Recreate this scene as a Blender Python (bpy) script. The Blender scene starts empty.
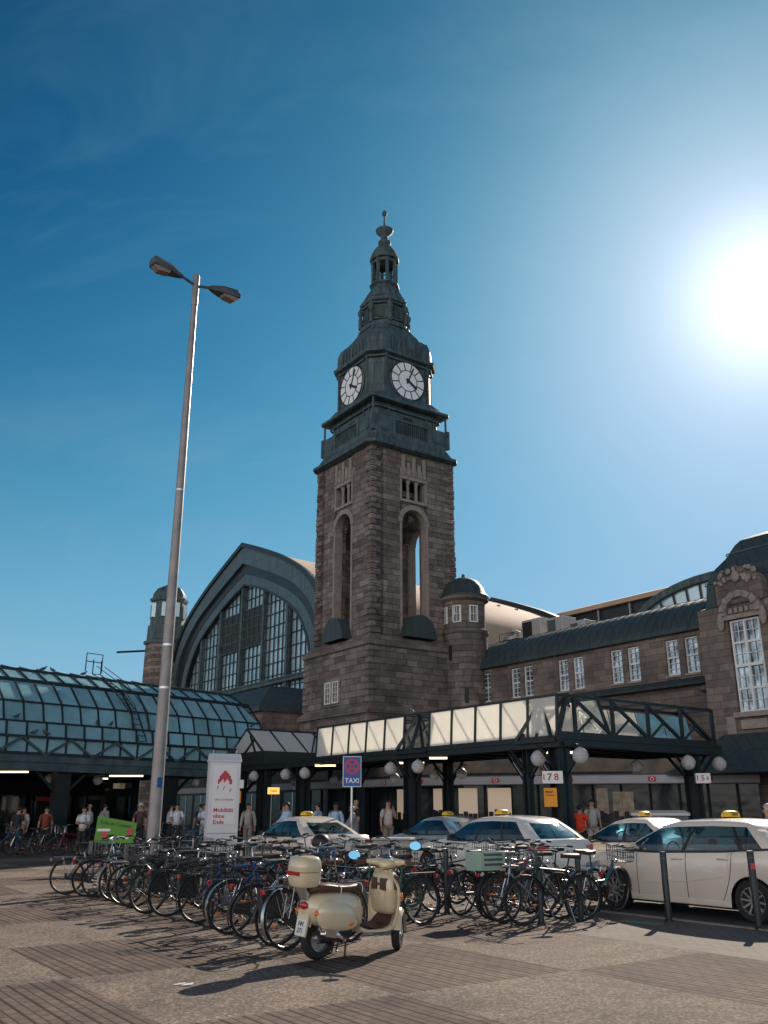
import bpy, bmesh, math, random
from mathutils import Vector, Matrix
R = math.radians
PI = math.pi
rnd = random.Random(7)
sc = bpy.context.scene
col = sc.collection
DU = (0.5736, -0.8192)          # along the station front, towards the right
DV = (0.8192, 0.5736)           # into the station
ROT = math.atan2(DU[1], DU[0])  # -55 degrees


def uv(u, v, z=0.0):
    return (u * DU[0] + v * DV[0], u * DU[1] + v * DV[1], z)


# ------------------------------------------------------------------ materials
def new_mat(name):
    m = bpy.data.materials.new(name)
    m.use_nodes = True
    nt = m.node_tree
    b = nt.nodes['Principled BSDF']
    return m, nt, b


def nd(nt, typ, **kw):
    n = nt.nodes.new(typ)
    for k, v in kw.items():
        if k in n.inputs:
            n.inputs[k].default_value = v
        else:
            setattr(n, k, v)
    return n


def ramp(nt, src, stops):
    r = nt.nodes.new('ShaderNodeValToRGB')
    el = r.color_ramp.elements
    el[0].position, el[0].color = stops[0][0], (*stops[0][1], 1)
    el[1].position, el[1].color = stops[-1][0], (*stops[-1][1], 1)
    for p, c in stops[1:-1]:
        e = el.new(p)
        e.color = (*c, 1)
    nt.links.new(src, r.inputs[0])
    return r


def mul(c, k):
    return tuple(min(1, x * k) for x in c)


def simple(name, c, rough=0.5, metal=0.0, var=0.12, scale=3.0, bump=0.0, coat=0.0, spec=0.5, detail=6):
    m, nt, b = new_mat(name)
    tc = nd(nt, 'ShaderNodeTexCoord')
    n = nd(nt, 'ShaderNodeTexNoise', Scale=scale, Detail=detail, Roughness=0.6)
    nt.links.new(tc.outputs['Object'], n.inputs['Vector'])
    r = ramp(nt, n.outputs['Fac'], [(0.3, mul(c, 1 - var)), (0.7, mul(c, 1 + var))])
    nt.links.new(r.outputs[0], b.inputs['Base Color'])
    rr = nd(nt, 'ShaderNodeMapRange')
    rr.inputs['To Min'].default_value = max(0, rough - 0.08)
    rr.inputs['To Max'].default_value = min(1, rough + 0.08)
    nt.links.new(n.outputs['Fac'], rr.inputs['Value'])
    nt.links.new(rr.outputs[0], b.inputs['Roughness'])
    b.inputs['Metallic'].default_value = metal
    b.inputs['Coat Weight'].default_value = coat
    b.inputs['Coat Roughness'].default_value = 0.05
    b.inputs['Specular IOR Level'].default_value = spec
    if bump:
        bp = nd(nt, 'ShaderNodeBump', Strength=bump, Distance=0.02)
        n2 = nd(nt, 'ShaderNodeTexNoise', Scale=scale * 8, Detail=4.0)
        nt.links.new(tc.outputs['Object'], n2.inputs['Vector'])
        nt.links.new(n2.outputs['Fac'], bp.inputs['Height'])
        nt.links.new(bp.outputs[0], b.inputs['Normal'])
    return m


def wallvec(nt):
    tc = nd(nt, 'ShaderNodeTexCoord')
    s = nd(nt, 'ShaderNodeSeparateXYZ')
    nt.links.new(tc.outputs['Object'], s.inputs[0])
    a = nd(nt, 'ShaderNodeMath', operation='ADD')
    nt.links.new(s.outputs[0], a.inputs[0])
    nt.links.new(s.outputs[1], a.inputs[1])
    c = nd(nt, 'ShaderNodeCombineXYZ')
    nt.links.new(a.outputs[0], c.inputs[0])
    nt.links.new(s.outputs[2], c.inputs[1])
    return tc, c


def stone(name, c1, c2, mortar, bw=0.9, bh=0.38, bump=0.6, dirt=0.35):
    m, nt, b = new_mat(name)
    tc, v = wallvec(nt)
    wob = nd(nt, 'ShaderNodeTexNoise', Scale=1.6, Detail=3.0)
    nt.links.new(tc.outputs['Object'], wob.inputs['Vector'])
    mx = nd(nt, 'ShaderNodeVectorMath', operation='MULTIPLY_ADD')
    nt.links.new(wob.outputs['Color'], mx.inputs[0])
    mx.inputs[1].default_value = (0.08, 0.05, 0)
    nt.links.new(v.outputs[0], mx.inputs[2])
    br = nt.nodes.new('ShaderNodeTexBrick')
    br.offset = 0.5
    br.squash = 1.6
    br.squash_frequency = 3
    br.inputs['Scale'].default_value = 1.0
    br.inputs['Brick Width'].default_value = bw
    br.inputs['Row Height'].default_value = bh
    br.inputs['Mortar Size'].default_value = 0.014
    br.inputs['Mortar Smooth'].default_value = 0.4
    br.inputs['Color1'].default_value = (*c1, 1)
    br.inputs['Color2'].default_value = (*c2, 1)
    br.inputs['Mortar'].default_value = (*mortar, 1)
    nt.links.new(mx.outputs[0], br.inputs['Vector'])
    n = nd(nt, 'ShaderNodeTexNoise', Scale=2.2, Detail=8.0, Roughness=0.7)
    nt.links.new(tc.outputs['Object'], n.inputs['Vector'])
    r = ramp(nt, n.outputs['Fac'], [(0.25, (1 - dirt,) * 3), (0.5, (1, 1, 1)), (0.8, (1.25, 1.2, 1.12))])
    n3 = nd(nt, 'ShaderNodeTexNoise', Scale=0.35, Detail=4.0, Roughness=0.6)
    nt.links.new(tc.outputs['Object'], n3.inputs['Vector'])
    r3 = ramp(nt, n3.outputs['Fac'], [(0.35, (0.62, 0.6, 0.6)), (0.65, (1.2, 1.17, 1.14))])
    m1 = nd(nt, 'ShaderNodeMix', data_type='RGBA', blend_type='MULTIPLY')
    m1.inputs[0].default_value = 1
    nt.links.new(br.outputs['Color'], m1.inputs[6])
    nt.links.new(r.outputs[0], m1.inputs[7])
    m2 = nd(nt, 'ShaderNodeMix', data_type='RGBA', blend_type='MULTIPLY')
    m2.inputs[0].default_value = 1
    nt.links.new(m1.outputs[2], m2.inputs[6])
    nt.links.new(r3.outputs[0], m2.inputs[7])
    nt.links.new(m2.outputs[2], b.inputs['Base Color'])
    b.inputs['Roughness'].default_value = 0.9
    n2 = nd(nt, 'ShaderNodeTexNoise', Scale=7.0, Detail=6.0, Roughness=0.65)
    nt.links.new(tc.outputs['Object'], n2.inputs['Vector'])
    h = nd(nt, 'ShaderNodeMath', operation='MULTIPLY_ADD')
    nt.links.new(br.outputs['Fac'], h.inputs[0])
    h.inputs[1].default_value = -0.9
    nt.links.new(n2.outputs['Fac'], h.inputs[2])
    bp = nd(nt, 'ShaderNodeBump', Strength=bump, Distance=0.12)
    nt.links.new(h.outputs[0], bp.inputs['Height'])
    nt.links.new(bp.outputs[0], b.inputs['Normal'])
    return m


def seamed(name, c, c2, pitch=0.5, rough=0.45, metal=0.3, axis='wall', streak=True):
    """sheet copper with standing seams every `pitch` metres, streaks of patina"""
    m, nt, b = new_mat(name)
    tc, v = wallvec(nt)
    w = nd(nt, 'ShaderNodeTexBrick')
    w.offset = 0.37
    w.inputs['Scale'].default_value = 1.0
    w.inputs['Brick Width'].default_value = pitch
    w.inputs['Row Height'].default_value = pitch * 3.4
    w.inputs['Mortar Size'].default_value = 0.018
    w.inputs['Mortar Smooth'].default_value = 0.3
    w.inputs['Color1'].default_value = (*c, 1)
    w.inputs['Color2'].default_value = (*mul(c, 1.35), 1)
    w.inputs['Mortar'].default_value = (*mul(c, 0.35), 1)
    nt.links.new(v.outputs[0], w.inputs['Vector'])
    mp = nd(nt, 'ShaderNodeMapping')
    mp.inputs['Scale'].default_value = (3.0, 3.0, 0.5)
    nt.links.new(tc.outputs['Object'], mp.inputs['Vector'])
    n = nd(nt, 'ShaderNodeTexNoise', Scale=1.0, Detail=7.0, Roughness=0.65)
    nt.links.new(mp.outputs[0], n.inputs['Vector'])
    r = ramp(nt, n.outputs['Fac'], [(0.45, (0, 0, 0)), (0.78, (1, 1, 1))])
    mx = nd(nt, 'ShaderNodeMix', data_type='RGBA')
    nt.links.new(r.outputs[0], mx.inputs[0])
    nt.links.new(w.outputs['Color'], mx.inputs[6])
    mx.inputs[7].default_value = (*c2, 1)
    nt.links.new(mx.outputs[2], b.inputs['Base Color'])
    b.inputs['Roughness'].default_value = rough
    b.inputs['Metallic'].default_value = metal
    bp = nd(nt, 'ShaderNodeBump', Strength=0.5, Distance=0.04)
    nt.links.new(w.outputs['Fac'], bp.inputs['Height'])
    bp.invert = True
    nt.links.new(bp.outputs[0], b.inputs['Normal'])
    return m


def translucent(name, c, t=0.6, rough=0.35, var=0.1):
    m, nt, b = new_mat(name)
    tc = nd(nt, 'ShaderNodeTexCoord')
    n = nd(nt, 'ShaderNodeTexNoise', Scale=1.3, Detail=6.0, Roughness=0.6)
    nt.links.new(tc.outputs['Object'], n.inputs['Vector'])
    r0_ = ramp(nt, n.outputs['Fac'], [(0.3, mul(c, 1 - var)), (0.7, mul(c, 1 + var))])
    oi = nd(nt, 'ShaderNodeObjectInfo')
    ro_ = ramp(nt, oi.outputs['Random'], [(0.0, (1 - var,) * 3), (1.0, (1 + var * .5,) * 3)])
    r = nd(nt, 'ShaderNodeMix', data_type='RGBA', blend_type='MULTIPLY')
    r.inputs[0].default_value = 1
    nt.links.new(r0_.outputs[0], r.inputs[6])
    nt.links.new(ro_.outputs[0], r.inputs[7])
    pass
    nt.links.new(r.outputs[2], b.inputs['Base Color'])
    b.inputs['Roughness'].default_value = rough
    tr = nd(nt, 'ShaderNodeBsdfTranslucent')
    nt.links.new(r.outputs[2], tr.inputs['Color'])
    mx = nd(nt, 'ShaderNodeMixShader')
    mx.inputs[0].default_value = t
    nt.links.new(b.outputs[0], mx.inputs[1])
    nt.links.new(tr.outputs[0], mx.inputs[2])
    out = nt.nodes['Material Output']
    nt.links.new(mx.outputs[0], out.inputs['Surface'])
    return m


def clear_glass(name, tint=(0.35, 0.5, 0.55), refl=0.25):
    m, nt, b = new_mat(name)
    tr = nd(nt, 'ShaderNodeBsdfTransparent')
    tr.inputs['Color'].default_value = (*tint, 1)
    gl = nd(nt, 'ShaderNodeBsdfGlossy')
    gl.inputs['Roughness'].default_value = 0.04
    gl.inputs['Color'].default_value = (0.9, 0.97, 1, 1)
    fr = nd(nt, 'ShaderNodeFresnel', IOR=1.45)
    ad = nd(nt, 'ShaderNodeMath', operation='MULTIPLY_ADD')
    ad.inputs[1].default_value = 0.9
    ad.inputs[2].default_value = refl
    nt.links.new(fr.outputs[0], ad.inputs[0])
    mx = nd(nt, 'ShaderNodeMixShader')
    nt.links.new(ad.outputs[0], mx.inputs[0])
    nt.links.new(tr.outputs[0], mx.inputs[1])
    nt.links.new(gl.outputs[0], mx.inputs[2])
    nt.links.new(mx.outputs[0], nt.nodes['Material Output'].inputs['Surface'])
    return m


def window_glass(name, c=(0.05, 0.08, 0.1), c2=(0.25, 0.33, 0.38), rough=0.08, spec=1.0, scale=0.6, metal=0.35):
    """building panes: each pane a little different, wavy reflections"""
    m, nt, b = new_mat(name)
    tc = nd(nt, 'ShaderNodeTexCoord')
    n = nd(nt, 'ShaderNodeTexNoise', Scale=scale, Detail=4.0, Roughness=0.55)
    nt.links.new(tc.outputs['Object'], n.inputs['Vector'])
    r = ramp(nt, n.outputs['Fac'], [(0.35, c), (0.68, c2)])
    nt.links.new(r.outputs[0], b.inputs['Base Color'])
    b.inputs['Roughness'].default_value = rough
    b.inputs['Specular IOR Level'].default_value = spec
    b.inputs['Metallic'].default_value = metal
    bp = nd(nt, 'ShaderNodeBump', Strength=0.15, Distance=0.05)
    n2 = nd(nt, 'ShaderNodeTexNoise', Scale=2.0, Detail=1.0)
    nt.links.new(tc.outputs['Object'], n2.inputs['Vector'])
    nt.links.new(n2.outputs['Fac'], bp.inputs['Height'])
    nt.links.new(bp.outputs[0], b.inputs['Normal'])
    return m


def emis(name, c, s):
    m, nt, b = new_mat(name)
    b.inputs['Emission Color'].default_value = (*c, 1)
    b.inputs['Emission Strength'].default_value = s
    b.inputs['Base Color'].default_value = (*c, 1)
    return m


def plaza_mat():
    m, nt, b = new_mat('plaza_paving')
    tc = nd(nt, 'ShaderNodeTexCoord')
    s = nd(nt, 'ShaderNodeSeparateXYZ')
    nt.links.new(tc.outputs['Object'], s.inputs[0])

    def M(op, a, bb, c=None):
        n = nd(nt, 'ShaderNodeMath', operation=op)
        for i, x in enumerate([a, bb, c]):
            if x is None:
                continue
            if isinstance(x, (int, float)):
                n.inputs[i].default_value = x
            else:
                nt.links.new(x, n.inputs[i])
        return n.outputs[0]
    wn = nd(nt, 'ShaderNodeTexNoise', Scale=1.1, Detail=3.0)
    nt.links.new(tc.outputs['Object'], wn.inputs['Vector'])
    wob = M('MULTIPLY_ADD', wn.outputs['Fac'], 0.10, -0.05)
    wn2 = nd(nt, 'ShaderNodeTexNoise', Scale=14.0, Detail=4.0, Roughness=0.8)
    nt.links.new(tc.outputs['Object'], wn2.inputs['Vector'])
    wob = M('ADD', wob, M('MULTIPLY_ADD', wn2.outputs['Fac'], 0.14, -0.07))
    U0 = M('ADD', s.outputs[0], wob)
    V0 = M('ADD', s.outputs[1], wob)
    fu = M('FLOOR', M('DIVIDE', M('ADD', U0, 9.98), 2.55), 0)
    fv = M('FLOOR', M('DIVIDE', M('SUBTRACT', V0, 3.13), 2.25), 0)
    par = M('ABSOLUTE', M('MODULO', M('ADD', M('ADD', fu, fv), 100.0), 2.0), 0)   # 1 = brick field
    # brick fields; long joints run along the front
    mp = nd(nt, 'ShaderNodeMapping')
    nt.links.new(tc.outputs['Object'], mp.inputs['Vector'])
    br = nt.nodes.new('ShaderNodeTexBrick')
    br.inputs['Scale'].default_value = 1.0
    br.inputs['Brick Width'].default_value = 0.21
    br.inputs['Row Height'].default_value = 0.105
    br.inputs['Mortar Size'].default_value = 0.011
    br.inputs['Mortar Smooth'].default_value = 0.5
    br.inputs['Color1'].default_value = (0.165, 0.12, 0.098, 1)
    br.inputs['Color2'].default_value = (0.115, 0.085, 0.072, 1)
    br.inputs['Mortar'].default_value = (0.045, 0.036, 0.032, 1)
    nt.links.new(mp.outputs[0], br.inputs['Vector'])
    # deeper joint every second course
    lv = M('FRACT', M('DIVIDE', s.outputs[1], 0.21), 0)
    deep = M('LESS_THAN', lv, 0.14)
    n1 = nd(nt, 'ShaderNodeTexNoise', Scale=55.0, Detail=3.0, Roughness=0.75)
    nt.links.new(tc.outputs['Object'], n1.inputs['Vector'])
    vo = nd(nt, 'ShaderNodeTexVoronoi', Scale=42.0)
    nt.links.new(tc.outputs['Object'], vo.inputs['Vector'])
    sep = nd(nt, 'ShaderNodeSeparateColor')
    nt.links.new(vo.outputs['Color'], sep.inputs[0])
    asp = ramp(nt, sep.outputs[0], [(0.0, (0.105, 0.082, 0.068)), (0.55, (0.175, 0.14, 0.117)), (1.0, (0.31, 0.255, 0.215))])
    mix = nd(nt, 'ShaderNodeMix', data_type='RGBA')
    nt.links.new(par, mix.inputs[0])
    nt.links.new(asp.outputs[0], mix.inputs[6])
    dk = nd(nt, 'ShaderNodeMix', data_type='RGBA', blend_type='MULTIPLY')
    nt.links.new(M('MULTIPLY', deep, 0.75), dk.inputs[0])
    nt.links.new(br.outputs['Color'], dk.inputs[6])
    dk.inputs[7].default_value = (0.2, 0.2, 0.2, 1)
    nt.links.new(dk.outputs[2], mix.inputs[7])
    n2 = nd(nt, 'ShaderNodeTexNoise', Scale=0.55, Detail=10.0, Roughness=0.75, Distortion=0.8)
    nt.links.new(tc.outputs['Object'], n2.inputs['Vector'])
    rr = ramp(nt, n2.outputs['Fac'], [(0.32, (0.5, 0.48, 0.48)), (0.47, (0.88, 0.87, 0.86)), (0.56, (1.05, 1.04, 1.02)), (0.72, (1.35, 1.28, 1.2))])
    mm = nd(nt, 'ShaderNodeMix', data_type='RGBA', blend_type='MULTIPLY')
    mm.inputs[0].default_value = 1
    nt.links.new(mix.outputs[2], mm.inputs[6])
    nt.links.new(rr.outputs[0], mm.inputs[7])
    n4 = nd(nt, 'ShaderNodeTexNoise', Scale=9.0, Detail=6.0, Roughness=0.8)
    nt.links.new(tc.outputs['Object'], n4.inputs['Vector'])
    r4 = ramp(nt, n4.outputs['Fac'], [(0.3, (0.8, 0.8, 0.8)), (0.7, (1.15, 1.15, 1.15))])
    m3 = nd(nt, 'ShaderNodeMix', data_type='RGBA', blend_type='MULTIPLY')
    m3.inputs[0].default_value = 1
    nt.links.new(mm.outputs[2], m3.inputs[6])
    nt.links.new(r4.outputs[0], m3.inputs[7])
    vg = nd(nt, 'ShaderNodeTexVoronoi', Scale=1.7)
    vg.inputs['Randomness'].default_value = 1.0
    nt.links.new(tc.outputs['Object'], vg.inputs['Vector'])
    spot = M('LESS_THAN', vg.outputs['Distance'], 0.035)
    gsp = nd(nt, 'ShaderNodeSeparateColor')
    nt.links.new(vg.outputs['Color'], gsp.inputs[0])
    gcol = ramp(nt, gsp.outputs[1], [(0.0, (0.03, 0.028, 0.026)), (0.6, (0.06, 0.055, 0.05)), (0.75, (0.40, 0.37, 0.34)), (1.0, (0.5, 0.47, 0.44))])
    m4 = nd(nt, 'ShaderNodeMix', data_type='RGBA')
    nt.links.new(M('MULTIPLY', spot, M('GREATER_THAN', gsp.outputs[0], 0.35)), m4.inputs[0])
    nt.links.new(m3.outputs[2], m4.inputs[6])
    nt.links.new(gcol.outputs[0], m4.inputs[7])
    nt.links.new(m4.outputs[2], b.inputs['Base Color'])
    b.inputs['Roughness'].default_value = 0.92
    b.inputs['Specular IOR Level'].default_value = 0.25
    hh = M('SUBTRACT', M('MULTIPLY', n1.outputs['Fac'], 0.6), M('MULTIPLY', M('ADD', M('MULTIPLY', br.outputs['Fac'], 0.3), deep), par))
    bp = nd(nt, 'ShaderNodeBump', Strength=0.7, Distance=0.012)
    nt.links.new(hh, bp.inputs['Height'])
    nt.links.new(bp.outputs[0], b.inputs['Normal'])
    return m


def asphalt_mat(name, c, big=0.35):
    m, nt, b = new_mat(name)
    tc = nd(nt, 'ShaderNodeTexCoord')
    n = nd(nt, 'ShaderNodeTexNoise', Scale=60.0, Detail=3.0, Roughness=0.8)
    nt.links.new(tc.outputs['Object'], n.inputs['Vector'])
    r = ramp(nt, n.outputs['Fac'], [(0.3, mul(c, 0.6)), (0.7, mul(c, 1.5))])
    n2 = nd(nt, 'ShaderNodeTexNoise', Scale=0.5, Detail=7.0, Roughness=0.7)
    nt.links.new(tc.outputs['Object'], n2.inputs['Vector'])
    r2 = ramp(nt, n2.outputs['Fac'], [(0.3, (1 - big,) * 3), (0.7, (1 + big,) * 3)])
    mm = nd(nt, 'ShaderNodeMix', data_type='RGBA', blend_type='MULTIPLY')
    mm.inputs[0].default_value = 1
    nt.links.new(r.outputs[0], mm.inputs[6])
    nt.links.new(r2.outputs[0], mm.inputs[7])
    nt.links.new(mm.outputs[2], b.inputs['Base Color'])
    b.inputs['Roughness'].default_value = 0.9
    bp = nd(nt, 'ShaderNodeBump', Strength=0.5, Distance=0.01)
    nt.links.new(n.outputs['Fac'], bp.inputs['Height'])
    nt.links.new(bp.outputs[0], b.inputs['Normal'])
    return m


def slab_mat(name, c, w=0.4, h=0.4):
    m, nt, b = new_mat(name)
    tc = nd(nt, 'ShaderNodeTexCoord')
    br = nt.nodes.new('ShaderNodeTexBrick')
    br.inputs['Scale'].default_value = 1
    br.inputs['Brick Width'].default_value = w
    br.inputs['Row Height'].default_value = h
    br.inputs['Mortar Size'].default_value = 0.008
    br.inputs['Color1'].default_value = (*mul(c, 1.1), 1)
    br.inputs['Color2'].default_value = (*mul(c, 0.88), 1)
    br.inputs['Mortar'].default_value = (*mul(c, 0.4), 1)
    nt.links.new(tc.outputs['Object'], br.inputs['Vector'])
    n2 = nd(nt, 'ShaderNodeTexNoise', Scale=0.9, Detail=8.0, Roughness=0.75)
    nt.links.new(tc.outputs['Object'], n2.inputs['Vector'])
    r2 = ramp(nt, n2.outputs['Fac'], [(0.3, (0.65,) * 3), (0.7, (1.25,) * 3)])
    mm = nd(nt, 'ShaderNodeMix', data_type='RGBA', blend_type='MULTIPLY')
    mm.inputs[0].default_value = 1
    nt.links.new(br.outputs['Color'], mm.inputs[6])
    nt.links.new(r2.outputs[0], mm.inputs[7])
    nt.links.new(mm.outputs[2], b.inputs['Base Color'])
    b.inputs['Roughness'].default_value = 0.9
    return m


COP = (0.055, 0.085, 0.095)
M = {}
M['plaza'] = plaza_mat()
M['asphalt'] = asphalt_mat('asphalt', (0.06, 0.058, 0.058))
M['kerb'] = simple('kerb_granite', (0.28, 0.25, 0.23), 0.85, var=0.25, scale=8, bump=0.4)
M['strip'] = slab_mat('kerbside_paving', (0.15, 0.122, 0.105), 0.21, 0.105)
M['pave'] = slab_mat('station_paving', (0.17, 0.15, 0.14))
M['stone'] = stone('rusticated_stone', (0.31, 0.255, 0.222), (0.145, 0.122, 0.11), (0.065, 0.056, 0.052), 0.85, 0.40, 1.0, .45)
M['stone_fine'] = stone('dressed_stone', (0.25, 0.202, 0.175), (0.15, 0.124, 0.11), (0.08, 0.067, 0.06), 0.9, 0.34, 0.4)
M['trim'] = simple('pale_stone_trim', (0.30, 0.25, 0.22), 0.85, var=0.25, scale=2.5, bump=0.4)
M['copper'] = seamed('copper_sheet', (.045,.07,.078), (0.13, 0.195, 0.19), 0.5, .62, .1)
M['copper_dark'] = seamed('dark_copper_roof', (0.03, 0.047, 0.05), (0.055, 0.085, 0.08), 0.6, 0.6, .1)
M['copper_plain'] = simple('aged_copper', (0.062, 0.098, 0.104), 0.65, 0.1, var=0.5, scale=1.5)
M['fascia'] = seamed('striped_fascia', (0.07, 0.11, 0.13), (0.11, 0.16, 0.17), 0.45, 0.5, 0.2)
M['steel'] = simple('painted_dark_steel', (0.018, 0.026, 0.030), 0.4, 0.2, var=0.2, scale=2)
M['tan'] = simple('tan_roofing', (0.50, 0.36, 0.26), 0.8, var=0.12, scale=0.6)
M['black'] = simple('near_black', (0.012, 0.014, 0.016), 0.6, var=0.2)
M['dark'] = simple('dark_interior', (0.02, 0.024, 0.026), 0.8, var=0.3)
M['hallglass'] = window_glass('hall_glass', (0.34, 0.47, 0.51), (0.62, 0.74, 0.78), 0.22, scale=0.35, metal=0.5)
M['pane'] = window_glass('sash_glass', (0.03, 0.05, 0.07), (0.45, 0.55, 0.62), 0.03, scale=1.5, metal=0.6)
M['canopyglass'] = translucent('frosted_canopy_glass', (0.36, 0.64, 0.72), 0.35, 0.08, .16)
M['opal'] = translucent('opal_panel', (0.93, 0.91, 0.85), 0.55, 0.4, 0.03)
M['white'] = simple('white_paint', (0.75, 0.75, 0.72), 0.5, var=0.05)
M['clockface'] = simple('clock_face_white', (0.86, 0.87, 0.88), 0.5, var=0.03)
M['totem'] = simple('totem_white_panel', (0.70, 0.70, 0.72), 0.35, var=0.05)
M['totemlit'] = simple('totem_poster', (0.80, 0.79, 0.80), 0.3, var=0.03)
M['red'] = simple('sign_red', (0.55, 0.05, 0.07), 0.5, var=0.05)
M['blue'] = simple('sign_blue', (0.01, 0.09, 0.36), 0.4, var=0.05)
M['green'] = simple('banner_green', (0.10, 0.30, 0.03), 0.6, var=0.1)
M['orange'] = simple('poster_orange', (0.85, 0.33, 0.02), 0.6, var=0.05)
M['band'] = simple('shop_fascia_grey', (0.48, 0.46, 0.47), 0.45, var=0.08, scale=1)
M['concrete'] = simple('stained_concrete', (0.17, 0.135, 0.105), 0.85, var=0.45, scale=1.3, bump=0.3)
M['mast'] = simple('galvanised_mast', (0.30, 0.27, 0.26), 0.45, 0.35, var=0.25, scale=2.5)
M['lampgrey'] = simple('lamp_housing', (0.10, 0.11, 0.115), 0.5, 0.2, var=0.2)
M['lens'] = translucent('lamp_lens', (0.55, 0.47, 0.40), 0.5, 0.2)
M['globe'] = translucent('opal_globe', (0.85, 0.83, 0.80), 0.5, 0.25, 0.03)
M['strip_light'] = emis('lit_tube', (1.0, 0.72, 0.42), 2.2)
M['lit_win'] = emis('lit_interior', (1.0, 0.76, 0.55), 0.08)
M['cream'] = simple('scooter_cream', (0.72, 0.60, 0.40), 0.22, 0, var=0.03, coat=1.0)
M['leather'] = simple('brown_leather', (0.085, 0.035, 0.022), 0.38, var=0.25, scale=14, bump=0.15)
M['taxi'] = simple('taxi_ivory', (0.79, 0.69, 0.58), 0.25, 0, var=0.03, coat=1.0)
M['silver_paint'] = simple('silver_paint', (0.42, 0.44, 0.46), 0.3, 0.5, var=0.03, coat=1.0)
M['taxi_pale'] = simple('pale_taxi_paint', (0.70, 0.68, 0.63), 0.3, 0, var=0.03, coat=1.0)
M['clear'] = clear_glass('clear_glass', (.92, .95, .95), .03)
M['carglass'] = clear_glass('car_glass', (0.16, 0.26, 0.30), 0.12)
M['tyre'] = simple('tyre_rubber', (0.018, 0.018, 0.018), 0.8, var=0.2)
M['chrome'] = simple('chrome', (0.75, 0.75, 0.75), 0.12, 1.0, var=0.03)
M['alu'] = simple('brushed_aluminium', (0.55, 0.56, 0.57), 0.3, 0.9, var=0.1)
M['redlens'] = simple('red_lens', (0.40, 0.01, 0.012), 0.15, var=0.1, coat=1.0)
M['amber'] = simple('amber_lens', (0.85, 0.20, 0.01), 0.2, var=0.1, coat=1.0)
M['headlens'] = simple('headlight_lens', (0.45, 0.48, 0.5), 0.1, 0.4, var=0.1, coat=1.0)
M['yellow'] = simple('taxi_sign_yellow', (0.90, 0.55, 0.02), 0.4, var=0.04)
M['rubber'] = simple('black_plastic', (0.02, 0.02, 0.022), 0.5, var=0.2)
M['mirror'] = simple('mirror_glass', (0.13, 0.33, 0.48), 0.02, 1.0, var=0.01)
M['mat_brown'] = simple('brown_plastic', (0.10, 0.042, 0.028), 0.5, var=0.1)
M['paper'] = simple('paper_white', (0.8, 0.8, 0.78), 0.7, var=0.03)
M['crate'] = simple('pale_green_crate', (0.33, 0.48, 0.38), 0.5, var=0.08)
M['bluebag'] = simple('blue_cloth', (0.03, 0.10, 0.25), 0.8, var=0.2, scale=8)
M['hvac'] = simple('hvac_metal', (0.48, 0.46, 0.45), 0.5, 0.3, var=0.15, scale=1.5)
M['pigeon'] = simple('pigeon_grey', (0.07, 0.075, 0.085), 0.7, var=0.3, scale=20)


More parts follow.
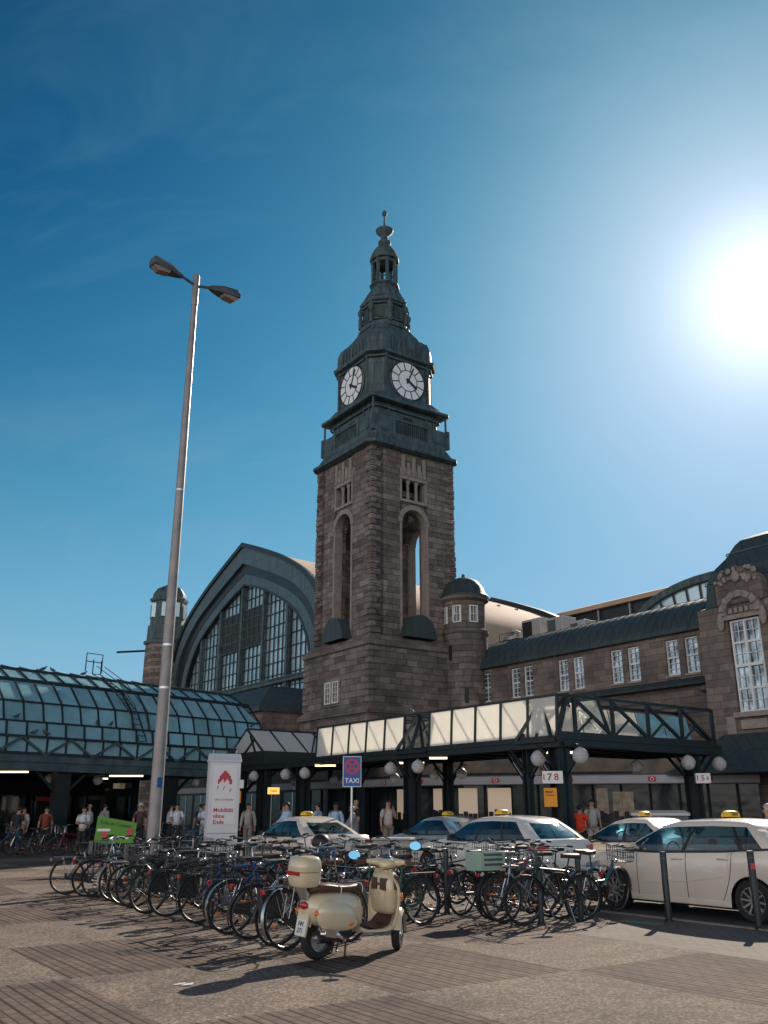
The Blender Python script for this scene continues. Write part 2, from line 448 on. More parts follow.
# ------------------------------------------------------------------ mesh builder
class MB:
    def __init__(s):
        s.v = []
        s.f = []
        s.mi = []
        s.cur = 0

    def add(s, vs, fs):
        o = len(s.v)
        s.v += [tuple(p) for p in vs]
        s.f += [tuple(i + o for i in f) for f in fs]
        s.mi += [s.cur] * len(fs)

    def box(s, x0, x1, y0, y1, z0, z1):
        s.add([(x0, y0, z0), (x1, y0, z0), (x1, y1, z0), (x0, y1, z0), (x0, y0, z1), (x1, y0, z1), (x1, y1, z1), (x0, y1, z1)],
              [(0, 3, 2, 1), (4, 5, 6, 7), (0, 1, 5, 4), (1, 2, 6, 5), (2, 3, 7, 6), (3, 0, 4, 7)])

    def rings(s, rs, cap0=True, cap1=True, closed=True):
        n = len(rs[0])
        vs = [p for r in rs for p in r]
        fs = []
        for i in range(len(rs) - 1):
            for j in range(n if closed else n - 1):
                k = (j + 1) % n
                fs.append((i * n + j, i * n + k, (i + 1) * n + k, (i + 1) * n + j))
        if cap0:
            fs.append(tuple(reversed(range(n))))
        if cap1:
            fs.append(tuple((len(rs) - 1) * n + j for j in range(n)))
        s.add(vs, fs)

    def bar(s, a, b, w, h=None, up=(0, 0, 1)):
        """rectangular bar between two points"""
        h = h or w
        a, b = Vector(a), Vector(b)
        d = (b - a).normalized()
        u = Vector(up)
        if abs(d.dot(u)) > 0.98:
            u = Vector((1, 0, 0))
        x = d.cross(u).normalized()
        y = x.cross(d).normalized()
        q = [(x * sx * w / 2 + y * sy * h / 2) for sx, sy in ((-1, -1), (1, -1), (1, 1), (-1, 1))]
        s.rings([[a + k for k in q], [b + k for k in q]])

    def tube(s, pts, r, n=6, cap=True):
        pts = [Vector(p) for p in pts]
        rr = r if isinstance(r, (list, tuple)) else [r] * len(pts)
        rs = []
        prev = None
        for i, p in enumerate(pts):
            if i == 0:
                d = pts[1] - p
            elif i == len(pts) - 1:
                d = p - pts[i - 1]
            else:
                d = (pts[i + 1] - p).normalized() + (p - pts[i - 1]).normalized()
            d.normalize()
            if prev is None:
                u = Vector((0, 0, 1)) if abs(d.z) < 0.9 else Vector((1, 0, 0))
                x = d.cross(u).normalized()
            else:
                x = (prev - d * prev.dot(d)).normalized()
            prev = x
            y = d.cross(x)
            rs.append([p + (x * math.cos(2 * PI * k / n) + y * math.sin(2 * PI * k / n)) * rr[i] for k in range(n)])
        s.rings(rs, cap, cap)

    def lathe(s, prof, n=16, c=(0, 0, 0), axis='z', cap=True, a0=0.0):
        """profile (r, h) turned about an axis through c"""
        rs = []
        for r, h in prof:
            ring = []
            for k in range(n):
                a = 2 * PI * k / n + a0
                x, y = r * math.cos(a), r * math.sin(a)
                if axis == 'z':
                    q = (c[0] + x, c[1] + y, c[2] + h)
                elif axis == 'y':
                    q = (c[0] + x, c[1] + h, c[2] + y)
                else:
                    q = (c[0] + h, c[1] + x, c[2] + y)
                ring.append(q)
            rs.append(ring)
        s.rings(rs, cap, cap)

    def torus(s, c, R_, r, n=32, m=6, axis='y', flat=1.0):
        vs = []
        for i in range(n):
            a = 2 * PI * i / n
            for j in range(m):
                b = 2 * PI * j / m
                rr = R_ + r * math.cos(b)
                h = r * flat * math.sin(b)
                if axis == 'y':
                    vs.append((c[0] + rr * math.cos(a), c[1] + h, c[2] + rr * math.sin(a)))
                elif axis == 'z':
                    vs.append((c[0] + rr * math.cos(a), c[1] + rr * math.sin(a), c[2] + h))
                else:
                    vs.append((c[0] + h, c[1] + rr * math.cos(a), c[2] + rr * math.sin(a)))
        fs = [(i * m + j, ((i + 1) % n) * m + j, ((i + 1) % n) * m + (j + 1) % m, i * m + (j + 1) % m) for i in range(n) for j in range(m)]
        s.add(vs, fs)

    def ext(s, poly, a, b, plane='xz'):
        """extrude a closed outline: plane xz from y=a to b, yz from x=a to b, xy from z=a to b"""
        def P(p, t):
            return (p[0], t, p[1]) if plane == 'xz' else ((t, p[0], p[1]) if plane == 'yz' else (p[0], p[1], t))
        s.rings([[P(p, a) for p in poly], [P(p, b) for p in poly]])

    def strip(s, A, B):
        """quads between two polylines"""
        n = len(A)
        s.add(list(A) + list(B), [(i, i + 1, n + i + 1, n + i) for i in range(n - 1)])

    def ellipsoid(s, c, rx, ry, rz, n=12, m=8):
        rs = []
        for i in range(m + 1):
            t = -PI / 2 + PI * i / m
            k = max(0.02, math.cos(t))
            rs.append([(c[0] + rx * k * math.cos(2 * PI * j / n), c[1] + ry * k * math.sin(2 * PI * j / n), c[2] + rz * math.sin(t)) for j in range(n)])
        s.rings(rs)

    def build(s, name, mat, parent=None, smooth=False, label=None, angle=35, bevel=0):
        me = bpy.data.meshes.new(name)
        me.from_pydata(s.v, [], s.f)
        mats = mat if isinstance(mat, (list, tuple)) else [mat]
        for m in mats:
            me.materials.append(m)
        if len(mats) > 1:
            me.polygons.foreach_set('material_index', s.mi)
        bm = bmesh.new()
        bm.from_mesh(me)
        bmesh.ops.recalc_face_normals(bm, faces=bm.faces)
        bm.to_mesh(me)
        bm.free()
        if smooth:
            me.polygons.foreach_set('use_smooth', [True] * len(me.polygons))
            me.set_sharp_from_angle(angle=R(angle))
        me.update()
        o = bpy.data.objects.new(name, me)
        col.objects.link(o)
        if parent is not None:
            o.parent = parent
        if label:
            o['label'] = label
        if bevel:
            bv = o.modifiers.new('bevel', 'BEVEL')
            bv.width = bevel
            bv.segments = 2
            bv.limit_method = 'ANGLE'
        return o


def build_by(b, name, mat, parent, key=None, **kw):
    """one object per cluster of loose pieces; key(centre) names the cluster, default: every piece"""
    n = len(b.v)
    par = list(range(n))

    def find(i):
        while par[i] != i:
            par[i] = par[par[i]]
            i = par[i]
        return i
    for f in b.f:
        r0 = find(f[0])
        for i in f[1:]:
            r1 = find(i)
            if r1 != r0:
                par[r1] = r0
    comp = {}
    for fi, f in enumerate(b.f):
        comp.setdefault(find(f[0]), []).append(fi)
    cl = {}
    for r, fs in comp.items():
        vs = {i for fi in fs for i in b.f[fi]}
        c = [sum(b.v[i][k] for i in vs) / len(vs) for k in range(3)]
        cl.setdefault(key(c) if key else r, []).extend(fs)
    out = []
    for fs in cl.values():
        ids = sorted({i for fi in fs for i in b.f[fi]})
        mp = {i: j for j, i in enumerate(ids)}
        m = MB()
        m.v = [b.v[i] for i in ids]
        m.f = [tuple(mp[i] for i in b.f[fi]) for fi in fs]
        m.mi = [b.mi[fi] for fi in fs]
        out.append(m.build(name, mat, parent, **kw))
    return out


quad = lambda c: (c[0] > 0, c[1] > 0)
side = lambda c: (abs(c[0]) > abs(c[1]), c[0] > 0 if abs(c[0]) > abs(c[1]) else c[1] > 0)


def tag(o, label, cat=None, group=None):
    o['label'] = label
    if cat:
        o['category'] = cat
    if group:
        o['group'] = group
    return o


def thing(name, label, cat, loc=(0, 0, 0), rz=0.0, group=None):
    o = bpy.data.objects.new(name, None)
    o.empty_display_size = 0.3
    col.objects.link(o)
    o.location = loc
    o.rotation_euler = (0, 0, rz)
    return tag(o, label, cat, group)


def struct(o):
    o['kind'] = 'structure'
    return o


KIDS = {}


def copy_tree(root):
    if not KIDS:
        pass
    c = root.copy()
    col.objects.link(c)
    for ch in root.children:
        d = ch.copy()
        col.objects.link(d)
        d.parent = c
        for g in ch.children:
            e = g.copy()
            col.objects.link(e)
            e.parent = d
            for h in g.children:
                f = h.copy()
                col.objects.link(f)
                f.parent = e
    return c


def text_mesh(txt, size, depth=0.004, align='CENTER', bold=False):
    cu = bpy.data.curves.new('t', 'FONT')
    cu.body = txt
    cu.size = size
    cu.extrude = depth
    cu.align_x = align
    cu.align_y = 'CENTER'
    if bold:
        cu.offset = size * 0.018
    cu.resolution_u = 2
    o = bpy.data.objects.new('t', cu)
    col.objects.link(o)
    dg = bpy.context.evaluated_depsgraph_get()
    me = bpy.data.meshes.new_from_object(o.evaluated_get(dg))
    bpy.data.objects.remove(o)
    bpy.data.curves.remove(cu)
    return me


def text(name, txt, size, mat, parent, loc, rot, depth=0.004, align='CENTER', bold=False):
    """lettering; by default it lies in xy facing +z, rot turns it"""
    me = text_mesh(txt, size, depth, align, bold)
    me.materials.clear()
    me.materials.append(mat)
    o = bpy.data.objects.new(name, me)
    col.objects.link(o)
    o.parent = parent
    o.location = loc
    o.rotation_euler = rot
    return o


FRONT = (R(90), 0, 0)            # lettering that faces -y of its thing


# ------------------------------------------------------------------ setting
def sheet(name, poly, z, mat, loc=(0, 0, 0), rz=ROT):
    b = MB()
    b.add([(x, y, z) for x, y in poly], [tuple(range(len(poly)))])
    o = b.build(name, mat)
    o.rotation_euler = (0, 0, rz)
    return struct(o)


g = sheet('ground', [(-900, -900), (900, -900), (900, 900), (-900, 900)], -0.008, M['asphalt'])
sheet('plaza', [(-70, -25), (40, -25), (40, 9.88), (-70, 9.88)], 0.0, M['plaza'])
sheet('kerbside_pavement', [(-70, 9.885), (40, 9.885), (40, 12.3), (-70, 12.3)], 0.0, M['strip'])
b = MB()
x = -27.0
while x < 30:
    b.box(x, x + 0.985, 12.305, 12.45, -0.1, 0.012)
    x += 1.0
o = b.build('kerb', M['kerb'], bevel=0.01)
o.rotation_euler = (0, 0, ROT)
struct(o)
b = MB()
b.ext([(-110, 12.46), (-27.2, 12.46), (-26.4, 13.3), (-26.0, 20.0), (30, 20.0), (30, 60), (-110, 60)], -0.3, 0.12, 'xy')
o = b.build('pavement', M['pave'])
o.rotation_euler = (0, 0, ROT)
struct(o)
PZ = 0.12
# painted lane line in the taxi lane
b = MB()
for k in range(-30, 20, 4):
    b.box(k, k + 2.0, 15.9, 16.02, -0.02, -0.002)
o = b.build('road_marking', M['paper'])
o.rotation_euler = (0, 0, ROT)
struct(o)
# small faded green patch painted on the kerbside, litter
b = MB()
b.ext([(-10.15, 11.5), (-9.55, 11.62), (-9.6, 11.85), (-10.2, 11.72)], 0.0, 0.004, 'xy')
o = b.build('painted_mark', simple('faded_green_paint', (0.10, 0.22, 0.13), 0.8, var=0.4, scale=12))
o.rotation_euler = (0, 0, ROT)
struct(o)
b = MB()
for a, c in (((-.09, -.01), (.02, .03)), ((-.01, -.04), (.1, .02))):
    b.add([(a[0], a[1], .004), (c[0], a[1] + .01, .014), (c[0] + .01, c[1], .022), (a[0] + .02, c[1], .008)], [(0, 1, 2, 3)])
o = b.build('paper_scrap', M['paper'])
o.location = (-1.95, 9.62, 0.002)
tag(o, 'crumpled white scrap of paper lying on the plaza paving left of the scooter', 'litter')

# ------------------------------------------------------------------ clock tower
CU, CV = -49.85, 34.95
T = thing('clock_tower', 'tall brown stone clock tower with green copper top and four clocks', 'tower', uv(CU, CV), ROT)
# plinth
b = MB()


def sq(h, z, ch=0.0):
    """square ring with chamfered corners"""
    c = ch
    return [(h - c, -h, z), (h, -h + c, z), (h, h - c, z), (h - c, h, z), (-h + c, h, z), (-h, h - c, z), (-h, -h + c, z), (-h + c, -h, z)] if c > 0 else \
        [(h, -h, z), (h, h, z), (-h, h, z), (-h, -h, z)]


b.rings([sq(4.15, -0.3, .05), sq(4.15, 7.3, .05)])
b.rings([sq(3.98, 7.75, .05), sq(3.98, 11.5, .05)])
b.build('plinth', M['stone'], T)
b = MB()
b.rings([sq(4.3, 7.3, .05), sq(4.3, 7.55, .05), sq(4.0, 7.8, .05)])
b.rings([sq(4.12, 11.5, .05), sq(4.12, 11.8, .05), sq(3.62, 12.3, .05)])
build_by(b, 'string_course', M['stone_fine'], T)
# quoins on the plinth corners
b = MB()
for k in range(9):
    z = 7.9 + k * 0.4
    for sx, sy in ((1, -1), (-1, -1), (1, 1)):
        L = 0.75 if k % 2 else 0.45
        b.box(min(sx * 4.05, sx * (4.05 - L)), max(sx * 4.05, sx * (4.05 - L)), sy * 4.05 - .0 if sy < 0 else sy * 4.05 - (1.2 - L), (sy * 4.05 + (1.2 - L)) if sy < 0 else sy * 4.05, z, z + 0.36)
build_by(b, 'quoin', M['stone'], T, quad, bevel=0.04)
# shaft: hollow, opening in every side
H0, H1 = 12.3, 25.35
HS = 3.5
OW0, OW1 = -1.02, 1.02          # opening half width
b = MB()
th = 0.95
for k in range(4):
    rot = Matrix.Rotation(k * PI / 2, 3, 'Z')

    def q(x0, x1, y0, y1, z0, z1):
        vs = [rot @ Vector(p) for p in [(x0, y0, z0), (x1, y0, z0), (x1, y1, z0), (x0, y1, z0), (x0, y0, z1), (x1, y0, z1), (x1, y1, z1), (x0, y1, z1)]]
        b.add(vs, [(0, 3, 2, 1), (4, 5, 6, 7), (0, 1, 5, 4), (1, 2, 6, 5), (2, 3, 7, 6), (3, 0, 4, 7)])
    # corner pier (L of two boxes is one square pier here)
    q(1.16, HS, -HS, -HS + th, H0, H1)
    q(-HS, -1.16, -HS, -HS + th, H0, H1) if False else q(-HS + .01, -1.16, -HS, -HS + th, H0, H1 - .001)
    # spandrel above arch, above the three lights
    q(-1.16, 1.16, -HS + .06, -HS + th, 23.55, H1 - .002)
    # panel between arch and lights: arch intrados
    N = 10
    for i in range(N):
        a0 = PI * i / N
        a1 = PI * (i + 1) / N
        xa, xb = 1.02 * math.cos(a0), 1.02 * math.cos(a1)
        za, zb = 20.2 + 1.02 * math.sin(a0), 20.2 + 1.02 * math.sin(a1)
        vs = []
        for y in (-HS + .10, -HS + th):
            vs += [(xa, y, za), (xb, y, zb), (xb, y, 21.85), (xa, y, 21.85)]
        b.add([rot @ Vector(p) for p in vs], [(0, 1, 2, 3), (7, 6, 5, 4), (0, 4, 5, 1), (2, 6, 7, 3), (1, 5, 6, 2), (0, 3, 7, 4)])
b.build('shaft', M['stone'], T)
# floor plates inside the shaft
b = MB()
b.box(-2.3, 2.3, -2.3, 2.3, 22.6, 23.0)
b.box(-2.4, 2.4, -2.4, 2.4, 12.2, 12.5)
build_by(b, 'inner_floor', M['stone_fine'], T)
# dressed trims: jambs, arch rings, colonnettes, corbel heads
for k in range(4):
    rz = k * PI / 2
    b = MB()
    for sx in (-1, 1):
        b.box(min(sx * 1.02, sx * 1.2), max(sx * 1.02, sx * 1.2), -HS - .03, -HS + 0.6, 12.3, 20.2)
        b.box(min(sx * 1.0, sx * 1.16), max(sx * 1.0, sx * 1.16), -HS - .02, -HS + 0.6, 21.85, 23.55)
    N = 14
    for i in range(N):
        a0, a1 = PI * i / N, PI * (i + 1) / N
        vs = []
        for y in (-HS - .06, -HS + 0.5):
            for rr, a in ((1.0, a0), (1.0, a1), (1.34, a1), (1.34, a0)):
                vs.append((rr * math.cos(a), y, 20.2 + rr * math.sin(a)))
        b.add(vs, [(0, 1, 2, 3), (7, 6, 5, 4), (0, 4, 5, 1), (2, 6, 7, 3), (1, 5, 6, 2), (0, 3, 7, 4)])
    b.box(-1.16, 1.16, -HS - .04, -HS + .5, 21.7, 21.9)
    b.box(-1.2, 1.2, -HS - .05, -HS + .5, 23.35, 23.6)
    o = b.build('opening_trim', M['trim'], T)
    o.rotation_euler = (0, 0, rz)
    b = MB()
    for x in (-0.36, 0.36):
        b.lathe([(.17, 0), (.12, .12), (.11, 1.2), (.18, 1.36), (.19, 1.46)], 10, (x, -HS + .2, 21.9))
    o = b.build('colonnettes', M['trim'], T, smooth=True)
    o.rotation_euler = (0, 0, rz)
    b = MB()
    for i, x in enumerate((-0.9, -.45, 0, .45, .9)):
        b.box(x - .13, x + .13, -HS - .12, -HS + .06, 23.6, 25.1 if i % 2 == 0 else 24.6)
    b.box(-1.12, 1.12, -HS - .02, -HS + .05, 23.6, 24.2)
    o = b.build('corbel_panel', M['trim'], T, bevel=0.03)
    o.rotation_euler = (0, 0, rz)
    # curved copper hood at the foot of the opening
    b = MB()
    rs = []
    for i in range(9):
        a = PI * i / 8
        rs.append([(1.25 * math.cos(a), -HS - .75 + y, 12.25 + 1.55 * math.sin(a)) for y in (0, 1.5)])
    b.strip([r[0] for r in rs], [r[1] for r in rs])
    b.add([r[0] for r in rs], [tuple(range(9))])
    b.add([r[1] for r in rs], [tuple(range(9))])
    o = b.build('copper_hood', M['copper_dark'], T, smooth=True)
    o.rotation_euler = (0, 0, rz)
# protruding stones along the shaft corners
b = MB()
r2 = random.Random(3)
for sx, sy in ((1, -1), (-1, -1), (1, 1), (-1, 1)):
    z = 12.4
    k = 0
    while z < 25.0:
        h = 0.38
        e = HS + 0.05 + r2.random() * 0.05
        a, c = (0.8, 0.45) if k % 2 else (0.45, 0.8)
        x0, x1 = sorted((sx * e, sx * (e - a)))
        y0, y1 = sorted((sy * e, sy * (e - c)))
        b.box(x0, x1, y0, y1, z, z + h - .03)
        z += h
        k += 1
build_by(b, 'corner_stones', M['stone'], T, quad, bevel=0.05)
# copper stages
b = MB()
b.rings([sq(3.62, 25.3, .1), sq(3.98, 25.42, .45), sq(3.98, 25.62, .45), sq(3.75, 25.7, .42), sq(3.42, 26.35, .4), sq(3.42, 26.55, .4)])
b.rings([sq(2.9, 26.5, .3), sq(2.9, 29.1, .3)])
b.build('gallery_base', M['copper'], T)
b = MB()
for k in range(4):
    rot = Matrix.Rotation(k * PI / 2, 3, 'Z')

    def q(x0, x1, y0, y1, z0, z1):
        vs = [rot @ Vector(p) for p in [(x0, y0, z0), (x1, y0, z0), (x1, y1, z0), (x0, y1, z0), (x0, y0, z1), (x1, y0, z1), (x1, y1, z1), (x0, y1, z1)]]
        b.add(vs, [(0, 3, 2, 1), (4, 5, 6, 7), (0, 1, 5, 4), (1, 2, 6, 5), (2, 3, 7, 6), (3, 0, 4, 7)])
    q(-3.2, -1.55, -3.36, -3.2, 26.55, 27.85)
    q(1.55, 3.2, -3.36, -3.2, 26.55, 27.85)
    q(-2.9, -1.85, -3.40, -3.361, 26.8, 27.6)
    q(1.85, 2.9, -3.40, -3.361, 26.8, 27.6)
    q(-1.55, 1.55, -3.37, -3.19, 27.7, 27.86)
    q(-1.55, 1.55, -3.37, -3.19, 26.552, 26.7)
    for i in range(17):
        x = -1.42 + i * 0.178
        q(x - .035, x + .035, -3.31, -3.24, 26.7, 27.7)
    for x in (-3.3, -1.55, 1.55):
        q(x - .12, x + .12, -3.42, -3.16, 26.553, 27.95)
build_by(b, 'balustrade', M['copper_plain'], T, side)
b = MB()
for sx in (-1, 1):
    for sy in (-1, 1):
        b.lathe([(.13, 0), (.08, .1), (.08, 1.3), (.13, 1.42)], 8, (sx * 3.22, sy * 3.22, 27.85))
build_by(b, 'corner_post', M['copper_plain'], T)
b = MB()
for k in range(4):
    rot = Matrix.Rotation(k * PI / 2, 3, 'Z')
    for x0, x1, z0, z1, e in ((-.42, .42, 27.1, 28.35, .03),):
        vs = [rot @ Vector(p) for p in [(x0, -2.93, z0), (x1, -2.93, z0), (x1, -2.8, z0), (x0, -2.8, z0), (x0, -2.93, z1), (x1, -2.93, z1), (x1, -2.8, z1), (x0, -2.8, z1)]]
        b.add(vs, [(0, 3, 2, 1), (4, 5, 6, 7), (0, 1, 5, 4), (1, 2, 6, 5), (2, 3, 7, 6), (3, 0, 4, 7)])
build_by(b, 'gallery_door', M['black'], T)
b = MB()
b.rings([sq(3.38, 29.05, .2), sq(3.5, 29.1, .2), sq(3.5, 29.28, .2), sq(3.2, 29.5, .45), sq(2.98, 29.9, .75), sq(2.9, 30.0, .8)])
b.build('gallery_roof', M['copper'], T)
b = MB()
b.rings([sq(2.82, 29.95, .8), sq(2.82, 33.2, .8)])
for k in range(4):
    rot = Matrix.Rotation(k * PI / 2, 3, 'Z')
    for sx in (-1, 1):
        x0, x1 = sorted((sx * 1.98, sx * 1.78))
        vs = [rot @ Vector(p) for p in [(x0, -2.92, 30.0), (x1, -2.92, 30.0), (x1, -2.8, 30.0), (x0, -2.8, 30.0), (x0, -2.92, 33.1), (x1, -2.92, 33.1), (x1, -2.8, 33.1), (x0, -2.8, 33.1)]]
        b.add(vs, [(0, 3, 2, 1), (4, 5, 6, 7), (0, 1, 5, 4), (1, 2, 6, 5), (2, 3, 7, 6), (3, 0, 4, 7)])
b.build('clock_stage', M['copper'], T)
b = MB()
b.rings([sq(2.84, 33.05, .8), sq(3.1, 33.15, .85), sq(3.16, 33.38, .85), sq(2.95, 33.5, .85), sq(2.88, 33.55, .7), sq(2.86, 34.5, .7), sq(2.72, 35.0, .7),
         sq(2.34, 35.05, .75), sq(2.28, 35.45, .72), sq(1.95, 35.95, .66), sq(1.72, 36.35, .6), sq(1.7, 36.6, .6)])
b.build('upper_roof', M['copper'], T)
b = MB()
b.lathe([(1.95, 36.4), (1.95, 36.75), (1.66, 36.85), (1.66, 38.6), (1.85, 38.7), (1.88, 38.95), (1.68, 39.25), (1.4, 39.8), (1.1, 40.3), (1.02, 40.5), (1.12, 40.55), (1.12, 40.8)], 8, a0=PI / 8)
b.build('drum', M['copper'], T)
b = MB()
for k in range(8):
    a = k * PI / 4 + PI / 8
    c = (1.9 * math.cos(a), 1.9 * math.sin(a), 36.7)
    b.lathe([(.16, 0), (.16, .9), (.1, 1.0), (.2, 1.25), (.22, 1.5), (.1, 1.7), (.05, 1.95), (.09, 2.05), (.02, 2.15)], 8, c)
build_by(b, 'urn', M['copper_plain'], T, smooth=True)
b = MB()
for k in range(8):
    a = k * PI / 4 + PI / 8
    b.bar((.93 * math.cos(a), .93 * math.sin(a), 40.7), (.93 * math.cos(a), .93 * math.sin(a), 43.0), .2, .2)
    a2 = a + PI / 4
    b.bar((.93 * math.cos(a), .93 * math.sin(a), 41.3), (.93 * math.cos(a2), .93 * math.sin(a2), 41.3), .08, .1)
    b.bar((.93 * math.cos(a), .93 * math.sin(a), 42.85), (.93 * math.cos(a2), .93 * math.sin(a2), 42.85), .14, .3)
b.build('lantern', M['copper_plain'], T)
b = MB()
b.lathe([(1.12, 42.98), (1.18, 43.05), (1.15, 43.3), (.98, 43.8), (.72, 44.2), (.42, 44.5), (.38, 44.6), (.52, 44.75), (.5, 44.9), (.32, 45.05), (.28, 45.4),
         (.32, 45.5), (.7, 45.85), (.72, 46.0), (.5, 46.15), (.15, 46.4), (.09, 46.6), (.07, 47.4), (.19, 47.5), (.21, 47.7), (.1, 47.9)], 12)
b.build('spire', M['copper_plain'], T, smooth=True, angle=50)
b = MB()
for h, z, c_ in ((2.9, 32.75, .8), (2.5, 35.02, .78), (3.0, 28.6, .3)):
    b.rings([sq(h, z, c_), sq(h + .06, z + .03, c_), sq(h + .06, z + .14, c_), sq(h, z + .17, c_)], False, False)
for r_, z in ((1.72, 37.0), (1.8, 38.35), (1.14, 40.6)):
    b.lathe([(r_, z), (r_ + .07, z + .04), (r_ + .07, z + .14), (r_, z + .18)], 8, a0=PI / 8, cap=False)
build_by(b, 'cornice_band', M['copper_plain'], T)
for k in range(4):
    rot = Matrix.Rotation(k * PI / 2, 3, 'Z')
    b = MB()
    for x in (-1.35, -.9, -.45, 0, .45, .9, 1.35):
        p0, p1_ = rot @ Vector((x, -2.93, 33.6)), rot @ Vector((x * .97, -2.9, 34.5))
        b.bar(p0, p1_, .07, .06)
    for x in (-2.3, -1.7, 1.7, 2.3):
        p0, p1_ = rot @ Vector((x, -2.93, 26.6)), rot @ Vector((x, -2.93, 29.0))
        b.bar(p0, p1_, .14, .08)
    build_by(b, 'pilaster', M['copper_plain'], T)
b = MB()
for k in range(8):
    a = k * PI / 4
    p = (1.6 * math.cos(a), 1.6 * math.sin(a))
    b.bar((p[0], p[1], 37.2), (p[0], p[1], 38.2), .5, .12, (math.cos(a), math.sin(a), 0))
build_by(b, 'drum_panel', M['copper_dark'], T)
# clocks on four sides
CR = 1.5
for k in range(4):
    rz = k * PI / 2
    b = MB()
    b.lathe([(CR, -.1), (CR, 0.0)], 48, (0, 0, 0), 'y')
    fc = b.build('clock', M['clockface'], T)
    fc.rotation_euler = (0, 0, rz)
    v = Matrix.Rotation(rz, 3, 'Z') @ Vector((0, -2.88, 31.3))
    fc.location = v
    b = MB()
    b.torus((0, -.1, 0), CR, .05, 48, 6)
    b.torus((0, -.1, 0), CR * .55, .035, 40, 4)
    for i in range(12):
        a = i * PI / 6 + PI / 12
        c, s_ = math.cos(a), math.sin(a)
        a2 = i * PI / 6
        c2, s2 = math.cos(a2), math.sin(a2)
        b.bar((CR * .56 * c, -.115, CR * .56 * s_), (CR * .97 * c, -.115, CR * .97 * s_), .07, .02, (0, 1, 0))
    b.build('dial_marks', M['steel'], fc)
    b = MB()
    mh = R(90 - 24)
    hh = R(90 - 122)
    b.bar((-.25 * math.cos(mh), -.14, -.25 * math.sin(mh)), (1.25 * math.cos(mh), -.14, 1.25 * math.sin(mh)), .10, .02, (0, 1, 0))
    b.bar((-.2 * math.cos(hh), -.17, -.2 * math.sin(hh)), (.8 * math.cos(hh), -.17, .8 * math.sin(hh)), .17, .02, (0, 1, 0))
    b.ellipsoid((.78 * math.cos(hh), -.17, .78 * math.sin(hh)), .13, .02, .13, 10, 4)
    b.lathe([(.13, -.2), (.13, -.12)], 12, (0, 0, 0), 'y')
    b.build('clock_hands', M['black'], fc)
# paired window low on the left face of the plinth


def sash(parent, x, y, z, w, h, cols=2, rows=4, name='window', fw=.07, label=None, depth=.12, trans=None, frame=None):
    """window in a wall facing -y: dark reveal, white frame, glass"""
    f = MB()
    f.box(x, x + fw, y - .03, y + depth, z, z + h)
    f.box(x + w - fw, x + w, y - .03, y + depth, z, z + h)
    f.box(x + fw, x + w - fw, y - .03, y + depth, z, z + fw)
    f.box(x + fw, x + w - fw, y - .03, y + depth, z + h - fw, z + h)
    for i in range(1, cols):
        xx = x + w * i / cols
        f.box(xx - .016, xx + .016, y - .01, y + .05, z + fw, z + h - fw)
    for j in range(1, rows):
        zz = z + h * j / rows
        t = .045 if trans and j in trans else .014
        f.box(x + fw, x + w - fw, y - .012 - (.01 if t > .02 else 0), y + .052, zz - t, zz + t)
    fo = f.build(name, frame or M['white'], parent, label=label)
    p = MB()
    p.box(x + fw * .5, x + w - fw * .5, y + .06, y + .1, z + fw * .5, z + h - fw * .5)
    p.build('pane', M['pane'], fo)
    return fo


b = MB()
b.box(-1.35, .75, -4.02, -3.9, 8.0, 9.85)
b.build('window_surround', M['stone_fine'], T)
sash(T, -1.12, -4.05, 8.2, .72, 1.4, 2, 4)
sash(T, -.18, -4.05, 8.2, .72, 1.4, 2, 4)

# stair turret attached to the tower's right rear corner
T2 = thing('stair_turret', 'round stone stair turret with a domed copper cap, beside the clock tower', 'turret', uv(-45.8, 38.75), ROT)
b = MB()
b.lathe([(1.52, 0), (1.52, 13.0), (1.42, 13.1), (1.42, 15.2)], 24)
b.build('wall', M['stone'], T2, smooth=True)
b = MB()
b.lathe([(1.5, 12.75), (1.62, 12.85), (1.62, 13.05), (1.45, 13.15)], 24, cap=False)
b.lathe([(1.45, 15.0), (1.68, 15.15), (1.68, 15.35), (1.4, 15.4)], 24, cap=False)
build_by(b, 'cornice', M['stone_fine'], T2, smooth=True)
b = MB()
b.lathe([(1.72, 15.34), (1.72, 15.45), (1.5, 15.7), (1.35, 16.1), (1.05, 16.5), (.6, 16.75), (.15, 16.85), (.1, 17.1)], 16)
b.build('dome', M['copper_dark'], T2, smooth=True, angle=25)
for k, a in enumerate((-150, -105, -60, -15)):
    w = sash(T2, -.3, -1.46, 13.5, .6, 1.15, 2, 2)
    w.rotation_euler = (0, 0, R(a + 90))
for zz, aa in ((11.0, -80), (9.3, -120), (8.2, -40)):
    b = MB()
    b.box(-.12, .12, -1.56, -1.4, zz, zz + 1.0)
    o = b.build('slit_window', M['black'], T2)
    o.rotation_euler = (0, 0, R(aa + 90))

# ------------------------------------------------------------------ station hall behind (arched end wall, roof)
HC = -78.2
HV = 37.9
Hl = thing('station_hall', 'great arched station hall with glazed end wall and copper fascia, left of the clock tower', 'station hall', uv(HC, HV), ROT)


def lerp_tab(tab, x):
    for (a, fa), (c, fc) in zip(tab, tab[1:]):
        if x <= c:
            return fa + (fc - fa) * (x - a) / (c - a)
    return tab[-1][1]


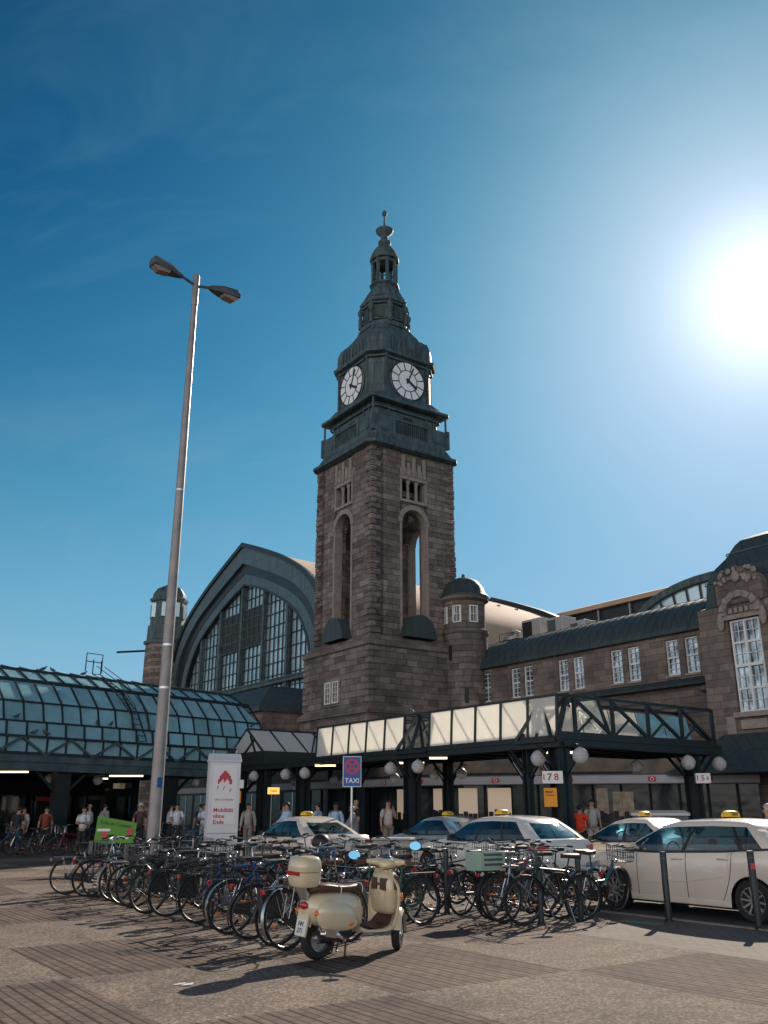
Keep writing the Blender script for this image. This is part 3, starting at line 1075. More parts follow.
OUT = [(0, 26.9), (3, 25.85), (6, 24.7), (8, 23.9), (10.3, 22.8), (12.3, 21.7), (14.2, 20.2), (15.6, 18.2), (16.8, 15.5), (17.3, 13), (17.4, 5)]
FIN = [(0, 24.95), (3, 23.9), (6, 22.8), (8, 22.0), (10.5, 20.9), (12.5, 19.5), (14, 18), (15.1, 16.3), (15.7, 14), (15.85, 12), (15.9, 5)]
INN = [(0, 22.9), (3, 22.1), (5.6, 21.1), (8.0, 20.0), (10.0, 18.9), (11.3, 17.8), (12.2, 16.6), (12.9, 15.4), (13.4, 13.5), (13.45, 12), (13.5, 5)]
MIDT = [((a_[0] + b_[0]) / 2, (a_[1] + b_[1]) / 2) for a_, b_ in zip(FIN, INN)]


def mirror(tab, k=1.0):
    return [(-d * k, z) for d, z in reversed(tab)] + [(d * k, z) for d, z in tab[1:]]




def arc(k, dz=0.0, kz=None):
    """arch outline scaled by k towards the springing centre"""
    kz = kz or k
    pts = []
    for d, z in reversed(OUT):
        pts.append((-d * k, 10 + (z - 10) * kz + dz if z > 10 else z))
    for d, z in OUT[1:]:
        pts.append((d * k, 10 + (z - 10) * kz + dz if z > 10 else z))
    return pts


def smooth_poly(pts, it=1):
    for _ in range(it):
        q = [pts[0]]
        mid = len(pts) // 2
        for i in range(len(pts) - 1):
            a, c = pts[i], pts[i + 1]
            if i == mid and it < 3:
                q.append(a)
            q.append((a[0] * .75 + c[0] * .25, a[1] * .75 + c[1] * .25))
            q.append((a[0] * .25 + c[0] * .75, a[1] * .25 + c[1] * .75))
        q.append(pts[-1])
        pts = q
    return pts


def arch_ring(b, po, pi_, y0, y1):
    n = len(po)
    A = [(p[0], y0, p[1]) for p in po]
    B = [(p[0], y0, p[1]) for p in pi_]
    C = [(p[0], y1, p[1]) for p in pi_]
    D = [(p[0], y1, p[1]) for p in po]
    b.strip(A, B)
    b.strip(B, C)
    b.strip(C, D)
    b.strip(D, A)


po = smooth_poly(arc(1.0))
p1 = smooth_poly(mirror(FIN))
p2 = smooth_poly(mirror(MIDT))
p3 = smooth_poly(mirror(INN))
b = MB()
arch_ring(b, po, p1, -.35, .2)
b.build('fascia', M['fascia'], Hl)
b = MB()
arch_ring(b, smooth_poly(arc(1.012)), smooth_poly(arc(.985)), -.55, -.3)
b.build('roof_edge', M['steel'], Hl)
b = MB()
arch_ring(b, p1, p2, -.05, .6)
b.build('soffit', M['steel'], Hl)
b = MB()
arch_ring(b, p2, p3, .0, .5)
b.build('window_arch', M['fascia'], Hl)
b = MB()
arch_ring(b, p3, smooth_poly([(x * .985, z - .18 if z > 6 else z) for x, z in mirror(INN)]), -.06, .5)
b.build('arch_trim', M['steel'], Hl)
# glass
pg = [(x * .99, z) for x, z in p3]
b = MB()
b.add([(x, .45, z) for x, z in pg], [tuple(range(len(pg)))])
glz = b.build('glazing', M['hallglass'], Hl)


def arch_z(x, k):
    return lerp_tab(INN, min(abs(x), 13.4)) - .1


MULL = [-9.8, -5.3, -.5, 4.1, 8.8]
b = MB()
for x in MULL:
    zt = arch_z(x, .795)
    b.box(x - .2, x + .2, .05, .6, 5, zt)
    b.box(x - .3, x + .3, .2, .5, 5, zt)
b.box(-13.4, 13.4, -.1, .7, 12.35, 12.7)
b.box(-13.4, 13.4, -.2, .8, 12.68, 12.8)
b.build('mullion_frame', M['copper_plain'], Hl)
b = MB()
x = -13.2
i = 0
while x < 13.3:
    zt = arch_z(x, .79)
    b.box(x - .03, x + .03, .34, .44, 5.2, zt)
    x += .83
z = 6.3
while z < 22.6:
    w = 13.3
    while w > 0.3 and arch_z(w, .79) < z + .1:
        w -= .1
    if w > .5:
        b.box(-w, w, .33, .42, z - .035, z + .035)
    z += 1.15
b.build('glazing_bars', M['steel'], Hl)
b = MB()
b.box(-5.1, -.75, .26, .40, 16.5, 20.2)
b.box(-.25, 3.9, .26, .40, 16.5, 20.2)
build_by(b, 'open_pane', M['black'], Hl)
b = MB()
for x0, x1 in ((-5.1, -.75), (-.25, 3.9)):
    for i in range(1, 4):
        xx = x0 + (x1 - x0) * i / 4
        b.box(xx - .04, xx + .04, .2, .255, 16.5, 20.2)
    for i in range(0, 5):
        zz = 16.5 + 3.7 * i / 4
        b.box(x0, x1, .2, .252, zz - .04, zz + .04)
b.build('open_pane_bars', M['copper_plain'], Hl)
# roof shell running back, tan coloured
b = MB()
ro = smooth_poly(arc(1.0, -.25))
A = [(x, -.2, z) for x, z in ro]
B = [(x, 33.0, z - 1.3) for x, z in ro]
b.strip(A, B)
A2 = [(x * .99, -.2, z - .3) for x, z in ro]
B2 = [(x * .99, 33.0, z - 1.6) for x, z in ro]
b.strip(A2, B2)
b.build('roof', M['tan'], Hl, smooth=True)
b = MB()
pe = [(x, z - 1.3) for x, z in smooth_poly(arc(1.02, .0))]
arch_ring(b, pe, [(x, z - 1.3) for x, z in smooth_poly(arc(.95))], 32.6, 33.6)
b.build('rear_roof_edge', M['steel'], Hl)
b = MB()
b.box(17.25, 17.35, 0.4, 33, 5, 11.6)
b.box(-17.35, -17.25, 0.4, 33, 5, 11.6)
build_by(b, 'side_glazing', M['hallglass'], Hl)
b = MB()
b.box(-17.2, 17.2, 1.3, 1.8, 0, 5.2)
b.box(15.9, 17.3, .1, .5, 4.0, 11.2)
b.box(-17.3, -15.9, .1, .5, 4.0, 11.2)
build_by(b, 'base_wall', M['stone'], Hl)
# roof vents along the slope
b = MB()
for k in range(9):
    y = 8 + k * 2.6
    d = 8.0
    b.box(d - .15, d + .15, y, y + .3, 22.3, 23.75 - y * .04)
build_by(b, 'roof_vent', M['hvac'], Hl)
# dark low block in front of the hall
L = thing('entrance_block', 'dark copper roofed low block below the great arched window', 'building', uv(-64, 32.5), ROT)
b = MB()
b.box(-6.5, 7.0, -3.0, 4.8, 0, 8.3)
b.build('wall', M['stone_fine'], L)
b = MB()
b.rings([[(-7, -3.4, 8.25), (7.2, -3.4, 8.25), (7.2, 5, 8.25), (-7, 5, 8.25)], [(-7, -3.4, 8.6), (7.2, -3.4, 8.6), (7.2, 5, 8.6), (-7, 5, 8.6)],
         [(-4.6, -1.5, 10.3), (5.2, -1.5, 10.3), (5.2, 4.9, 10.3), (-4.6, 4.9, 10.3)]])
b.build('roof', M['copper_dark'], L)

# transverse track hall far behind
TH = thing('track_hall', 'long dark track hall with a tan roof edge, behind the wing roof on the right', 'station hall', uv(-72, 75), ROT)
b = MB()
b.box(0, 62, 0, 14, 0, 22.7)
b.build('wall', M['steel'], TH)
b = MB()
b.rings([[(-1, -.6, 22.7), (63, -.6, 22.7), (63, 15, 22.7), (-1, 15, 22.7)], [(-1, -.6, 23.2), (63, -.6, 23.2), (63, 15, 23.2), (-1, 15, 23.2)],
         [(0, 3.0, 24.3), (62, 3.0, 24.3), (62, 12, 24.3), (0, 12, 24.3)]])
b.build('roof', M['tan'], TH)
b = MB()
for k in range(14):
    b.box(2 + k * 4.4, 2.12 + k * 4.4, -.35, -.2, 14, 22.6)
build_by(b, 'facade_rib', M['hvac'], TH)
# glazed arched dormer over the wing
GD = thing('glazed_arch_roof', 'glazed arched dormer with curved copper rim, between the wing roof and the right pavilion', 'roof light', uv(-31.4, 46), ROT)
b = MB()
hw = 6.4
N = 20
po_ = [(-hw * math.cos(PI * i / N), 12.6 + 2.7 * math.sin(PI * i / N)) for i in range(N + 1)]
pi2 = [(x * .93, 12.4 + (z - 12.4) * .84) for x, z in po_]
arch_ring(b, po_, pi2, 0, .5)
b.build('rim', M['copper'], GD)
b = MB()
b.add([(x, .3, z) for x, z in pi2], [tuple(range(N + 1))])
b.build('glazing', M['hallglass'], GD)
b = MB()
for i in range(1, 12):
    x = -6 + i * 1.0
    zt = 12.4 + 2.42 * math.sqrt(max(0, 1 - (x / 6.0) ** 2))
    b.bar((x * .85, .22, 11.8), (x, .22, zt), .09, .07, (0, 1, 0))
b.build('glazing_bars', M['steel'], GD)
b = MB()
A = [(x, .4, z) for x, z in po_]
B = [(x, 16, z) for x, z in po_]
b.strip(A, B)
b.build('barrel_roof', M['copper'], GD, smooth=True)

# ------------------------------------------------------------------ right wing
W = thing('station_wing', 'two storey brown stone station wing with a rounded dark copper roof and paired white windows', 'building', uv(-47, 39), ROT)
X1 = 20.85
wins = [-44.5, -41.75, -40.6, -37.65, -36.45, -33.6, -32.4, -29.85, -28.65]
b = MB()
b.box(0, X1, 0, 10, 0, 8.25)
xs = [0] + sum([[w + 47, w + 47 + .82] for w in wins], []) + [X1]
for i in range(0, len(xs), 2):
    b.box(xs[i], xs[i + 1], 0, .5, 8.25, 10.14)
b.box(0, X1, 0, .5, 10.14, 10.45)
b.box(0, X1, .5, 10, 8.25, 10.4)
b.build('wall', M['stone_fine'], W)
for w in wins:
    so_ = sash(W, w + 47, .15, 8.3, .82, 1.82, 2, 6, trans=(3,))
    b = MB()
    b.box(w + 47 - .06, w + 47 + .88, -.07, .1, 8.17, 8.27)
    b.build('sill', M['trim'], so_)
b = MB()
prof = [(-.35, 10.42), (-.35, 10.55), (-.28, 10.75), (-.12, 11.05), (.15, 11.4), (.55, 11.78), (1.05, 12.1), (1.6, 12.33), (2.3, 12.5), (3.2, 12.56)]
A = None
for x0 in (0,):
    b.strip([(0, y, z) for y, z in prof], [(X1, y, z) for y, z in prof])
    b.add([(0, y, z) for y, z in prof], [tuple(range(len(prof)))])
b.box(0, X1, 3.1, 4.2, 11, 12.5)
b.box(0, X1, -.34, .6, 10.38, 10.44)
b.build('roof', M['copper_dark'], W, smooth=True)
b = MB()
for k in range(36):
    x = .3 + k * .585
    pts = [(x, y - .02, z + .02) for y, z in prof[1:]]
    b.tube(pts, .014, 4)
b.build('roof_seams', M['copper_dark'], W)
b = MB()
b.rings([[(0, -.6, 7.62), (X1, -.6, 7.62), (X1, 0, 7.62), (0, 0, 7.62)], [(0, -.62, 7.72), (X1, -.62, 7.72), (X1, 0, 7.72), (0, 0, 7.72)], [(0, -.05, 8.05), (X1, -.05, 8.05), (X1, .01, 8.05), (0, .01, 8.05)]])
b.build('lower_roof', M['copper_dark'], W)
b = MB()
b.tube([(19.6, -.3, 7.5), (19.6, -.3, 4.2)], .07, 8)
b.tube([(19.6, -.3, 7.4), (20.0, -.9, 7.3)], .05, 8)
b.ellipsoid((20.05, -1.0, 7.25), .28, .28, .2)
b.build('flood_lamp', M['lampgrey'], W, smooth=True)
# rooftop plant
HX = [(-44.9, 43.2, 12.5, 1.8, 1.3, 1.7, 'large white rooftop plant box with a dark louvre, on the wing roof'),
      (-42.5, 43.2, 12.5, 1.5, 1.3, 1.45, 'pale rooftop plant box second from the left, on the wing roof'),
      (-40.6, 43.4, 12.5, 1.3, 1.2, .95, 'low pale rooftop plant box, the nearest to the right pavilion')]
for u, v, z, w, d, h, lab in HX:
    t = thing('ventilation_unit', lab, 'ventilation unit', uv(u, v, z), ROT, 'plant boxes on the wing roof')
    b = MB()
    b.box(0, w, 0, d, 0, h)
    b.build('housing', M['hvac'], t, bevel=.03)
    b = MB()
    b.box(.1, w * .55, -.03, .02, .15, h - .15)
    b.build('louvre', M['black'] if w > 1.7 else M['lampgrey'], t)
t = thing('exhaust_duct', 'pair of round metal exhaust ducts with elbows, rising from the wing roof by the turret', 'duct', uv(-46.6, 43.4, 12.5), ROT)
b = MB()
b.lathe([(.42, 0), (.42, 1.1), (.3, 1.2)], 14, (.4, 0, 0))
b.tube([(1.3, 0, 0), (1.3, 0, .9), (1.0, -.3, 1.1), (-.1, -.3, .7)], .17, 8)
b.tube([(1.35, .3, 0), (1.35, .3, 1.5)], .14, 8)
b.build('ducts', M['hvac'], t, smooth=True)
b = MB()
b.tube([(-.3, -.5, 0), (-.3, -.5, 1.0), (1.6, -.5, 1.0), (1.6, -.5, 0)], .03, 5)
b.tube([(-.3, -.5, .5), (1.6, -.5, .5)], .03, 5)
b.build('railing', M['steel'], t)

# ------------------------------------------------------------------ right pavilion
PV = thing('corner_pavilion', 'brown stone pavilion with bell shaped copper roof, carved gable and tall white window', 'building', uv(-26.2, 37.0), ROT)
b = MB()
b.box(0, 1.55, 0, 6, 0, 10.8)
b.box(3.2, 14, 0, 6, 0, 10.8)
b.box(1.55, 3.2, 0, 6, 0, 5.75)
b.box(1.55, 3.2, .6, 6, 5.75, 10.8)
b.box(1.55, 3.2, 0, .6, 10.15, 10.8)
b.build('wall', M['stone_fine'], PV)
wf = sash(PV, 1.62, .12, 5.85, 1.52, 4.22, 4, 8, trans=(2, 4, 6), fw=.09)
b = MB()
b.box(2.33, 2.43, .03, .17, 5.94, 9.98)
b.box(1.7, 3.06, .02, .17, 7.88, 8.02)
b.build('cross_bars', M['white'], wf)
b = MB()
b.box(1.45, 3.3, -.25, .05, 5.62, 5.84)
b.box(1.7, 3.0, -.12, .02, 5.1, 5.5)
b.box(.95, 1.4, -.1, .02, 4.7, 5.7)
b.build('window_sill', M['trim'], PV)
b = MB()
b.box(1.25, 3.55, -.14, .02, 10.1, 10.3)
N = 14
for i in range(N):
    a0, a1 = PI * i / N, PI * (i + 1) / N
    vs = []
    for y in (-.22 if i % 2 else -.3, .02):
        for rr, a in ((.78, a0), (.78, a1), (1.08, a1), (1.08, a0)):
            vs.append((2.4 + rr * math.cos(a), y, 10.3 + rr * math.sin(a)))
    b.add(vs, [(0, 1, 2, 3), (7, 6, 5, 4), (0, 4, 5, 1), (2, 6, 7, 3), (1, 5, 6, 2), (0, 3, 7, 4)])
for sx in (-1, 1):
    b.ellipsoid((2.4 + sx * 1.1, -.15, 10.05), .18, .14, .45, 8, 6)
b.build('stone_arch', M['trim'], PV, bevel=.02)
b = MB()
b.box(1.2, 3.6, -.1, 1.4, 10.8, 11.75)
b.ext([(1.2, 11.75), (3.6, 11.75), (3.35, 12.1), (3.0, 12.2), (2.8, 12.45), (2.4, 12.62), (2.0, 12.45), (1.8, 12.2), (1.45, 12.1)], -.1, .9)
b.build('gable', M['stone_fine'], PV)
b = MB()
rr_ = random.Random(5)
for k in range(26):
    a = rr_.random() * PI
    q = 0.35 + rr_.random() * .75
    b.ellipsoid((2.4 + q * math.cos(a) * 1.1, -.16, 11.78 + q * math.sin(a) * .7), .07 + rr_.random() * .09, .08, .06 + rr_.random() * .1, 7, 5)
b.ellipsoid((2.4, -.2, 12.05), .22, .14, .28, 10, 6)
b.build('carved_crest', M['trim'], PV, smooth=True)
b = MB()
for k in range(5):
    b.box(1.75 + k * .28, 1.93 + k * .28, -.1, .02, 10.38, 10.62)
b.build('frieze', M['trim'], PV)
# bell roof
b = MB()
bell = [(2.62, 10.72), (2.62, 10.85), (2.38, 10.95), (2.3, 11.4), (2.24, 12.1), (2.08, 12.69), (1.75, 13.1), (1.5, 13.4), (1.36, 13.62), (1.3, 13.75), (1.1, 14.1), (.87, 14.35), (.4, 14.6), (.05, 14.68)]
rs = []
for h, z in bell:
    ring = []
    c = h * .12
    for p in sq(h, z, c):
        ring.append((p[0] + 2.4, p[1] + 2.7, p[2]))
    rs.append(ring)
b.rings(rs)
b.build('bell_roof', M['copper_dark'], PV)
b = MB()
for h, z in ((2.27, 12.15), (1.4, 13.64)):
    b.rings([[(p[0] + 2.4, p[1] + 2.7, p[2]) for p in sq(h + .03, z - .03, h * .12)], [(p[0] + 2.4, p[1] + 2.7, p[2]) for p in sq(h + .03, z + .04, h * .12)]], False, False)
b.build('roof_rolls', M['copper_plain'], PV)
b = MB()
b.rings([[(4.9, -.3, 10.75), (14, -.3, 10.75), (14, 6, 10.75), (4.9, 6, 10.75)], [(4.9, .9, 12.3), (14, .9, 12.3), (14, 5, 12.3), (4.9, 5, 12.3)]])
b.build('side_roof', M['copper_dark'], PV)
b = MB()
b.rings([[(-.6, -3.3, 3.1), (14, -3.3, 3.1), (14, 0, 3.1), (-.6, 0, 3.1)], [(-.2, -2.6, 3.4), (14, -2.6, 3.4), (14, 0, 3.4), (-.2, 0, 3.4)], [(.8, -.25, 4.9), (14, -.25, 4.9), (14, 0, 4.9), (.8, 0, 4.9)]])
b.build('lean_to_roof', M['copper_dark'], PV)

# far corner turret beyond the hall
FT = thing('corner_turret', 'octagonal stone turret with a green copper lantern, behind the street lamp mast', 'turret', (-24.6, 100, 0), R(20))
b = MB()
b.lathe([(2.35, 0), (2.25, 19.3)], 8)
b.build('wall', M['stone'], FT)
b = MB()
b.lathe([(2.5, 19.3), (2.5, 19.6), (2.2, 19.75), (2.15, 21.4), (1.95, 21.5), (1.9, 24.1), (2.1, 24.2), (2.2, 24.5), (1.9, 24.65), (1.85, 25.1), (1.4, 25.8), (.6, 26.2), (.15, 26.3)], 8)
b.build('lantern', M['copper'], FT)
b = MB()
for k in range(8):
    a = PI / 8 + k * PI / 4
    c = (1.80 * math.cos(a), 1.80 * math.sin(a))
    t_ = (-math.sin(a), math.cos(a))
    b.bar((c[0], c[1], 22.3), (c[0], c[1], 23.9), .45, .6, (0, 0, 1))
build_by(b, 'lantern_window', M['hallglass'], FT)
b = MB()
b.tube([(-1.9, 0, 18.6), (-5.2, 1.0, 18.4)], .12, 6)
b.build('flag_pole', M['steel'], FT)

# ------------------------------------------------------------------ glazed taxi canopy in front of the station
def q4(b, p):
    b.add(p, [(0, 1, 2, 3)])


def near(u, v, z):
    """canopy parts were surveyed at 36 m; the canopy stands at 29 m"""
    return uv(u * .8, v * .8, 1.6 + (z - 1.6) * .8)


CA = thing('glass_canopy', 'dark steel canopy with cream glass skylight and open truss, in front of the tower', 'canopy', uv(-20.48, 20.96, .32), ROT)
CA.scale = (.8, .8, .8)
b = MB()
b.box(-28.5, 0.1, 0.0, .22, 4.0, 4.32)
b.box(-28.5, -4.4, 4.3, 4.5, 4.0, 4.32)
b.box(-.12, .1, .22, 10.2, 4.0, 4.36)
b.box(-4.5, -4.3, 4.5, 10.2, 4.0, 4.36)
b.box(-4.5, .1, 10.2, 10.4, 4.0, 4.36)
for k in range(16):
    x = -27.6 + k * 1.85
    b.box(x, x + .12, .22, 4.3, 4.02, 4.2)
for k in range(6):
    y = 1.2 + k * 1.75
    if y > 4.4:
        b.box(-4.3, -.12, y, y + .12, 4.02, 4.2)
b.build('roof_beams', M['steel'], CA)
b = MB()
b.box(-28.4, -.1, .2, 4.4, 4.2, 4.28)
b.box(-4.4, -.1, 4.4, 10.2, 4.2, 4.28)
b.build('roof_deck', M['dark'], CA)
b = MB()
b.box(-28.5, .16, -.05, -.002, 4.24, 4.36)
b.box(.102, .15, 0, 10.4, 4.3, 4.42)
b.box(.102, .15, 0, 10.4, 3.98, 4.06)
b.box(-28.5, .16, -.05, -.002, 3.98, 4.05)
build_by(b, 'edge_flange', M['steel'], CA)
# cream skylight panels, leaning back; one part each
ZB, ZT, YB, YT = 4.42, 5.98, .06, .16
for x0, n in ((-18.5, 5), (-8.25, 5)):
    for k in range(n):
        b = MB()
        xa, xb = x0 + k * 1.65 + .045, x0 + (k + 1) * 1.65 - .045
        b.rings([[(xa, YB, ZB), (xb, YB, ZB), (xb, YT, ZT), (xa, YT, ZT)], [(xa, YB + .03, ZB), (xb, YB + .03, ZB), (xb, YT + .03, ZT), (xa, YT + .03, ZT)]])
        b.build('skylight_panel', M['opal'], CA)
b = MB()
for x0, n in ((-18.5, 5), (-8.25, 5)):
    for k in range(n + 1):
        x = x0 + k * 1.65
        b.bar((x, YB, ZB - .05), (x, YT, ZT + .02), .09, .12)
        b.bar((x, 3.2, ZB - .05), (x, 2.5, ZT + .02), .09, .12)
        b.bar((x, YT, ZT + .02), (x, 2.5, ZT + .02), .07, .07)
    b.bar((x0 - 1.2, YB, ZB - .04), (x0 + n * 1.65 + 1.9 * (x0 < -9), YB, ZB - .04), .13, .13)
    b.bar((x0, YT, ZT + .04), (x0 + n * 1.65 + 1.9 * (x0 < -9), YT, ZT + .04), .1, .1)
    b.bar((x0, 2.5, ZT + .04), (x0 + n * 1.65 + 1.9 * (x0 < -9), 2.5, ZT + .04), .1, .1)
    b.bar((x0, 3.2, ZB - .04), (x0 + n * 1.65 + 1.9 * (x0 < -9), 3.2, ZB - .04), .13, .13)
b.build('skylight_frame', M['steel'], CA)
b = MB()
b.box(-18.5, -.1, .3, 3.1, 4.30, 4.40)
b.build('light_well', M['white'], CA)  # unseen white reflector, added to bounce sky light into the opal panels
# rear slopes of the skylight
b = MB()
for x0, n in ((-18.5, 5), (-8.25, 5)):
    q4(b, [(x0, 3.15, ZB), (x0 + n * 1.65, 3.15, ZB), (x0 + n * 1.65, 2.5, ZT), (x0, 2.5, ZT)])
b.build('rear_glazing', M['clear'], CA)
# open truss bays with diagonals
b = MB()
for xa, xb in ((-10.25, -8.3), (-1.75, 0.0)):
    b.bar((xa - .5, -.06, ZB - .1), ((xa + xb) / 2 - .1, .35, ZT), .15, .13)
    b.bar((xb - .25, -.06, ZB - .1), ((xa + xb) / 2 - .1, .35, ZT), .13, .12)
    b.bar((xa + .1, .1, ZB - .08), (xb, .7, ZT), .13, .12)
    b.bar((xb, .0, ZB - .2), (xb, .7, ZT + .05), .17, .15)
    b.bar((xa + .6, .0, ZB - .2), (xa + .6, .7, ZT + .05), .15, .13)
    b.bar((xa - .6, -.06, ZB - .16), (xb, -.06, ZB - .16), .15, .15)
    b.bar((xa, .7, ZT + .05), (xb + .1, .7, ZT + .05), .12, .12)
build_by(b, 'truss_bay', M['steel'], CA, lambda c: c[0] > -6)
# the long truss of the right leg
b = MB()
for xo in (0.0, -1.9):
    yy = [1.1, 3.35, 5.6, 7.85, 10.1]
    b.bar((xo, .3, 6.0), (xo, 10.1, 6.0), .12, .12)
    b.bar((xo, 0, 4.5), (xo, 10.1, 4.5), .14, .2)
    for i, y in enumerate(yy):
        b.bar((xo, y, 4.4), (xo, y, 6.0), .13, .13)
        if i:
            ya = yy[i - 1]
            b.bar((xo, ya, 5.95), (xo, y, 4.5), .12, .12)
            b.bar((xo, ya, 4.5), (xo, ya + 1.1, 5.3), .08, .08)
for y in (.4, 1.1, 3.35, 5.6, 7.85, 10.1):
    b.bar((0, y, 6.0), (-1.9, y, 6.0), .1, .1)
    b.bar((0, y, 4.5), (-1.9, y, 4.5), .1, .1)
for ya, yb in ((1.1, 3.35), (3.35, 5.6), (5.6, 7.85), (7.85, 10.1)):
    b.bar((0, ya, 6.0), (-1.9, yb, 6.0), .06, .06)
b.bar((0, 10.1, 4.4), (-1.9, 10.1, 6.0), .09, .09)
b.build('long_truss', M['steel'], CA)
for i, (ya, yb) in enumerate(((.9, 2.6), (2.7, 4.4), (4.5, 6.2), (6.3, 8.0), (8.1, 9.8))):
    b = MB()
    b.rings([[(-.9, ya, 4.45), (-.9, yb, 4.45), (-1.2, yb, 5.75), (-1.2, ya, 5.75)], [(-.93, ya, 4.45), (-.93, yb, 4.45), (-1.23, yb, 5.75), (-1.23, ya, 5.75)]])
    b.build('skylight_panel', M['opal'] if i < 3 else M['canopyglass'], CA)
# columns with brackets
COLS = [(-.35, .45, .62), (-10.1, .45, .62), (-20.5, .45, .62), (-25.6, .45, .45), (-.4, 8.8, .55), (-4.2, 4.2, .4), (-12, 4.2, .4), (-20.5, 4.2, .4), (-2.2, .5, .3), (-6.1, 4.2, .35)]
for x, y, w_ in COLS:
    b = MB()
    h = w_ / 2
    b.box(x - h, x + h, y - h * .25, y + h * .25, -.25, 4.0)
    b.box(x - h, x - h + .05, y - h, y + h, -.25, 4.0)
    b.box(x + h - .05, x + h, y - h, y + h, -.25, 4.0)
    b.box(x - h - .1, x + h + .1, y - h - .1, y + h + .1, -.25, -.1)
    for s in (-1, 1):
        b.bar((x + s * h, y, 2.9), (x + s * (h + 1.0), y, 4.0), .1, .1)
        b.bar((x, y + s * h * .5, 3.1), (x, y + s * (h + .8), 4.0), .09, .09)
    b.build('column', M['steel'], CA)

# gabled glass roof at the canopy's left end
GB = thing('gabled_canopy', 'small gabled canopy with cream glass slopes beside the tower foot', 'canopy', uv(-42.24, 21.04, .32), ROT)
GB.scale = (.8, .8, .8)
b = MB()
wv, zr = 2.35, 6.5
b.add([(-wv, 0, 5.05), (wv, 0, 5.05), (0, 0, zr)], [(0, 1, 2)])
b.build('gable_glass', M['opal'], GB)
for s in (1,):
    for k in range(5):
        b = MB()
        ya, yb = k * 1.6 + .05, (k + 1) * 1.6 - .05
        q4(b, [(s * wv, ya, 5.05), (s * wv, yb, 5.05), (s * .05, yb, zr), (s * .05, ya, zr)])
        b.build('roof_panel', M['opal'], GB)
b = MB()
for k in range(6):
    y = k * 1.6
    for s in (-1, 1):
        b.bar((s * wv, y, 5.02), (0, y, zr + .05), .1, .1)
b.bar((0, 0, zr + .06), (0, 8, zr + .06), .12, .12)
for s in (-1, 1):
    b.bar((s * wv, 0, 5.0), (s * wv, 8, 5.0), .14, .2)
b.bar((-wv, -.03, 5.0), (wv, -.03, 5.0), .14, .2)
b.bar((-.2, -.05, 5.0), (1.1, -.05, 5.8), .1, .1)
b.bar((1.4, -.05, 5.0), (.6, -.05, 6.1), .1, .1)
b.bar((wv + .05, 3.4, 5.0), (.1, 5.0, 6.5), .1, .1)
b.box(-2.7, 2.7, -.1, 8, 4.35, 4.9)
b.build('frame', M['steel'], GB)
b = MB()
b.box(-2.2, 2.2, .1, 7.9, 4.902, 4.95)
b.build('light_well', M['white'], GB)  # white reflector floor, added to brighten the gable's opal slopes
b = MB()
for x in (-2.3, 2.3):
    for y in (.4, 7.6):
        b.box(x - .18, x + .18, y - .18, y + .18, -.25, 4.35)
        b.build('column', M['steel'], GB)
        b = MB()
b = MB()

M['capgrey'] = simple('lamp_cap', (.42, .42, .42), .5, var=.1)
# globe lamps in pairs on the canopy columns
def globe(u, v, z, r, label, group='globe lamps on the canopy columns', arm=(0, 0)):
    t = thing('globe_lamp', label, 'lamp', near(u, v, z) if u < -20 else uv(u, v, z), ROT, group)
    r *= .68
    b = MB()
    b.ellipsoid((0, 0, 0), r, r, r, 16, 12)
    b.build('globe', M['globe'], t, smooth=True)
    b = MB()
    b.lathe([(r * 1.02, -.02), (r * 1.04, .02), (r * .9, r * .5), (r * .45, r * .93), (.04, r * 1.06)], 16)
    b.build('cap', M['capgrey'], t, smooth=True)
    b = MB()
    b.tube([(0, 0, r), (0, 0, r + .06), (arm[0] * .35, arm[1] * .35, r + .12), (arm[0] * .8, arm[1] * .8, r + .10)], .022, 6)
    b.build('lamp_arm', M['steel'], t, smooth=True)
    return t


gl_ = [(-26.55, 26.1, 3.58, 'large globe lamp left of the near corner column of the canopy', 1), (-24.5, 26.3, 3.6, 'large globe lamp right of the near corner column of the canopy', -1),
       (-36.7, 26.1, 3.55, 'globe lamp just right of the taxi sign, on the canopy column', 1), (-34.5, 26.1, 3.56, 'globe lamp right of the column with the waiting man in a t-shirt', -1),
       (-47.2, 26.1, 3.6, 'globe lamp with a warm tint left of the third canopy column', 1), (-45.0, 26.1, 3.6, 'globe lamp right of the third canopy column', -1),
       (-51.2, 26.1, 3.62, 'globe lamp just right of the white totem', 1)]
for u, v, z, lab, s in gl_:
    globe(u, v, z, .36, lab, arm=(s * .6, .2))
for v, lab, s in ((34.0, 'globe lamp left of the canopy column by the pavilion', 1), (36.2, 'rightmost globe lamp, right of the canopy column by the pavilion', -1)):
    globe(-25.4, v, 3.6, .36, lab, arm=(0, s * .6))
for u, v, z, lab in [(-30.9, 30.3, 3.4, 'dim globe lamp deeper under the canopy, left of the corner column'), (-38.6, 30.3, 3.4, 'dim globe lamp deeper under the canopy, left of a rear column'),
                     (-36.4, 30.3, 3.4, 'dim globe lamp under the canopy beside the shop band'), (-49.0, 30.5, 3.4, 'dim globe lamp deeper under the canopy, right of the totem'),
                     (-42.5, 30.5, 3.35, 'dim globe lamp deeper under the canopy, above the left taxi'), (-27.6, 33.2, 3.5, 'dim globe lamp under the right leg of the canopy'),
                     (-53.8, 30.5, 3.4, 'dim globe lamp at the far left end of the canopy'), (-47.5, 30.3, 3.3, 'dim globe lamp deeper under the canopy behind the taxi sign')]:
    globe(u, v, z, .32, lab, arm=(.4, 0))

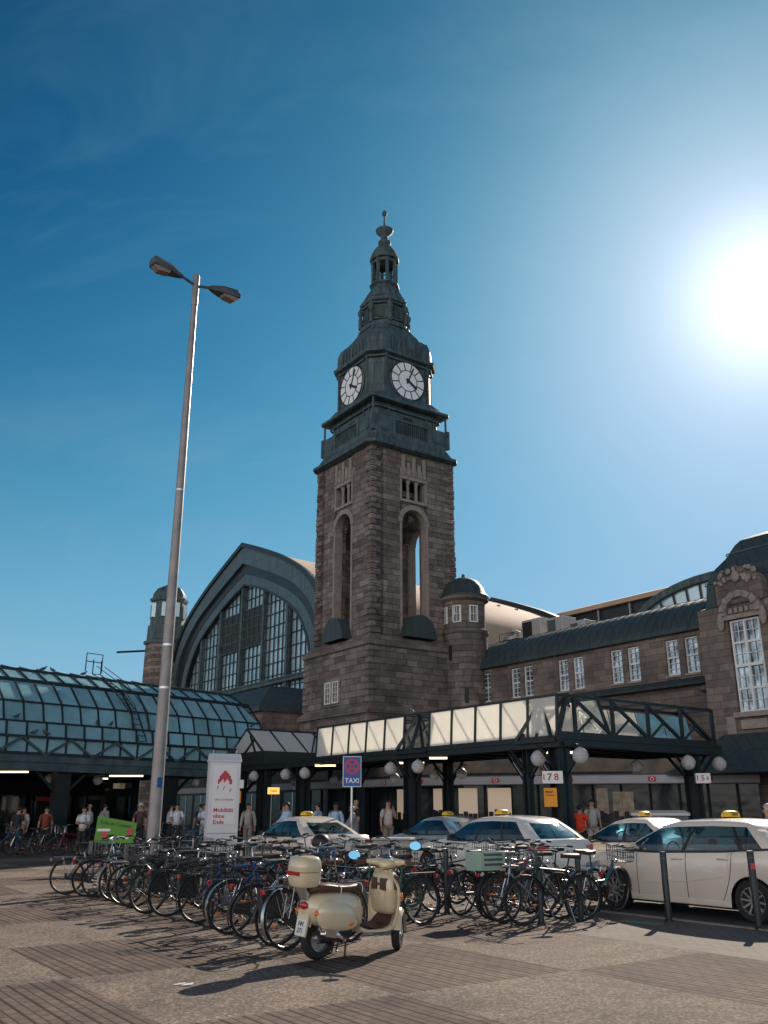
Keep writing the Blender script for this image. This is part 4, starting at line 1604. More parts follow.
# number signs and posters on columns
def sign_board(name, label, cat, u, v, z, w_, h, parts, mat, depth=.14, rz=ROT, group=None):
    t = thing(name, label, cat, near(u, v, z) if u > -27 else uv(u, v, z), rz, group)
    if u > -27:
        t.scale = (.8, .8, .8)
    b = MB()
    b.box(-w_ / 2, w_ / 2, -depth, 0, -h / 2, h / 2)
    b.build('board', mat, t, bevel=.01)
    for txt, sz, m, x, zz in parts:
        text('lettering', txt, sz, m, t, (x, -depth - .004, zz), FRONT, bold=True)
    return t


RF = R(-8)
sign_board('platform_sign', 'white number sign 7 8 on the corner column above the orange poster', 'sign', -25.75, 26.0, 2.83, .78, .46,
           [('7', .36, M['lampgrey'], -.12, 0), ('8', .36, M['red'], .14, 0), ('I', .3, M['red'], -.33, 0)], M['paper'], .35, RF)
t = sign_board('poster', 'orange poster on the corner column below the number sign', 'poster', -25.85, 25.95, 2.1, .5, .7, [('Mobil', .12, M['black'], -.05, .2), ('im Norden', .07, M['black'], -.03, .08)], M['orange'], .03, RF)
sign_board('platform_sign', 'white number sign with red figures on the canopy column by the pavilion', 'sign', -25.3, 34.7, 2.95, .62, .42,
           [('5', .32, M['red'], -.02, 0), ('I', .3, M['blue'], -.24, 0), ('6', .2, M['lampgrey'], .18, 0)], M['paper'], .3, RF)
# red and white sign and orange poster under the left glass hall
sign_board('rail_sign', 'small white sign with red letters hanging in the dark left entrance', 'sign', -37.2, 18.2, 2.72, .55, .36, [('DB', .22, M['red'], -.06, 0)], M['paper'], .1, R(0))
sign_board('poster', 'orange poster in the dark left entrance below the small white sign', 'poster', -37.2, 18.2, 2.18, .33, .5, [], M['orange'], .03, R(0))
t = sign_board('lit_shop_sign', 'small glowing shop window panel to the right of the small rail sign', 'sign', -38.9, 20.9, 2.5, .55, .3, [('Tabak', .14, M['black'], 0, 0)], emis('lit_orange_sign', (1, .42, .08), 1.0), .05, R(0))

# ------------------------------------------------------------------ shop pavilion under the canopy (angled front with light band)
SP = thing('shop_pavilion', 'low shop building with grey sign band under the canopy, left of the right pavilion', 'building', uv(-30, 31, .12), ROT)
line = [(-17.5, -4.2), (-7.0, -4.0), (-3.7, -3.0), (1.1, .5), (4.0, 3.1), (6.3, 5.55)]


def ribbon(b, pts, off, z0, z1, th=.08):
    """vertical band along a polyline; off = metres behind it"""
    P = []
    for i, p in enumerate(pts):
        a = pts[max(0, i - 1)]
        c = pts[min(len(pts) - 1, i + 1)]
        d = Vector((c[0] - a[0], c[1] - a[1])).normalized()
        P.append((p[0] - d.y * off, p[1] + d.x * off, p[0] - d.y * (off + th), p[1] + d.x * (off + th)))
    for i in range(len(P) - 1):
        a, c = P[i], P[i + 1]
        b.rings([[(a[0], a[1], z0), (c[0], c[1], z0), (c[2], c[3], z0), (a[2], a[3], z0)], [(a[0], a[1], z1), (c[0], c[1], z1), (c[2], c[3], z1), (a[2], a[3], z1)]])


b = MB()
ribbon(b, line, 0, 2.66, 3.0, .3)
fb = b.build('sign_band', M['band'], SP)
b = MB()
ribbon(b, line, -.01, 2.62, 2.66, .34)
ribbon(b, line, -.01, 3.0, 3.05, .34)
b.build('band_trim', M['red'] if False else M['lampgrey'], SP)


def on_line(s):
    acc = 0
    for a, c in zip(line, line[1:]):
        L_ = math.hypot(c[0] - a[0], c[1] - a[1])
        if acc + L_ >= s:
            t = (s - acc) / L_
            return a[0] + (c[0] - a[0]) * t, a[1] + (c[1] - a[1]) * t, math.atan2(c[1] - a[1], c[0] - a[0])
        acc += L_
    return line[-1][0], line[-1][1], 0


for s in (6.0, 9.0, 11.6, 13.2, 15.6, 19.0, 22.6, 25.0):
    x, y, a = on_line(s)
    b = MB()
    b.box(-.17, .17, -.03, -.012, 2.73, 2.93)
    lg = b.build('shop_logo', M['red'], SP)
    lg.location = (x, y, 0)
    lg.rotation_euler = (0, 0, a)
    b = MB()
    b.torus((0, -.035, 2.83), .07, .018, 12, 4)
    o = b.build('logo_ring', M['paper'], lg)
b = MB()
ribbon(b, line, .4, 0, 2.62, .1)
b.build('shop_glazing', M['pane'] if False else window_glass('shop_glass', (.008, .012, .015), (.03, .045, .05), .12, spec=.25, scale=.7, metal=0.0), SP)
b = MB()
for s in [k * 1.25 for k in range(22)]:
    x, y, a = on_line(s)
    dx, dy = math.cos(a), math.sin(a)
    b.box(x - .04 - dy * .35, x + .04 - dy * .35, y - .04 + dx * .35, y + .04 + dx * .35, 0, 2.66)
build_by(b, 'glazing_post', M['steel'], SP)
# lit shop interior panels
for s, w_, h0, h1 in ((10.6, 1.3, 1.1, 2.5), (12.4, .5, 1.15, 2.5), (14.2, .9, 1.1, 2.5), (15.7, 1.1, 1.1, 2.5), (20.4, .5, 1.0, 2.45), (21.3, .9, 1.0, 2.3)):
    x, y, a = on_line(s)
    b = MB()
    b.box(-w_ / 2, w_ / 2, .30, .34, h0, h1)
    lw = b.build('lit_window', M['lit_win'] if s < 18 else simple('shop_poster_%d' % int(s * 10), (.35, .28, .2), .5, var=.5, scale=4), SP)
    lw.location = (x, y, 0)
    lw.rotation_euler = (0, 0, a)
    b = MB()
    for k in range(4):
        xx = -w_ / 2 + w_ * (k + .5) / 4
        b.box(xx - .1, xx + .1, .25, .28, h0, h0 + .25 + .25 * rnd.random())
    b.build('shelf_goods', M['black'], lw)
b = MB()
ribbon(b, line[2:5], 1.1, 3.1, 4.0, .3)
ribbon(b, line[:3], 1.1, 3.1, 4.0, .3)
b.build('roof_parapet', M['concrete'], SP)
b = MB()
b.ext([(-17.5, -3.2), (-7, -3.0), (-4, -2.2), (.4, 1.3), (3.3, 4.0), (3.4, 5.6), (-17.5, 5.6)], 3.04, 3.2, 'xy')
b.build('flat_roof', M['dark'], SP)
b = MB()
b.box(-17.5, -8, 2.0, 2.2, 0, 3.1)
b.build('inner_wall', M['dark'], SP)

# shop front over the entrance block's foot, canopy shade put into its dark colour
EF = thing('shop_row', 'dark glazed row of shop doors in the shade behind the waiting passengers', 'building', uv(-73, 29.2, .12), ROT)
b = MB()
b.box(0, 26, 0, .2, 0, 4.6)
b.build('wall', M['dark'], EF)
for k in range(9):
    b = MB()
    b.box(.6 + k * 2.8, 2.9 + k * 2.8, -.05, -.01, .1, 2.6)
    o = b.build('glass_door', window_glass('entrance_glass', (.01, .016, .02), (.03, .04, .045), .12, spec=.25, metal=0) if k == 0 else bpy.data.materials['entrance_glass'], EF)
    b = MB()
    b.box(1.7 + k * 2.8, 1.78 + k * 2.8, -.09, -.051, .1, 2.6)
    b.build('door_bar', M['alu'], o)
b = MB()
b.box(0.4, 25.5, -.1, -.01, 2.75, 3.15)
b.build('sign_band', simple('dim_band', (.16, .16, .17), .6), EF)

# lit tubes under the canopy roofs
def tube_lamp(x, y, z, L_, rz, label):
    t = thing('tube_light', label, 'light', (x, y, z), rz, 'lit tubes under the canopy roofs')
    b = MB()
    b.box(-L_ / 2, L_ / 2, -.06, .06, .06, .12)
    b.build('housing', M['lampgrey'], t)
    b = MB()
    b.tube([(-L_ / 2 + .03, 0, .02), (L_ / 2 - .03, 0, .02)], .035, 8)
    b.build('lamp_tube', M['strip_light'], t)


# ------------------------------------------------------------------ left glass hall
LH = thing('glass_concourse', 'long barrel shaped glass concourse with teal panes and truss, at the left', 'canopy', (-15.77, 38, 0), R(50))
S0, S1 = -10.0, 15.6
sec = [(0, 3.95), (0, 4.58), (.12, 4.62), (.22, 5.2), (.5, 5.28), (.75, 6.1), (1.75, 7.1), (2.1, 7.18), (3.3, 7.82), (5.0, 8.2)]
PW = .92
n = int((S1 - S0) / PW)
pan = [(0, 1, 'lower_pane'), (2, 3, 'ledge_pane'), (4, 5, 'upright_pane'), (5, 6, 'roof_pane'), (7, 8, 'top_pane')]
for i, j, nm in pan:
    (y0, z0), (y1, z1) = sec[i], sec[j]
    for k in range(n):
        xa, xb = S0 + k * PW + .03, S0 + (k + 1) * PW - .03
        e = 0
        if nm in ('roof_pane', 'top_pane') and k >= n - 1:
            e = -.5
        b = MB()
        b.rings([[(xa, y0, z0), (xb, y0, z0), (xb + e, y1, z1), (xa, y1, z1)], [(xa, y0 + .03, z0), (xb, y0 + .03, z0), (xb + e, y1 + .03, z1), (xa, y1 + .03, z1)]])
        b.build(nm, M['canopyglass'], LH)
b = MB()
for k in range(n + 1):
    x = S0 + k * PW
    pts = [(x, y - .02, z + .02) for y, z in sec]
    for a, c in zip(pts, pts[1:]):
        b.bar(a, c, .06, .08)
b.build('glazing_bars', M['steel'], LH)
b = MB()
XE = S0 + n * PW
for (y, z, w_, h) in ((0, 4.60, .2, .1), (.35, 5.24, .3, .09), (.7, 6.12, .07, .07), (1.92, 7.14, .4, .2), (3.3, 7.84, .1, .1), (0.0, 3.9, .22, .14)):
    b.box(S0, XE, y - w_ / 2, y + w_ / 2, z - h / 2, z + h / 2)
build_by(b, 'long_rail', M['steel'], LH)
b = MB()
b.box(S0, XE - .5, -.14, .06, 3.25, 3.83)
b.box(S0, XE - .5, -.2, .1, 3.56, 3.62)
b.box(S0, XE - .5, -.22, .12, 3.2, 3.26)
k = 0
x = S0 + .4
while x < XE - 2.2:
    b.bar((x, -.1, 3.85), (x + 1.15, -.1, 4.56), .09, .09) if k % 2 == 0 else b.bar((x, -.1, 4.56), (x + 1.15, -.1, 3.85), .09, .09)
    x += 1.15
    k += 1
b.build('edge_truss', M['copper_plain'], LH)
b = MB()
b.box(S0, XE - .2, .1, 11.0, 3.35, 3.5)  # opaque slab added under the glass roof to keep the inside dark
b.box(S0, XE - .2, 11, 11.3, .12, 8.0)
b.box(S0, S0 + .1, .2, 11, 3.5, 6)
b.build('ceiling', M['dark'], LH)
b = MB()
q4(b, [(S0, 5.0, 8.2), (XE - .6, 5.0, 8.2), (XE - .6, 11.3, 8.0), (S0, 11.3, 8.0)])
b.add([(XE, 0, 3.9), (XE, .7, 6.1), (XE - .5, 1.75, 7.1), (XE - .6, 3.3, 7.8), (XE - .6, 5.0, 8.2), (XE - .6, 11, 8.2), (XE - .6, 11, 3.5)], [(0, 1, 2, 3, 4, 5, 6)])
b.build('rear_roof', M['copper_dark'], LH)
for x in (-8.5, -2.8, 3.0, 8.8, 13.2):
    b = MB()
    b.box(x - .35, x + .35, .1, .45, .12, 3.3)
    b.bar((x + .3, .3, 2.4), (x + 1.3, .3, 3.3), .12, .12)
    b.bar((x - .3, .3, 2.4), (x - 1.3, .3, 3.3), .12, .12)
    b.build('column', M['steel'], LH)
# inner dim shop windows at the back
b = MB()
for k in range(8):
    b.box(-9 + k * 3, -7 + k * 3, 10.9, 10.98, .6, 2.4)
build_by(b, 'back_window', M['carglass'], LH)
r3 = random.Random(11)
for k in range(14):
    b = MB()
    x = -9 + r3.random() * 22
    z = 1.6 + r3.random() * 1.3
    b.box(x, x + .2 + r3.random() * .8, 10.6, 10.7, z, z + .1 + r3.random() * .3)
    b.build('notice_board', [M['band'], M['concrete'], M['blue'], M['crate'], M['lit_win'], M['red']][k % 6], LH)
# roof ladder
b = MB()
for yo in (5.9, 6.35):
    pts = [(yo + .6, -.15, 4.7), (yo + .35, .35, 6.0), (yo, 1.4, 7.15), (yo - .35, 2.8, 8.0), (yo - .35, 2.8, 8.7)]
    b.tube(pts, .03, 5)
    pts2 = [(p[0], p[1] - .3, p[2] + .35) for p in pts[:4]]
    b.tube(pts2, .02, 5)
for k in range(16):
    t = k / 15 * 3
    i = min(2, int(t))
    f = t - i
    P = [(6.5, -.15, 4.7), (6.25, .35, 6.0), (5.9, 1.4, 7.15), (5.55, 2.8, 8.0)]
    a = Vector(P[i]).lerp(Vector(P[i + 1]), f)
    b.tube([a, a + Vector((.45, 0, 0))], .018, 4)
b.tube([(5.2, 2.9, 8.1), (5.2, 2.9, 9.0), (6.1, 2.9, 9.0), (6.1, 2.9, 8.1)], .03, 5)
b.tube([(5.2, 2.9, 8.6), (6.1, 2.9, 8.6)], .025, 5)
b.build('roof_ladder', M['steel'], LH)


def lh(s, y, z):
    """point of the glass concourse frame in the scene"""
    c, d = math.cos(R(50)), math.sin(R(50))
    return (-15.77 + s * c - y * d, 38 + s * d + y * c, z)


# pigeons
def pigeon(loc, rz, label):
    t = thing('pigeon', label, 'bird', loc, rz, 'pigeons on the roofs')
    b = MB()
    b.tube([(-.17, 0, .09), (-.08, 0, .11), (0, 0, .13), (.08, 0, .16), (.12, 0, .2), (.135, 0, .235), (.16, 0, .25), (.20, 0, .245)], [.012, .045, .07, .06, .035, .03, .032, .006], 8)
    b.tube([(0, .02, .08), (.01, .02, 0)], .008, 4)
    b.tube([(0, -.02, .08), (.01, -.02, 0)], .008, 4)
    b.build('body', M['pigeon'], t, smooth=True)


PG = [(3.2, 3.3, 7.9, 40, 'left pigeon of the two close together on the glass concourse ridge'), (3.7, 3.3, 7.9, 160, 'right pigeon of the two close together on the glass concourse ridge'),
      (5.35, 3.3, 7.9, 20, 'lone pigeon on the ridge left of the roof ladder'), (.6, .35, 5.3, 60, 'pigeon sitting on the upper ledge near the left edge'),
      (4.55, .35, 5.3, 120, 'left pigeon of the pair on the concourse ledge above the truss'), (5.25, .35, 5.3, 80, 'right pigeon of the pair on the concourse ledge above the truss'),
      (1.28, .0, 4.66, 30, 'pigeon on the lower rail, left one of two'), (1.9, .0, 4.66, 190, 'pigeon on the lower rail, right one of two')]
for s, y, z, a, lab in PG:
    pigeon(lh(s, y, z), R(a), lab)
pigeon(near(-52.8, 26.6, 6.62), 1.0, 'pigeon perched on the tip of the gabled canopy')
pigeon(near(-36.0, 26.9, 6.12), 2.0, 'pigeon perched on the skylight edge in front of the tower')

for k, (s, y, L_, lab) in enumerate([(1.6, 2.0, 1.5, 'long lit tube at the left edge under the glass concourse'), (1.7, 5.5, 1.2, 'upper lit tube of the far pair at the left edge'),
                                     (1.5, 6.3, .9, 'lower lit tube of the far pair at the left edge'), (7.6, 2.2, 1.7, 'lit tube passing behind the street lamp mast'), (9.0, 6.5, .8, 'short lit tube right of the street lamp mast')]):
    p = lh(s, y, 3.2)
    tube_lamp(*p, L_, R(0), lab)
for u, v, z, L_, lab in [(-38.2, 28.4, 3.92, 1.5, 'lit tube right of the taxi sign under the canopy'), (-27.9, 29.0, 3.95, 1.6, 'lit tube under the canopy right of the corner column'),
                         (-33.6, 26.6, 3.9, .9, 'short lit tube under the middle truss bay'), (-43.3, 26.4, 3.93, 1.2, 'lit tube below the left end of the cream skylight')]:
    p = near(u, v, z)
    tube_lamp(*p, L_ * .8, R(-5), lab)
for s, y, z, lab in [(3.0, 1.2, 2.95, 'globe lamp by the left lit tube in the glass concourse'), (5.4, 1.2, 2.95, 'globe lamp second from the left in the glass concourse'),
                     (9.5, 1.0, 2.95, 'dim globe lamp right behind the street lamp mast'), (10.6, .6, 2.98, 'bright globe lamp between the mast and the totem'), (12.2, 1.6, 2.95, 'dim globe lamp beside the totem in the left entrance'),
                     (-.2, 1.6, 2.9, 'dim globe lamp at the very left edge')]:
    p = lh(s, y, z)
    t = globe(0, 0, 0, .33, lab, 'globe lamps in the glass concourse', (.3, 0))
    t.location = p

# ------------------------------------------------------------------ street lamp
SL = thing('street_lamp', 'very tall grey street lamp mast with two flat heads, standing among the bicycles', 'street lamp', (-5.12, 21, 0), R(41))
b = MB()
b.lathe([(.15, 0), (.148, 1.0), (.138, 4.0), (.134, 4.2), (.108, 9), (.078, 14.52)], 16)
b.build('mast', M['mast'], SL, smooth=True)
b = MB()
b.lathe([(.09, 14.52), (.09, 15.42), (.08, 15.48)], 16)
b.build('mast_head', M['mast'], SL, smooth=True)
b = MB()
for z, r in ((4.3, .137), (5.3, .132), (9.2, .11)):
    b.lathe([(r, z), (r, z + .05)], 16)
    b.build('strap', M['alu'], SL)
    b = MB()
b = MB()
b.box(-.07, .05, -.152, -.12, 2.1, 2.32)
b.build('sticker', M['blue'], SL)
for s in (-1, 1):
    b = MB()
    b.tube([(s * .1, 0, 15.17), (s * .45, 0, 15.27)], .04, 8)
    hd = b.build('arm', M['lampgrey'], SL)
    b = MB()
    rs = []
    for x, w_, zt, zb in ((.42, .05, 15.32, 15.22), (.55, .09, 15.37, 15.20), (.8, .17, 15.44, 15.20), (1.25, .18, 15.49, 15.22), (1.32, .15, 15.44, 15.25)):
        rs.append([(s * x, -w_, zb), (s * x, w_, zb), (s * x, w_, (zt + zb) / 2 + .02), (s * x, w_ * .6, zt), (s * x, -w_ * .6, zt), (s * x, -w_, (zt + zb) / 2 + .02)])
    b.rings(rs)
    lp = b.build('lamp_head', M['lampgrey'], SL, smooth=True, angle=30)
    b = MB()
    rs = []
    for x, w_, d in ((.78, .13, .0), (.85, .15, .09), (1.15, .15, .12), (1.28, .12, .02)):
        rs.append([(s * x, -w_, 15.22), (s * x, -w_ * .8, 15.22 - d), (s * x, w_ * .8, 15.22 - d), (s * x, w_, 15.22)])
    b.rings(rs)
    b.build('lens', M['lens'], lp, smooth=True)

# ------------------------------------------------------------------ totem
TT = thing('totem', 'tall white information totem with red emblem and red lettering, between mast and taxis', 'sign', (-4.23, 24.5, 0), R(21))
b = MB()
b.box(-.40, .40, -.21, .21, 0, 2.82)
b.rings([[(-.42, -.23, 2.82), (.42, -.23, 2.82), (.42, .23, 2.82), (-.42, .23, 2.82)], [(-.42, -.23, 2.86), (.42, -.23, 2.86), (.42, .23, 2.86), (-.42, .23, 2.86)], [(-.42, -.02, 3.04), (.42, -.02, 3.04), (.42, .02, 3.04), (-.42, .02, 3.04)]])
b.build('column', M['totem'], TT, bevel=.012)
b = MB()
b.box(-.31, .31, -.222, -.205, 1.28, 2.74)
b.build('poster', M['totemlit'], TT)
b = MB()
for x in (-.3, .3):
    b.tube([(x, 0, 3.0), (x, 0, 3.14)], .01, 5)
build_by(b, 'lifting_pin', M['alu'], TT)
b = MB()
for z in (1.05, .6):
    b.box(-.4, .4, -.214, -.208, z, z + .012)
build_by(b, 'panel_joint', M['lampgrey'], TT)
b = MB()
grid = ["....XX....", "...XXXX...", "..XXXXXX..", ".XXXXXXXX.", ".XXXXXXXX.", "XXX.XX.XXX", "XX..X...XX", "X.......XX"]
for j, row in enumerate(grid):
    for i, ch in enumerate(row):
        if ch == 'X':
            b.box(-.19 + i * .037, -.154 + i * .037, -.232, -.223, 2.56 - j * .042, 2.602 - j * .042)
for x, z in ((-.2, 2.14), (-.04, 2.12), (.13, 2.07)):
    b.bar((x, -.228, z), (x + .03, -.228, z + .09), .018, .01, (0, 1, 0))
build_by(b, 'emblem', M['red'], TT, lambda c: c[2] > 2.2)
text('small_lettering', 'Hier im Norden', .075, M['red'], TT, (0, -.225, 1.88), FRONT)
for k, wd in enumerate(('Mobilität', 'ohne', 'Ende')):
    text('large_lettering', wd, .145, M['red'], TT, (-.27, -.225, 1.62 - k * .145), FRONT, align='LEFT', bold=True)

# ------------------------------------------------------------------ taxi sign
TS = thing('taxi_sign', 'blue taxi rank sign with red no stopping roundel on a thin pole', 'sign', (-.93, 27, .0), R(6))
b = MB()
b.tube([(0, .04, 0), (0, .04, 3.05)], .035, 10)
b.build('pole', M['alu'], TS, smooth=True)
b = MB()
b.box(-.27, .27, -.01, .01, 2.26, 3.12)
b.build('plate', M['paper'], TS, bevel=.004)
b = MB()
b.box(-.25, .25, -.017, -.0105, 2.28, 3.10)
b.build('blue_face', M['blue'], TS)
b = MB()
b.torus((0, -.02, 2.83), .19, .03, 32, 6, 'y', .2)
for a in (45, 135):
    c, s_ = math.cos(R(a)) * .18, math.sin(R(a)) * .18
    b.bar((-c, -.02, 2.83 - s_), (c, -.02, 2.83 + s_), .055, .006, (0, 1, 0))
b.build('red_roundel', M['red'], TS)
text('lettering', 'TAXI', .19, M['paper'], TS, (0, -.02, 2.43), FRONT, bold=True)

# ------------------------------------------------------------------ green banner on the far bikes, cabinet, container
GBn = thing('banner', 'tilted green advertising banner with red badges behind the bicycles on the left', 'banner', (-7.32, 25.6, 0), R(8))
GBn.scale = (.9, 1, .98)
b = MB()
b.add([(-.55, 0, .82), (.60, 0, .78), (.66, 0, 1.32), (-.50, 0, 1.50), (-.55, .02, .82), (.60, .02, .78), (.66, .02, 1.32), (-.50, .02, 1.50)],
      [(0, 1, 2, 3), (7, 6, 5, 4), (0, 4, 5, 1), (1, 5, 6, 2), (2, 6, 7, 3), (3, 7, 4, 0)])
b.build('sheet', M['green'], GBn)
text('lettering', 'Köln ist Comedy', .135, M['steel'], GBn, (.05, -.004, 1.28), (R(90), R(8), 0))
b = MB()
b.lathe([(.09, -.012), (.09, -.004)], 16, (.47, 0, 1.10), 'y')
b.box(-.36, -.16, -.012, -.004, .95, 1.08)
build_by(b, 'badge', M['red'], GBn)
b = MB()
b.box(-.48, -.1, -.011, -.003, 1.1, 1.17)
b.box(.0, .45, -.011, -.003, .9, .97)
build_by(b, 'white_strip', M['paper'], GBn)
b = MB()
for x in (-.5, .55):
    b.tube([(x, .04, 0), (x, .04, 1.3)], .02, 6)
build_by(b, 'post', M['steel'], GBn)
CB = thing('concrete_block', 'low grey concrete block between the left taxi and the grey taxi', 'block', (.22, 22.2, 0), R(-12))
b = MB()
b.box(-.44, .44, -.3, .3, 0, .95)
b.build('body', simple('grey_concrete', (.33, .31, .30), .8, var=.1, scale=4, bump=.2), CB, bevel=.03)
b = MB()
b.box(-.46, .46, -.32, .32, .955, 1.01)
b.build('cover_slab', simple('grey_concrete_top', (.38, .36, .35), .8, var=.1, scale=4), CB, bevel=.015)
KC = thing('metal_container', 'grey metal street container with a flat lid behind the third taxi', 'container', (8.4, 28.5, .12), R(-20))
b = MB()
b.box(-.8, .8, -.4, .4, 0, 1.35)
b.build('body', M['lampgrey'], KC, bevel=.03)
b = MB()
b.rings([[(-.84, -.44, 1.35), (.84, -.44, 1.35), (.84, .44, 1.35), (-.84, .44, 1.35)], [(-.84, -.44, 1.42), (.84, -.44, 1.42), (.84, .44, 1.42), (-.84, .44, 1.42)], [(-.7, -.3, 1.5), (.7, -.3, 1.5), (.7, .3, 1.5), (-.7, .3, 1.5)]])
b.build('lid', M['hvac'], KC)

# bollards and rack posts
BO = [(-9.65, 12.05, 1.0, 'dark bollard standing in front of the nearest taxi door'), (-8.33, 12.36, 1.05, 'dark bollard with a small sticker at the right edge of the photo'),
      (-10.55, 11.1, .95, 'dark rack post behind the rear wheel of the rightmost bicycle'), (-10.5, 10.2, .95, 'dark rack post in front of the white bicycle by the taxi'),
      (-12.45, 9.98, 1.0, 'dark rack post beside the green crate bicycle row'), (-12.87, 5.97, .95, 'dark rack post in the middle of the left bicycle row'),
      (-14.2, 10.5, .95, 'dark rack post behind the scooter front'), (-10.45, 6.15, .9, 'dark rack post just behind the scooter topbox')]
for i, (u, v, h, lab) in enumerate(BO):
    t = thing('bollard', lab, 'bollard', uv(u, v, 0), 0, 'dark posts along the kerb and racks')
    b = MB()
    r = .05 if i < 2 else .045
    b.lathe([(r + .012, 0), (r + .012, .03), (r, .04), (r, h - .02), (r * .8, h)], 16)
    b.build('post', M['steel'], t, smooth=True)
    b = MB()
    b.lathe([(r + .004, h - .1), (r + .004, h - .085)], 16)
    b.build('ring', M['lampgrey'], t)
    if i == 1:
        b = MB()
        b.box(-.03, .03, -r - .003, -r + .01, h - .25, h - .17)
        b.build('sticker', M['red'], t)


# ------------------------------------------------------------------ cars
def make_car(root, kind, paint, sign=True):
    """x forward, y left, z up, origin on the ground under the middle of the car"""
    hatch = kind == 'hatch'
    wagon = kind == 'wagon'
    if hatch:
        L_, HT, WB = 4.36, 1.55, 2.70
        fw, rw = 0.86, 3.56
        deck = [(0, .60), (.12, .76), (.45, .93), (.8, 1.0), (1.1, 1.01), (1.8, 1.01), (3.2, 1.06), (4.0, 1.12), (4.25, 1.08), (4.36, .88)]
        gh = (0.80, 4.22, 1.72, 3.74)    # belt front, belt rear, roof front, roof rear
        roofz = [(1.72, 1.45), (2.2, 1.53), (2.9, 1.55), (3.4, 1.53), (3.72, 1.47)]
        hwid = .893
    elif wagon:
        L_, HT, WB = 4.85, 1.50, 2.87
        fw, rw = 0.86, 3.73
        deck = [(0, .58), (.12, .70), (.5, .82), (1.1, .92), (1.4, .96), (2.0, .95), (3.5, .99), (4.5, 1.03), (4.75, .99), (4.85, .80)]
        gh = (1.28, 4.74, 2.15, 4.12)
        roofz = [(2.15, 1.40), (2.6, 1.475), (3.1, 1.50), (3.7, 1.485), (4.12, 1.44)]
        hwid = .91
    else:
        L_, HT, WB = 4.85, 1.46, 2.87
        fw, rw = 0.86, 3.73
        deck = [(0, .58), (.12, .70), (.5, .82), (1.1, .92), (1.4, .96), (2.0, .95), (3.6, .98), (4.2, 1.02), (4.7, 1.0), (4.85, .82)]
        gh = (1.28, 4.32, 2.15, 3.45)
        roofz = [(2.15, 1.37), (2.55, 1.44), (2.9, 1.46), (3.2, 1.445), (3.45, 1.39)]
        hwid = .91
    RW = .325
    AR = .375
    wid = [(0, .60), (.10, .74), (.35, .84), (.9, hwid - .01), (1.6, hwid), (L_ - 1.0, hwid), (L_ - .35, hwid - .05), (L_ - .1, hwid - .14), (L_, hwid - .22)]
    xsn = [0, .04, .10, .2, .35]
    for c in (fw, rw):
        xsn += [c - AR - .02] + [c + AR * math.cos(PI * k / 12) * -1 for k in range(13)] + [c + AR + .02]
    xsn += [1.35, 1.5, 1.8, 2.1, 2.4, 2.7, 3.0, L_ - .35, L_ - .2, L_ - .1, L_ - .04, L_]
    xsn = sorted(set(round(x, 4) for x in xsn))

    def sec_pts(s, off=0.0):
        w_ = lerp_tab(wid, s) + off
        zt = lerp_tab(deck, s)
        zb = .20 + (.10 if s < .1 or s > L_ - .1 else 0)
        for c in (fw, rw):
            d = abs(s - c)
            if d < AR:
                zb = max(zb, RW - .01 + math.sqrt(AR * AR - d * d))
        sh = zt - .03
        return [(w_ * .965, zb), (w_ * .99, zb + (sh - zb) * .22), (w_, zb + (sh - zb) * .5), (w_ * .992, zb + (sh - zb) * .68), (w_ * .985, zb + (sh - zb) * .86), (w_ * .955, sh), (w_ * .90, zt), (w_ * .5, zt + .022), (0, zt + .03)]

    def X(s):
        return L_ / 2 - s
    rs = []
    for s in xsn:
        p = sec_pts(s)
        left = [(X(s), y, z) for y, z in p]
        right = [(X(s), -y, z) for y, z in reversed(p[:-1])]
        rs.append(left + right)
    b = MB()
    b.rings(rs, True, True, closed=False)
    b.build('body', paint, root, smooth=True, angle=28)
    b = MB()
    b.box(X(L_ - .08), X(.08), -.72, .72, .16, .42)
    for c in (fw, rw):
        b.box(X(c + .37), X(c - .37), -.70, .70, .3, .72)
    b.build('underbody', M['black'], root)
    # sills and bumpers seams
    b = MB()
    for s_ in (-1, 1):
        b.box(X(rw - AR - .02), X(fw + AR + .02), min(s_ * (hwid - .045), s_ * (hwid - .01)), max(s_ * (hwid - .045), s_ * (hwid - .01)), .205, .29)
    build_by(b, 'sill', paint, root, bevel=.01)
    # greenhouse
    bf, br_, rf, rr_ = gh
    NS = 13

    def ring(level):
        """level 0 belt, 1 roof edge"""
        pts = []
        a, c = (bf, br_) if level == 0 else (rf, rr_)
        wf = (.80, .80) if level == 0 else (.60, .57)
        wm = hwid - .045 if level == 0 else .635
        crv = .26 if level == 0 else .14
        rc = .20 if (hatch or wagon) else .16
        F_ = [(-1, crv), (-.55, crv * .32), (0, 0), (.55, crv * .32), (1, crv)]
        for t, dx in F_:
            pts.append((a + dx, -t * wf[0]))
        for i in range(NS):
            t = i / (NS - 1)
            s = a + crv + .05 + (c - a - crv - rc - .10) * t
            w_ = wm - .03 * (1 - min(1, t * 4)) - .045 * max(0, (t - .6) / .4)
            pts.append((s, -w_))
        G_ = [(1, rc), (.55, rc * .3), (0, 0), (-.55, rc * .3), (-1, rc)]
        for t, dx in G_:
            pts.append((c - dx, -t * wf[1]))
        for i in range(NS):
            t = 1 - i / (NS - 1)
            s = a + crv + .05 + (c - a - crv - rc - .10) * t
            w_ = wm - .03 * (1 - min(1, t * 4)) - .045 * max(0, (t - .6) / .4)
            pts.append((s, w_))
        return pts
    B_ = ring(0)
    T_ = ring(1)

    def zb_(s):
        return lerp_tab(deck, s) + .005

    def zr_(s):
        return lerp_tab([(0, roofz[0][1])] + roofz + [(9, roofz[-1][1])], s) if s <= 9 else 1.4
    n = len(B_)

